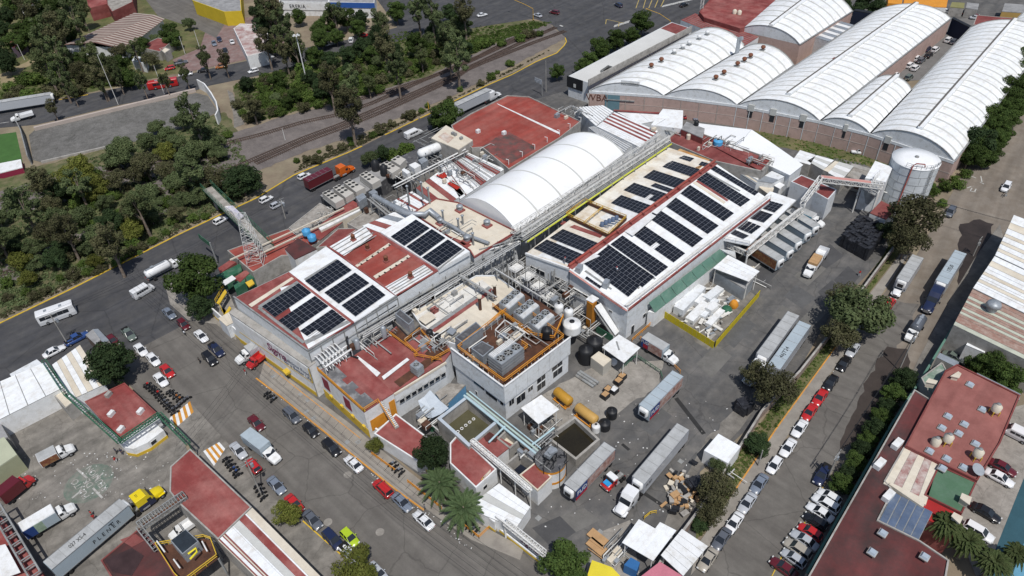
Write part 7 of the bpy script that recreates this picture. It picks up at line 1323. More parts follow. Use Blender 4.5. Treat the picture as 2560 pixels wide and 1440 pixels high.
def palm(nm,seed,Ht,r,n,fan=False):
 rng = np.random.default_rng(seed); t_ = thing(nm,'palm','palm tree'); part('trunk',MB().tube([(0,0,0),(0,0,Ht*.5),(0,0,Ht)],[.45,.38,.4],10),barkm,t_); vs,fs = [],[]; lm = leafmat('leaf_palm',(.070,.11,.045),(.11,.15,.07),.1) if not fan else leafmat('leaf_fan_palm',(.060,.085,.030),(.095,.11,.045),.1)
 for k in range(n):
  a = k*2.39996; el = math.radians(75 - 100*(k/n)+rng.uniform(-6,6)); L = r*rng.uniform(.85,1.1); h = np.array([math.cos(a),math.sin(a),0]); sd = np.array([-math.sin(a),math.cos(a),0]); m_ = 11; pts = []
  for i in range(m_+1):
   u = i/m_; pts.append(np.array([0,0,Ht])+h*L*(u*math.cos(el)*.9+.12*u)+np.array([0,0,1])*L*(u*math.sin(el) - .55*u*u))
  if 0:
   c_ = pts[4];
   for j in range(12): b_ = (j - 5.5)*.24; dd = (h*math.cos(b_)*math.cos(el*.6)+sd*math.sin(b_)+np.array([0,0,math.sin(el*.6) - .25]))*r*.55; s_ = len(vs); q = np.cross(dd,[0,0,1.]); q = q/(np.linalg.norm(q)+1e-6)*.09; vs += [c_ - q,c_+q,c_+dd*.6+q*1.5,c_+dd+np.array([0,0,-.15]),c_+dd*.6 - q*1.5]; fs.append([s_,s_+1,s_+2,s_+3,s_+4])
  else:
   for i in range(1,m_):
    for sg in (-1,1):
     for j in (0,.5):
      u = (i+j)/m_; p = pts[i]*(1 - j)+pts[i+1]*j; ll = L*.085*math.sin(math.pi*min(1,u*.9+.1))+.08; dd = sd*sg*ll+h*ll*1.1+np.array([0,0,.25*ll]); q = (pts[i+1] - pts[i]); q = q/np.linalg.norm(q)*.15; s_ = len(vs); vs += [p - q,p+q,p+dd+q*.3,p+dd - q*.3]; fs.append([s_,s_+1,s_+2,s_+3])
 me = bpy.data.meshes.new('crown'); me.from_pydata([tuple(v) for v in vs],[],fs); me.materials.append(lm); me.update(); part('crown',me,None,t_); return t_
TR = dict(ficus=[maketree('f',s,9,4.6,LM['ficus'],46,9000,.17,1.25,.22,nm='broadleaf_tree') for s in (1,2)],dark=[maketree('d',s,9,4.4,LM['dark'],50,9000,.17,1.1,.1,.8,nm='dark_tree') for s in (3,4)],
  euc=[maketree('e',s,15,3.3,(LM['euc'],LM['pep'],LM['brown'])[s - 5],26,4300,.17,(1.0,.85,1.1)[s - 5],.3,.9,.9,nm='eucalyptus_tree') for s in (5,6,7)],pep=[maketree('p',s,7,4.2,LM['pep'],34,6500,.16,1.2,.25,.9,nm='pepper_tree') for s in (8,9,10)],
  brown=[maketree('b',s,8,4.0,LM['brown'],30,4600,.15,1.15,.3,nm='olive_tree') for s in (11,12)],lime=[maketree('l',s,6.5,3.4,LM['lime'],26,6000,.14,1.1,.2,nm='yellowish_tree') for s in (13,)],
  scrub=[maketree('s',s,2.6,2.0,LM['gr'],14,1300,.15,.8,.0,nm='bush') for s in (14,15)],bush=[maketree('u',s,2.8,2.1,LM['brown'],16,1500,.14,.8,.0,nm='bush') for s in (16,)],
  palm=[palm('date_palm',17,5.0,4.6,44)],fan=[palm('fan_palm',18,7,3.0,84,True)])
index_kids()
BH = dict(ficus=9,dark=9,euc=15,pep=7,brown=8,lime=6.5,scrub=2.6,bush=2.8,palm=8,fan=7); BR = dict(ficus=4.6,dark=4.4,euc=3.3,pep=4.2,brown=4,lime=3.4,scrub=2,bush=2.1,palm=4.8,fan=4)
def tree(k,px,py,rpx,label,hs=1.,group=None,cat=None):   # centre and radius of the crown in the photograph
 z = BH[k]*.6
 for _ in range(3): r_ = rpx*mpp(px,py,z); s = r_/BR[k]; z = BH[k]*s*hs*(.6 if k not in ('palm','fan') else .8)
 p = G(px,py,z); p.z = 0; o = dup(R.choice(TR[k]),p,R.uniform(0,6.28),label,(s,s,s*hs),group=group)
 if k in ('scrub','bush'): o['category'] = 'bush'
 return o
for a in [('ficus',488,690,72,'big round dark green tree at the avenue corner beside the green terrace'),('dark',495,765,36,'lower dark crown at the foot of the big corner tree'),('dark',268,905,66,'dense very dark round tree over the white folded roof'),('lime',716,1280,38,'small yellowish tree over the red sedan',.9),('lime',895,1418,62,'yellow-green tree at the bottom edge of the street',.8),('lime',937,1112,24,'small yellow-green tree at the orange garden fence'),('dark',1078,1128,50,'tall bushy dark olive tree behind the palms',1.25),
  ('palm',1097,1198,64,'date palm nearer the dark bushy tree',.7),('palm',1157,1260,72,'larger date palm beside the white gatehouse',.7),('ficus',1412,1415,72,'round green tree beside the crimson script wall',.8),('brown',1790,1225,52,'airy olive tree over the side pavement near the scrap heap'),('brown',1775,1280,38,'lower olive crown by the side wall'),('dark',1748,1308,26,'dark low tree under the olive one',.7),('dark',1897,1108,36,'small dark round tree beside the yard hut',.8),('brown',1935,965,62,'wide airy olive tree over the long trailer'),('brown',1885,935,38,'olive side crown overhanging the white cab'),('pep',1800,1165,30,'thin grey-green tree behind the yard hut'),
  ('pep',2152,778,84,'largest tree on the side verge, dense green half'),('brown',2105,835,50,'brownish half of the largest tree on the side verge'),('brown',2110,740,42,'upper brownish crown of the verge tree group'),('brown',2285,545,70,'airy olive tree by the round tank'),('brown',2270,600,52,'lower airy crown beside the black pallet stack'),('pep',2225,575,36,'grey-green side crown over the white portable office'),
  ('ficus',2483,920,50,'broad dark tree between patchwork and red roofs'),('ficus',2530,945,45,'right-hand dark tree by the red roof edge'),('ficus',2440,915,32,'small dark tree beside the white porch'),('fan',2362,1322,56,'fan palm by the blue glazed roof',1.1),('fan',2418,1360,58,'fan palm beside the white parked car',.8),('fan',2482,1412,60,'fan palm at the bottom right corner',.8),('fan',2540,1388,48,'rightmost fan palm in the photo',.8),('dark',2262,942,36,'dark round tree highest in the street hedge',.9),
  ('ficus',1392,178,22,'single small tree on the pavement by the billboard'),('ficus',1472,152,28,'street tree nearest the black glazed annex'),('ficus',1500,118,30,'street tree second from the black glazed annex'),('ficus',1540,98,30,'street tree in the middle of the annex row'),('ficus',1578,88,24,'smaller street tree in the annex row'),('ficus',1605,52,32,'farthest and tallest street tree of the annex row'),('ficus',1452,165,20,'lowest street tree in front of the annex'),
  ('ficus',1115,285,42,'bushy tree between trailer and red flat roof'),('dark',1090,300,24,'dark bush tree beside the bushy one at the avenue'),('bush',1026,283,16,'round bush on the avenue verge',1.3),('bush',950,318,22,'wide brown bush on the avenue verge'),('bush',790,395,17,'reddish bush beside the orange truck',1.2),('dark',600,448,56,'large dark tree at the upper end of the footbridge',.7),('euc',870,270,38,'tall airy tree standing alone beside the tracks',1.),('euc',1142,140,34,'tall dense tree beside the tracks near the junction'),('pep',925,395,26,'grey tree beside the orange truck',1.),('dark',955,380,20,'dark narrow tree before the condensers',1.2),('scrub',985,385,26,'green hedge bush behind the condensers'),('scrub',1015,368,24,'green hedge bush by the process frame'),('dark',2445,350,48,'hedge tree nearest the round tank corner',1.)]: tree(*a)
def inpoly(x,y,P_):
 c_ = False
 for i in range(len(P_)):
  (x1,y1),(x2,y2) = P_[i - 1],P_[i]
  if (y1 > y) != (y2 > y) and x < (x2 - x1)*(y - y1)/(y2 - y1)+x1: c_ = not c_
 return c_
def thicket(P_,n,kinds,rmin,rmax,label,group,dmin=14,seed=1,hs=1.):
 q = random.Random(seed); pts = []; xs = [p[0] for p in P_]; ys = [p[1] for p in P_]; k = 0
 while len(pts) < n and k < 9000:
  k += 1; x,y = q.uniform(min(xs),max(xs)),q.uniform(min(ys),max(ys))
  if inpoly(x,y,P_) and all((x - a) ** 2+((y - b)*1.35) ** 2 > dmin ** 2 for a,b in pts): pts.append((x,y))
 cnt = {}
 for x,y in sorted(pts): kd = q.choice(kinds); rg = ('far' if y < sum(ys)/len(ys) else 'near')+' '+('left','middle','right')[min(2,int((x - min(xs))/(max(xs) - min(xs))*3))]; cnt[kd+rg] = n_ = cnt.get(kd+rg,0)+1; tree(kd,x,y,q.uniform(rmin,rmax),ORD[min(24,n_ - 1)]+' '+label % dict(pep='grey-green',euc='tall brownish',brown='olive-brown',scrub='low bright green',bush='low brown',ficus='dense green',dark='dark green',lime='yellow-green')[kd]+', '+rg+' part',hs*q.uniform(.85,1.15),group)
F1 = [(-20,500),(60,470),(130,440),(250,400),(330,350),(420,290),(560,290),(590,350),(560,400),(540,480),(480,500),(430,545),(350,590),(280,640),(150,680),(60,700),(-20,660)]
thicket(F1,62,['pep','pep','pep','brown','lime','dark','euc'],24,40,'%s tree in the thicket left of the footbridge','trees in the thicket left of the footbridge',33,3,.95)
F2 = [(590,200),(660,190),(760,160),(880,110),(1000,90),(1130,60),(1180,80),(1150,130),(1000,180),(880,220),(700,260),(610,270)]
thicket(F2,38,['euc','pep','euc','dark','ficus','scrub','dark'],17,30,'%s tree in the grove beyond the tracks','trees in the grove beyond the tracks',25,4)
F3 = [(700,20),(1000,15),(1180,10),(1220,50),(1000,90),(850,130),(700,150),(620,20)]
thicket(F3,24,['euc','euc','ficus','dark'],20,30,'%s tree along the upper road near the shops','trees along the upper road',27,5)
F4 = [(-10,0),(230,0),(215,60),(160,110),(120,160),(60,110),(-10,190)]
thicket(F4,23,['dark','ficus','euc'],24,36,'%s tree in the dark park left of the striped roof','trees in the park left of the striped roof',28,6)
F5 = [(160,130),(260,120),(320,130),(400,60),(480,50),(470,110),(420,130),(360,160),(330,200),(200,215),(140,200)]
thicket(F5,20,['brown','pep','euc','ficus'],18,28,'%s tree below the striped roof','trees below the striped roof',26,7)
thicket([(10,200),(140,150),(300,150),(330,200),(120,235),(0,250)],24,['scrub','scrub','bush'],16,26,'%s bush on the slope above the upper road','bushes above the upper road',22,8,.8)
thicket([(60,235),(560,130),(560,170),(60,290)],9,['euc'],13,17,'%s thin street tree on the upper road','thin street trees on the upper road',45,9,1.25)
thicket([(640,0),(700,30),(720,90),(660,120),(630,60)],6,['euc','dark'],24,32,'%s tree by the white fronted shop','trees by the white fronted shop',26,10)
thicket([(590,200),(980,150),(1200,100),(1340,60),(1390,70),(1240,110),(1060,180),(905,235),(760,268),(640,300),(590,280)],70,['scrub','scrub','bush'],11,20,'%s bush beside the railway','bushes beside the railway',15,11)
thicket([(60,470),(300,400),(560,320),(600,360),(540,500),(420,580),(180,700),(0,780),(-20,720),(200,600)],60,['scrub','bush','scrub'],13,22,'%s bush under the thicket by the footbridge','bushes under the thicket',20,12)
thicket([(740,400),(960,310),(1280,150),(1300,160),(1060,275),(960,325),(800,395)],22,['scrub','bush'],7,14,'%s bush on the avenue verge','bushes on the avenue verge',16,13)
thicket([(300,640),(560,500),(600,480),(600,500),(470,560),(330,640),(200,700)],14,['scrub','bush'],9,17,'%s bush on the near verge of the avenue','bushes on the near verge',20,14)
for i in range(13): u = i/12; tree('ficus',2425+165*u+R.uniform(-5,5),385 - 280*u,36+5*math.sin(i*2.1),ORD[i]+' dense green tree in the tall hedge row beside the last vault',1.0,'hedge row beside the last vault')
for i in range(11): u = i/10; tree('ficus',2465+150*u,400 - 260*u+R.uniform(-6,6),30,ORD[i]+' street-side tree in the tall hedge row beside the last vault',.9,'hedge row beside the last vault')
for i in range(9): u = i/8; tree('dark' if i % 2 else 'ficus',2236 - 130*u,985+225*u,30+4*math.cos(i*2.3),ORD[i]+' dense dark tree of the hedge along the maroon warehouse',.85,'hedge along the maroon warehouse')
thicket([(2330,450),(2420,430),(2400,480),(2350,520),(2300,510)],8,['scrub'],12,20,'%s bush behind the round tank','bushes behind the round tank',18,15)
thicket([(2050,20),(2190,-10),(2200,20),(2130,25)],5,['dark'],20,28,'%s tree beyond the back vault','trees beyond the back vault',20,16)
for k in TR.values():
 for t_ in k:
  for c_ in list(kids(t_)): bpy.data.objects.remove(c_)
  bpy.data.objects.remove(t_)
def cover(name,P_,n,s,m,seed,h=.35,label=None):
 rng = np.random.default_rng(seed); xs = [p[0] for p in P_]; ys = [p[1] for p in P_]; pts = []
 while len(pts) < n:
  x,y = rng.uniform(min(xs),max(xs)),rng.uniform(min(ys),max(ys))
  if inpoly(x,y,P_): pts.append(G(x,y,.1))
 cl = [[p.x,p.y,.05,h*rng.uniform(.6,1.6)] for p in pts]; V,Fc = leaves(rng,cl,n*12,s,.8); V[:,2] = np.abs(V[:,2]); o = bpy.data.objects.new(name,crownmesh(name,V,Fc,m)); C.link(o); tag(o,label or 'low weeds and grass','ground cover',None,'stuff')
cover('weeds',[(582,215),(700,175),(1000,80),(1385,55),(1280,92),(1060,190),(905,238),(640,305)],3600,.22,LM['gr'],1,.5,'green undergrowth between the railway and the upper road'); cover('weeds',[(0,480),(290,372),(540,300),(600,350),(640,470),(430,585),(0,790)],3200,.22,LM['pep'],2,.5,'undergrowth of the thicket left of the footbridge')
cover('weeds',[(700,262),(905,230),(1060,180),(1200,115),(1370,64),(1330,52),(1100,120),(900,180)],3000,.22,LM['gr'],21,.45,'bright green weeds along the far side of the tracks'); cover('weeds',[(0,220),(180,120),(330,140),(330,205),(0,262)],900,.22,LM['gr'],3,.5,'bright weeds above the upper road'); cover('weeds',[(1850,328),(1960,332),(2240,388),(2320,430),(2300,465),(1950,365)],700,.15,LM['gr'],4,.25,'grass strip under the salmon wall'); cover('weeds',[(2255,560),(2150,730),(2020,900),(1840,1140),(1745,1290),(1750,1345),(1945,1062),(2168,735),(2275,570)],1100,.12,LM['gr'],5,.25,'grass of the side verge')
cover('weeds',[(735,432),(905,362),(962,330),(1280,178),(1400,112),(1150,238),(962,322),(760,405)],900,.15,LM['brown'],6,.3,'dry grass of the avenue verge'); cover('weeds',[(0,800),(180,715),(440,585),(600,505),(560,515),(180,700),(0,785)],700,.14,LM['brown'],7,.25,'dry grass of the near verge')
# ---------------------------------------------------------------- railway
def track(label,px,gap=.72):
 pts = GL(px,.1); t_ = thing('railway_track',label,'railway track',pts[0]); dd = [0]
 for a,b in zip(pts,pts[1:]): dd.append(dd[-1]+(b - a).length)
 def at(s):
  for i in range(len(pts) - 1):
   if s <= dd[i+1] or i == len(pts) - 2: return lerp(pts[i],pts[i+1],(s - dd[i])/(dd[i+1] - dd[i])),(pts[i+1] - pts[i]).normalized()
 me = MB().box((0,0,.06),(.26,2.5,.14)).mesh('sleeper'); me.materials.append(sleeperm); n = int(dd[-1]/gap); st = max(gap,dd[-1]/290); s = 0
 while s < dd[-1]: p,d = at(s); o = bpy.data.objects.new('sleeper',me); C.link(o); o.parent = t_; o.location = p - pts[0]; o.rotation_euler.z = math.atan2(d.y,d.x); s += st
 for sg in (-1,1):
  mb = MB()
  for a,b in zip(pts,pts[1:]): d = (b - a).normalized(); k = Vector((-d.y,d.x,0))*.75*sg; mb.beam(a+k+Vector((0,0,.2)),b+k+Vector((0,0,.2)),.11,.16)
  part('rail',mb,railm,t_)
track('main railway track nearest the avenue',[(-40,700),(60,668),(205,600),(370,521),(500,458),(640,396),(760,345),(850,312),(930,278),(1060,222),(1200,160),(1330,108),(1412,78)]); track('second railway track beside the main one',[(640,408),(760,355),(860,318),(950,282),(1060,232),(1130,200),(1180,165),(1300,108),(1390,68)])
track('third railway track curving in from the left',[(-40,508),(90,475),(250,436),(370,412),(520,370),(640,340),(760,305),(850,286),(930,258),(1060,200),(1160,160),(1290,100)]); track('short siding on the far side of the ballast',[(850,262),(960,232),(1080,192),(1200,140),(1280,98),(1340,78)])
# ---------------------------------------------------------------- poles, wires, pylon, footbridge
def pole(label,bx,by,tx,ty,m=concw,arm=True,r=.16,nm='utility_pole',lamps=0,arms=None):
 b = G(bx,by); z = topz(b,tx,ty); t_ = thing(nm,label,'pole',b); top = b+Vector((0,0,z)); part('shaft',MB().tube([b,top],[r,r*.6],8),m,t_)
 if arm:
  for k in (.3,1.2): part('crossarm',MB().beam(top - DA*1.1 - Vector((0,0,k)),top+DA*1.1 - Vector((0,0,k)),.12),steelg,t_)
  part('transformer',MB().lathe(top+DA*.6 - Vector((0,0,2.6)),[(.3,0),(.3,.8)],10),galv,t_)
 for k in range(lamps): a = k*6.283/lamps; part('lamp',MB().box(top+Vector((.9*math.cos(a),.9*math.sin(a),0)),(.8,.5,.25),a),white,t_)
 if arms: part('arm',MB().tube([top,top+arms[0],top+arms[1]],.09,5),m,t_); part('lamp',MB().box(top+arms[1],(.9,.4,.2),math.atan2(arms[1].y,arms[1].x)),m,t_)
 return top
tops = [pole('pale pole at the corner by the white coach',171,862,124,786),pole('pole leaning over the motorcycles by the red shed',655,1240,612,1148),pole('concrete pole at the patchwork warehouse side',2247,927,2290,832),pole('concrete pole by the dark pickup on the side street',2067,1202,2101,1132),pole('pole beside the billboard near the annex',1365,230,1366,152,arm=False),pole('pole with crossarms on the avenue by the grey car',714,546,705,495),pole('pole on the upper right street',2512,492,2524,476),pole('steel pole standing in the dark water tank wall',1498,1112,1503,1068,steelg,False,.1),pole('pole with crossarms by the mud patch',2432,640,2447,592),pole('thin pole beside the white cream roofs at the side street',1895,1165,1890,1120,arm=False)]
pole('very tall floodlight mast in the grove',770,217,745,88,white,False,.25,'floodlight_mast',5); yl_ = mat('lamp_post_yellow',(.60,.36,.03),.6,.1,1)
pole('yellow street lamp at the tip of the railway verge',1333,50,1333,22,yl_,False,.14,'street_lamp',0,(Vector((-3,3,.8)),Vector((-9,8,2.0)))); pole('yellow street lamp beside the street trees of the annex',1675,60,1673,52,yl_,False,.14,'street_lamp',0,(Vector((-4,3,2)),Vector((-9,5,3.5)))); pole('short yellow post on the avenue verge',1072,274,1071,254,yl_,False,.14,'street_lamp')
for x,y,a,b,l in [(62,150,12,118,'thin white lamp at the left edge'),(164,90,158,60,'double lamp in the dark park'),(463,135,449,90,'white flagpole on the round steps'),(501,125,491,74,'white pole beside the round steps'),(296,262,276,128,'tall thin pole by the upper road'),(412,238,392,162,'lamp pole beside the red bus'),(310,215,297,175,'leaning pole above the upper road'),(713,350,709,320,'white marker post beside the tracks')]: pole(l,x,y,a,b,steelw,False,.12,'lamp_pole')
def wire(a,b,sag,label,r=.022): pts = [lerp(a,b,k/10) - Vector((0,0,sag*4*(k/10)*(1 - k/10))) for k in range(11)]; solo('overhead_wire',MB().tube(pts,r,4),blackp,label,'wire','overhead wires')
for k in range(6): o_ = DA*(k*1.0 - 2); wire(G(330,690,9)+o_,G(1010,1270,8)+o_,.5,ORD[k]+' dark overhead wire along the upper front street'); wire(G(1010,1270,8)+o_,G(1600,1700,8)+o_,.5,ORD[k]+' dark overhead wire along the lower front street')
for k in range(3): wire(tops[2]+DA*(k - 1),tops[3]+DA*(k - 1),.5,ORD[k]+' overhead wire along the side street'); wire(tops[0]+DB*(k - 1),tops[5]+DB*(k - 1),1.2,ORD[k]+' overhead wire along the avenue'); wire(G(440,1115,7)+DB*k,G(640,860,9)+DB*k,.6,ORD[k]+' overhead wire crossing the front street'); wire(G(2250,470,8)+DB*k,G(2560,560,8)+DB*k,.6,ORD[k]+' overhead wire crossing the side street')
b = G(643,655,4.6); zt_ = 26; t = thing('lattice_pylon','tall pale lattice pylon on the red terrace by the footbridge','pylon',b); mb = MB()
for k in range(12):
 z0,z1 = k/12,(k+1)/12; w0,w1 = 1.9*(1 - z0*.6),1.9*(1 - z1*.6); hh = topz(b,617,532) - 4.6
 for (i,j) in ((1,1),(-1,1),(-1,-1),(1,-1)):
  p,q = b+Vector((i*w0,j*w0,z0*hh)),b+Vector((i*w1,j*w1,z1*hh)); mb.beam(p,q,.1).beam(p,b+Vector((-j*w1,i*w1,z1*hh)),.055)
  if k % 2: mb.beam(q,b+Vector((-j*w1,i*w1,z1*hh)),.055).beam(b+Vector((-j*w0,i*w0,z0*hh)),q,.05)
part('lattice',mb,steelw,t)
zf = 5.6; d0,d1 = G(518,470,zf),G(672,622,zf); s = (d1 - d0).normalized().cross(Vector((0,0,1))); t = thing('footbridge','green footbridge with pale worn deck over the avenue','footbridge',lift(d0,0)); part('deck',MB().slab([d0 - s*1.3,d0+s*1.3,d1+s*1.3,d1 - s*1.3],.35),mossr,t)
for g in (-1,1):
 part('side_mesh',MB().beam(d0+s*1.4*g+Vector((0,0,.1)),d1+s*1.4*g+Vector((0,0,.1)),.06,.5),greenp,t); part('railing',rail(MB(),[d0+s*1.4*g+Vector((0,0,.6)),d1+s*1.4*g+Vector((0,0,.6))],1.5,2,.07),greenp,t)
for u in (.08,.5,.95): part('pier',MB().beam(lift(lerp(d0,d1,u),0),lerp(d0,d1,u) - Vector((0,0,.3)),.7),concw,t)
fp = [G(562,515,6.6),G(582,514,6.8),G(609,540,6.8),G(596,553,5.2),G(578,538,4.6),G(560,526,5.4)]; bm = MB(); ctr = sum(fp,Vector())/6+Vector((0,0,.4))
for i in range(6): bm.add([fp[i],fp[(i+1) % 6],ctr],[[0,1,2]])
solo('torn_banner',bm,mat('printed_cloth',(.62,.60,.58),.8,.2,.5,(.25,.25,.42),.5,.5),'torn white printed banner hanging on the footbridge','banner')
a,b = G(497,590,6),G(527,613,6); t = thing('road_sign','green overhead road sign beside the big corner tree','road sign',lift(b,0)); part('board',MB().beam(a,b,.12,1.4),greenp,t); part('post',MB().beam(lift(b,0),b+Vector((0,0,.8)),.3),steelg,t)
a,b = G(1337,198,5),G(1355,206,5); t = thing('billboard','small printed billboard on a pole at the avenue','billboard',lift(b,0)); part('board',MB().beam(a,b,.12,1.6),mat('printed_board',(.5,.52,.55),.7,.3,1.5,(.15,.16,.18),.5,2),t); part('post',MB().beam(lift(b,0),b,.2),steelg,t)
# ---------------------------------------------------------------- yard clutter
for px,py,qx,qy,l,m in [(1392,978,1424,1004,'deep orange horizontal cylinder tank nearer the grey block',0),(1445,1018,1488,1050,'pale orange horizontal cylinder tank beside the pink sack',1)]:
 a,b = G(px,py,1.9),G(qx,qy,1.9); d = (b - a).normalized(); L = (b - a).length; t = thing('cylinder_tank',l,'tank',lift(a,0),group='orange cylinder tanks'); part('vessel',MB().lathe(a,[(0,-.4),(.8,-.25),(1.0,0),(1.0,L),(.8,L+.25),(0,L+.4)],20,0,d),mat('tank_orange_%d' % m,((.44,.235,.03),(.48,.29,.085))[m],.5,.08,.5),t)
 for k in (.1,.9): part('saddle',MB().box(lift(lerp(a,b,k),.5),(.25,1.9,1.0),math.atan2(d.y,d.x)),orangep,t)
 part('cradle_rail',MB().beam(lift(a,.15)+s*0,lift(b,.15),.2).beam(a+d.cross(Vector((0,0,1)))*1.0 - Vector((0,0,1.5)),b+d.cross(Vector((0,0,1)))*1.0 - Vector((0,0,1.5)),.18),orangep,t)
def vtank(px,py,r,h,m,l,z0=0,dome=True,nm='round_tank',grp=None):
 c_ = G(px,py,z0+h); c_.z = z0; t_ = thing(nm,l,'tank',c_,group=grp); part('tank_body',MB().lathe(c_,[(r,0)]+[(r*(1.03 if k % 2 else 1.0),h*.85*k/7) for k in range(1,8)]+[(r*.85,h*.93),(r*.35,h),(r*.33,h+.15),(0,h+.16)],22),m,t_); part('lid',MB().lathe(c_+Vector((0,0,h+.12)),[(r*.3,0),(r*.3,.12),(0,.16)],12),blackp,t_)
vtank(1530,1024,1.05,2.1,blackp,'black round plastic tank standing alone in the yard'); vtank(1512,1054,1.1,2.0,blackp,'black round plastic tank next to the white bottle tank'); vtank(1490,1062,.8,1.8,white,'small white bottle-shaped tank beside a black tank'); vtank(1465,868,1.5,4.2,blackp,'tall black tank nearest the beige cabin'); vtank(1487,846,1.7,4.4,blackp,'wide tall black tank behind the other one')
vtank(1367,820,1.0,2.4,blackp,'black drum tank on the brown platform',8.6); vtank(1397,760,1.0,3.4,white,'white upright vessel beside the fan units',5); vtank(1422,772,.95,3.2,white,'white upright vessel nearest the hall gable',5); vtank(1430,805,1.9,2.4,white,'wide white dome tank at the corner of the brown platform',5); vtank(1742,302,.7,1.4,blackp,'black tank on the dark red tank block',10); vtank(1796,350,1.3,1.4,bluep,'sky blue tank among scrap on the dark red roof',8); vtank(1722,335,.6,1.6,creamr,'cream drum on the pink terrace corner',8)
flat('beige_cabin','beige windowless cabin with two cable rings on its roof','cabin',[(1477,893),(1497,878),(1529,898),(1508,916)],3.0,mat('beige_panel',(.45,.43,.38),.8,.06,.3),creamr,0)
solo('white_cistern',MB().lathe(G(1533,905,.9),[(0,-.9),(.7,-.6),(.8,0),(.7,.6),(0,.9)],12,0,DB),[white],'small white cistern beside the beige cabin','cistern')
solo('pipe_stack',MB().tube(Z((1445,932,.5),(1490,962,.5)),.35,8).tube(Z((1450,928,.9),(1496,957,.9)),.3,8).tube(Z((1440,938,.4),(1484,967,.4)),.3,8),steelg,'bundle of long grey pipes on the yard floor','pipe stack')
for i,(x,y) in enumerate([(1513,988),(1535,975),(1520,974),(1546,953),(1555,941)]):
 c_ = G(x,y,.7); t = thing('pallet_crate',['black crate with a board lid nearest the orange tanks','black crate with a white cloth on top','black crate with a board lid beside the cloth one','black crate with a board lid in the middle','black crate with a crumpled carton on top'][i],'crate',lift(c_,0)); part('crate_body',MB().box(lift(c_,.55),(1.6,1.4,1.1),A_),blackp,t); part('lid',MB().box(lift(c_,1.14),(1.3,1.1,.08),A_),white if i == 1 else cardm,t)
t = thing('pallet_stack','big pile of black wrapped pallets under the airy tree','pallet stack',G(2145,620)); o0,ux_,uy_ = G(2098,616,0),(G(2165,655) - G(2098,616)),(G(2140,560) - G(2098,616)); q = random.Random(5)
for i in range(10):
 for j in range(9): h = q.choice((3.0,3.4,3.7))+.3*(i > 3); part('pallet_column',MB().box(o0+ux_*((i+.5)/10)+uy_*((j+.5)/9)+Vector((q.uniform(-.1,.1),q.uniform(-.1,.1),h/2)),(ux_.length/10*.94,uy_.length/9*.92,h),math.atan2(ux_.y,ux_.x)+q.uniform(-.08,.08)),blackt,t)
for (x,y,n_,l) in [(2120,455,14,'black netted bales behind the red roofed annex'),(2050,435,7,'black bales between the shed roofs'),(2055,520,4,'black bales in front of the white annex'),(1862,1025,6,'black plastic sacks beneath the olive tree'),(1735,1225,6,'black sacks at the scrap heap')]:
 t = thing('bale_pile',l,'bale pile',G(x,y))
 for k in range(n_): part('bale',MB().box(G(x+q.uniform(-24,24)*n_/14,y+q.uniform(-14,14)*n_/14,0)+Vector((0,0,1)),(2.4,2,2.0+q.random()),q.random()*3,0,.85),blackt,t)
fz = 2.0; fpx = [(1657,792),(1785,865),(1787,868),(1900,735)]; t = thing('yellow_fence','yellow sheet fence around the white building panels','fence',G(1785,868)); yf = mat('fence_yellow',(.52,.42,.02),.7,.1,.4)
for a,b,n_ in [((1657,793),(1783,872),12),((1787,870),(1897,742),11)]:
 a,b = G(*a),G(*b)
 for k in range(n_): part('fence_panel',MB().beam(lerp(a,b,k/n_+.003)+Vector((0,0,fz/2)),lerp(a,b,(k+1)/n_ - .003)+Vector((0,0,fz/2)),.08,fz),yf,t)
for i,(x,y,qx,qy,w,h) in enumerate([(1695,780,1752,722,2.4,2.2),(1685,768,1740,712,1.6,2.0),(1722,805,1765,762,2.0,1.6),(1755,795,1790,752,1.4,1.3),(1770,815,1805,778,1.4,1.2),(1740,762,1762,742,1.8,1.5),(1765,752,1800,725,1.9,1.9),(1770,782,1790,766,1.6,2.2)]): solo('panel_bundle',MB().beam(G(x,y,h/2),G(qx,qy,h/2),w,h),[white if i % 3 else greyw],['longest white panel bundle in the fenced store','second long white bundle against the hall','white bundle in the middle of the fenced store','narrow white bundle beside the grey pipes','white bundle nearest the green machine','short white bundle high in the store','thick white bundle before the sheets','small top white bundle across others'][i],'panel bundle','white panel bundles')
solo('mixer',MB().lathe(G(1833,768,0),[(.8,0),(1.1,.8),(.7,1.7),(.5,1.9)],14),orangep,'orange drum machine in the fenced store','machine'); solo('green_machine',MB().lathe(G(1816,778,0),[(1.3,0),(1.1,.9),(.6,1.3),(0,1.3)],12),greenp,'green covered machine in the fenced store','machine')
for i in range(4): solo('concrete_ring',MB().lathe(G(1785+i*11,702+i*5,0),[(.85,0),(.85,.9),(.6,.9),(.6,0)],16),concw,ORD[i]+' concrete ring in the row behind the weigh hut','ring','concrete rings')
fence = lambda l,px,m,h=1.1,nm='fence': solo(nm,rail(MB(),GL(px),h,1.2,.08),m,l,'fence')
fence('orange pipe guard rail beside the box truck',[(1600,850),(1640,875),(1700,935)],orangep); fence('orange pipe rail along the hall kerb',[(1580,855),(1655,790)],orangep); fence('orange garden fence by the small yellow-green tree',[(930,1138),(990,1182)],orangep); fence('orange garden fence in front of the date palms',[(1020,1208),(1105,1275)],orangep); fence('orange fence around the motorcycles at the gatehouse',[(1160,1318),(1198,1348),(1222,1325)],orangep); fence('green railing around the sunken apron',[(1555,925),(1590,895),(1650,935),(1655,950)],greenp); solo('green_screen',MB().beam(G(1490,822,1),G(1532,848,1),.1,2),greenp,'green sheet fence at the foot of the hall stair','fence'); fence('yellow folding barrier by the workshop canopy',[(1610,1300),(1625,1288),(1640,1285)],yellowp)
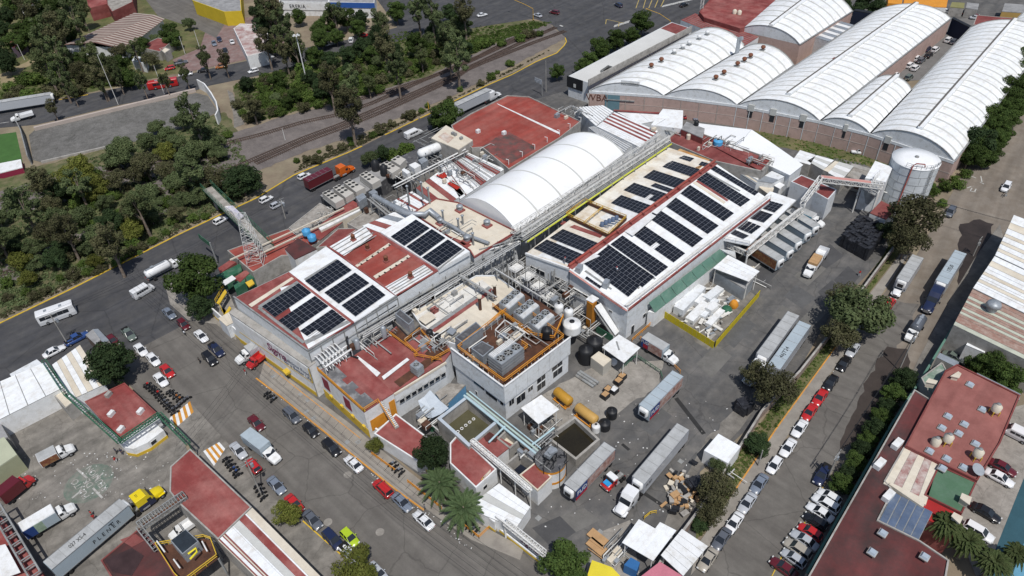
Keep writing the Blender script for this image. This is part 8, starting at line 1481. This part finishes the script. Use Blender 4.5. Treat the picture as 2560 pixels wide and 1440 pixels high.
t = thing('covered_stair','white covered stair descending from the hall gable','stair',G(1535,840)); part('stair_roof',MB().slab([G(1488,765,6.8),G(1502,757,6.8),G(1548,828,1.2),G(1538,838,1.2)],.2),white,t); part('stair_side',MB().slab([G(1484,770,6),G(1488,768,6),G(1538,842,.6),G(1534,845,.6)],.3),steelg,t)
solo('orange_tower',MB().prism(GL([(1467,752),(1478,745),(1492,752),(1481,762)],7.4),0,7.3),mat('rust_orange',(.42,.17,.02),.8,.15,.5),'rust orange clad service tower against the hall gable','tower'); solo('tower_cap',MB().slab(GL([(1464,748),(1480,736),(1498,746),(1482,757)],7.6),.12),white,'white cap roof over the rust orange tower','roof')
solo('blue_cube_tank',MB().prism(GL([(1560,1412),(1577,1393),(1600,1406),(1592,1428)],2.4),0,2.4),mat('cube_blue',(.03,.13,.33),.6,.1,.5),'blue cube tank at the bottom edge by the yellow tarpaulin','tank'); flat('blue_container','blue ribbed container with scaffold by the grey block','container',[(1088,982),(1122,958),(1164,962),(1112,1015)],3.2,mat('container_blue',(.12,.30,.50),.7,.1,.3,corr=(43,.5,.15)),mossr,0)
c_ = [G(1045,1002,5.2),G(1075,975,6.2),G(1122,1020,4.6),G(1080,1045,4.2),G(1060,1038,3.4)]; bm = MB(); ctr = sum(c_,Vector())/5 - Vector((0,0,.8))
for i in range(5): bm.add([c_[i],lerp(c_[i],c_[(i+1) % 5],.5) - Vector((0,0,.35)),ctr],[[0,1,2]]).add([lerp(c_[i],c_[(i+1) % 5],.5) - Vector((0,0,.35)),c_[(i+1) % 5],ctr],[[0,1,2]])
solo('silver_tarp',bm,mat('silver_tarp',(.45,.50,.55),.45,.1,.6),'sagging silver tarpaulin beside the aeration basin','tarpaulin'); vtank(1079,1062,.5,1.6,greenp,'green drum beside the silver tarpaulin')
for i,(x,y) in enumerate([(1494,1344),(1492,1367)]): solo('board_tray',MB().box(G(x,y,.5),(3.4,1.7,.25),B_).beam(G(x - 22,y+4,.7),G(x+14,y+30,.7),.12),[cardm],['upper brown board tray on the concrete apron','lower brown board tray on the concrete apron'][i],'tray')
mb = MB(); q = random.Random(9)
for k in range(110): x,y = q.gauss(1700,16),q.gauss(1238,24); mb.box(G(x,y,0)+Vector((0,0,q.uniform(.2,1.2))),(q.uniform(.4,1.6),q.uniform(.3,1.1),q.uniform(.1,.8)),q.random()*3,q.randrange(4))
tag(solo('scrap_heap',mb,[cardm,creamr,concw,blackp],'heap of cartons and scrap at the yard wall','scrap heap'),None,None,None,'stuff')
mb = MB()
for k in range(90): x,y = q.uniform(740,830),q.gauss(0,10); mb.tube([G(x,1300 - x*.94+y,4.5),G(x+q.uniform(-10,10),1300 - x*.94+y+q.uniform(-6,6),4.9)],.07,4,q.randrange(2))
tag(solo('roof_scrap',mb,[steelw,steelg],'scattered scrap on the rubble terrace','scrap'),None,None,None,'stuff')
def cluster(label,px,py,w,h,z,n,seed,nb=3,ms=None):
 q = random.Random(seed); o = G(px,py,z); t_ = thing('pipe_cluster',label,'pipework',o); ms = ms or (pipeg,steelg,steelw,pipeg)
 for k in range(n):
  a = G(px+q.uniform(-w,w),py+q.uniform(-h,h),z)+Vector((0,0,q.choice((.2,.5,.9,1.4)))); d = q.choice((DA,DA,DB)); L = q.uniform(1.5,6); pts = [lift(a,z),a,a+d*L]+([a+d*L - Vector((0,0,a.z - z))] if q.random() < .6 else [a+d*L+q.choice((DA,DB))*1.5])
  part('pipe',MB().tube(pts,q.choice((.07,.1,.15)),5),q.choice(ms),t_)
 for k in range(nb): a = G(px+q.uniform(-w,w),py+q.uniform(-h,h),z); part('equipment_box',MB().box(a+Vector((0,0,.5)),(q.uniform(.6,1.6),q.uniform(.5,1.2),q.uniform(.6,1.4)),A_),q.choice((galv,steelg,creamr,brownd)),t_)
for i,a in enumerate([('pipes and boxes along the upper edge of the middle cream roof',1105,745,60,22,8,16),('pipes on the middle cream roof near the rust square',1055,770,40,14,8,10),('pipework on the brown walkway behind the office',1085,865,28,18,7.5,14),('pipes beside the black drums on the process block',1045,845,35,14,7.5,12),('pipes around the fan units on the brown deck',1330,830,45,20,8.6,14),('pipework inside the railed cooling deck',1200,900,40,22,7.8,14),('pipes under the white gantry frame',1270,850,30,15,7.8,12),('steel tangle beside the wall of the solar hall gable',1390,740,40,20,5,18),('ground pipework near the white vessels',1425,800,30,20,2,18),('pipes and boxes beside the tall black tanks',1450,840,28,18,1,14),
 ('rusty pipes on the cream block by the barrel roof',1130,590,55,22,9.6,10),('pipes over the sloped red striped sheets',1120,440,45,22,7.4,14),('plant beside the plant room and compressor cluster',1080,400,35,14,5.4,18),('pipes and boxes behind the condenser row',1000,440,35,12,5.4,14),('pipework on the red terrace beside the duct boxes',960,520,45,16,6,14),('plant along the gutter of the red roof hall',1215,395,35,16,7,14),('rooftop plant at the far end of the big red roof',1420,285,30,14,8.2,12),('grey roof plant by the far end of the pipe rack',1655,320,22,10,8,12),('scrap and pipes on the dark red service roof',1790,365,45,12,8,18),('plant on the far part of the service roof',1885,405,25,10,8,8),('pipework at the foot of the hopper tower',2165,480,25,14,2,14),('clutter between the shed roofs and the annex',2085,450,30,12,2,12),
 ('pipes beside the aeration basin and silver tarpaulin',1060,1060,22,18,3,12),('pumps and pipes below the canopy by the dark tank',1345,1075,30,16,.2,16),('pipework between the basins and the lined tank',1320,1140,22,14,4,12),('valves along the packing hall end wall',900,860,45,16,7.6,16),('junk beside the yard hut',1790,1165,22,12,.2,12),('machine parts on the workshop apron',1530,1390,26,18,.2,14),('frames beside the loading canopy',1865,690,22,12,.2,8),('pipes in the gap behind the packing hall',1150,680,90,25,6,20)]): cluster(*a,i+40,4)
mb = MB(); q = random.Random(70)
for k in range(130):
 x,y = q.uniform(0,1),q.uniform(0,1); a = lerp(lerp(G(1668,786),G(1722,728),x) if 0 else lerp(G(1690,800),G(1778,850),x),lerp(G(1760,715),G(1850,760),x),y); L = q.uniform(.4,3.2); mb.box(a+Vector((0,0,q.uniform(.1,.9))),(L,q.uniform(.2,.8),q.uniform(.08,.35)),A_+q.gauss(0,.5),q.choice((0,0,1,2)))
tag(solo('panel_scrap',mb,[mat('aged_white_coat',(.66,.65,.61)),galv,concw],'loose broken white panels and scrap inside the yellow fence','scrap'),None,None,None,'stuff')
mb = MB(); q = random.Random(77)
for k in range(500):
 x,y = q.choice([(q.uniform(640,1200),0),(q.uniform(1350,1800),1),(q.uniform(0,420),2),(q.uniform(1900,2200),3)]) if 0 else (q.uniform(0,1),q.randrange(4)); px_,py_ = [(lerp(650,1180,x),lerp(950,1370,x)+q.gauss(0,8)),(lerp(1350,1820,x),q.uniform(1000,1330)),(lerp(20,420,x),q.uniform(1130,1250)),(lerp(1760,2190,x),lerp(1400,760,x)+q.gauss(0,4))][y]
 mb.box(G(px_,py_,.1),(q.uniform(.08,.3),q.uniform(.06,.22),.03),q.random()*3,q.choice((0,0,1)))
tag(solo('litter',mb,[white,concw],'small pieces of litter scattered on the streets and yard','litter'),None,None,None,'stuff')
# ---------------------------------------------------------------- people
def person(label,px,py,z,shirt,trousers,hd=0,hat=None,bend=0.):
 me = bpy.data.meshes.new('person'); J = [(0,0,.95),(0,0,1.2),(bend*.3,0,1.42),(bend*.35,0,1.52),(bend*.4,0,1.62),(bend*.42,0,1.73),(.0,.10,.88),(.12,.11,.48),(-.05,.11,.06),(.1,.11,.03),(0,-.10,.88),(-.10,-.11,.48),(-.2,-.11,.08),(-.06,-.11,.03),(bend*.3,.2,1.4),(.05,.26,1.12),(.2,.24,.9),(bend*.3,-.2,1.4),(-.04,-.26,1.12),(.1,-.25,.88)]
 E_ = [(0,1),(1,2),(2,3),(3,4),(4,5),(0,6),(6,7),(7,8),(8,9),(0,10),(10,11),(11,12),(12,13),(2,14),(14,15),(15,16),(2,17),(17,18),(18,19)]; RR = [.15,.15,.16,.06,.11,.09,.10,.07,.045,.04,.10,.07,.045,.04,.07,.05,.035,.07,.05,.035]
 me.from_pydata(J,E_,[]); o = bpy.data.objects.new('person',me); C.link(o); md = o.modifiers.new('s','SKIN')
 for v,r_ in zip(me.skin_vertices[0].data,RR): v.radius = (r_,r_)
 me.skin_vertices[0].data[0].use_root = True; sb = o.modifiers.new('u','SUBSURF'); sb.levels = 1; ev = bpy.data.meshes.new_from_object(o.evaluated_get(bpy.context.evaluated_depsgraph_get())); bpy.data.objects.remove(o)
 ev.materials.clear()
 for m in (mat('skin',(.32,.18,.12)),PC[shirt],PC[trousers],PC['black']): ev.materials.append(m)
 for f in ev.polygons: f.use_smooth = True; zc = f.center.z; f.material_index = 2 if zc < .93 and abs(f.center.y) < .19 else (0 if zc > 1.5 or zc < .98 else 1); f.material_index = 3 if zc < .07 else f.material_index
 ev.name = 'person'; o = bpy.data.objects.new('person',ev); C.link(o); o.location = G(px,py,z); o.rotation_euler.z = hd; tag(o,label,'person')
 h = part('helmet' if hat else 'hair',MB().lathe((bend*.42,0,1.66),[(.125,0),(.12,.08),(.07,.13),(0,.14)],10),PC[hat or 'black'],None); h.parent = o
for a in [('person in a red shirt standing near the yard wall',2147,690,.07,'red','silver',2),('person in a red shirt beside the parked red truck',615,936,.07,'red','white',1),('person in red walking in the lot beside the white guard booth',292,1156,.08,'red','white',0),('person in a red shirt beside the long trailer',232,1290,.08,'red','beige',1),('second person in red at the side of the long trailer',238,1300,.08,'red','maroon',2),('person in dark clothes walking past the orange garden fence',1063,1275,.14,'slate','black',.5),('person in red at the motorcycles by the gatehouse',1146,1328,.14,'red','black',0),('person in dark blue standing left of two at the guard booth',293,1134,.08,'navy','black',1),('person in dark blue standing right of two at the guard booth',307,1136,.08,'navy','navy',2),('person in dark clothes crossing by the black off-roader',501,908,.08,'black','black',1)]: person(*a)
p_ = GP(1411,658,hp); person('worker with a red helmet crouching on the cream slope',1411,660,p_.z,'grey','slate',1,'red',.8); p_ = GP(1543,682,hq); person('worker with a red helmet between the solar arrays',1543,684,p_.z,'slate','grey',2,'red',.8)
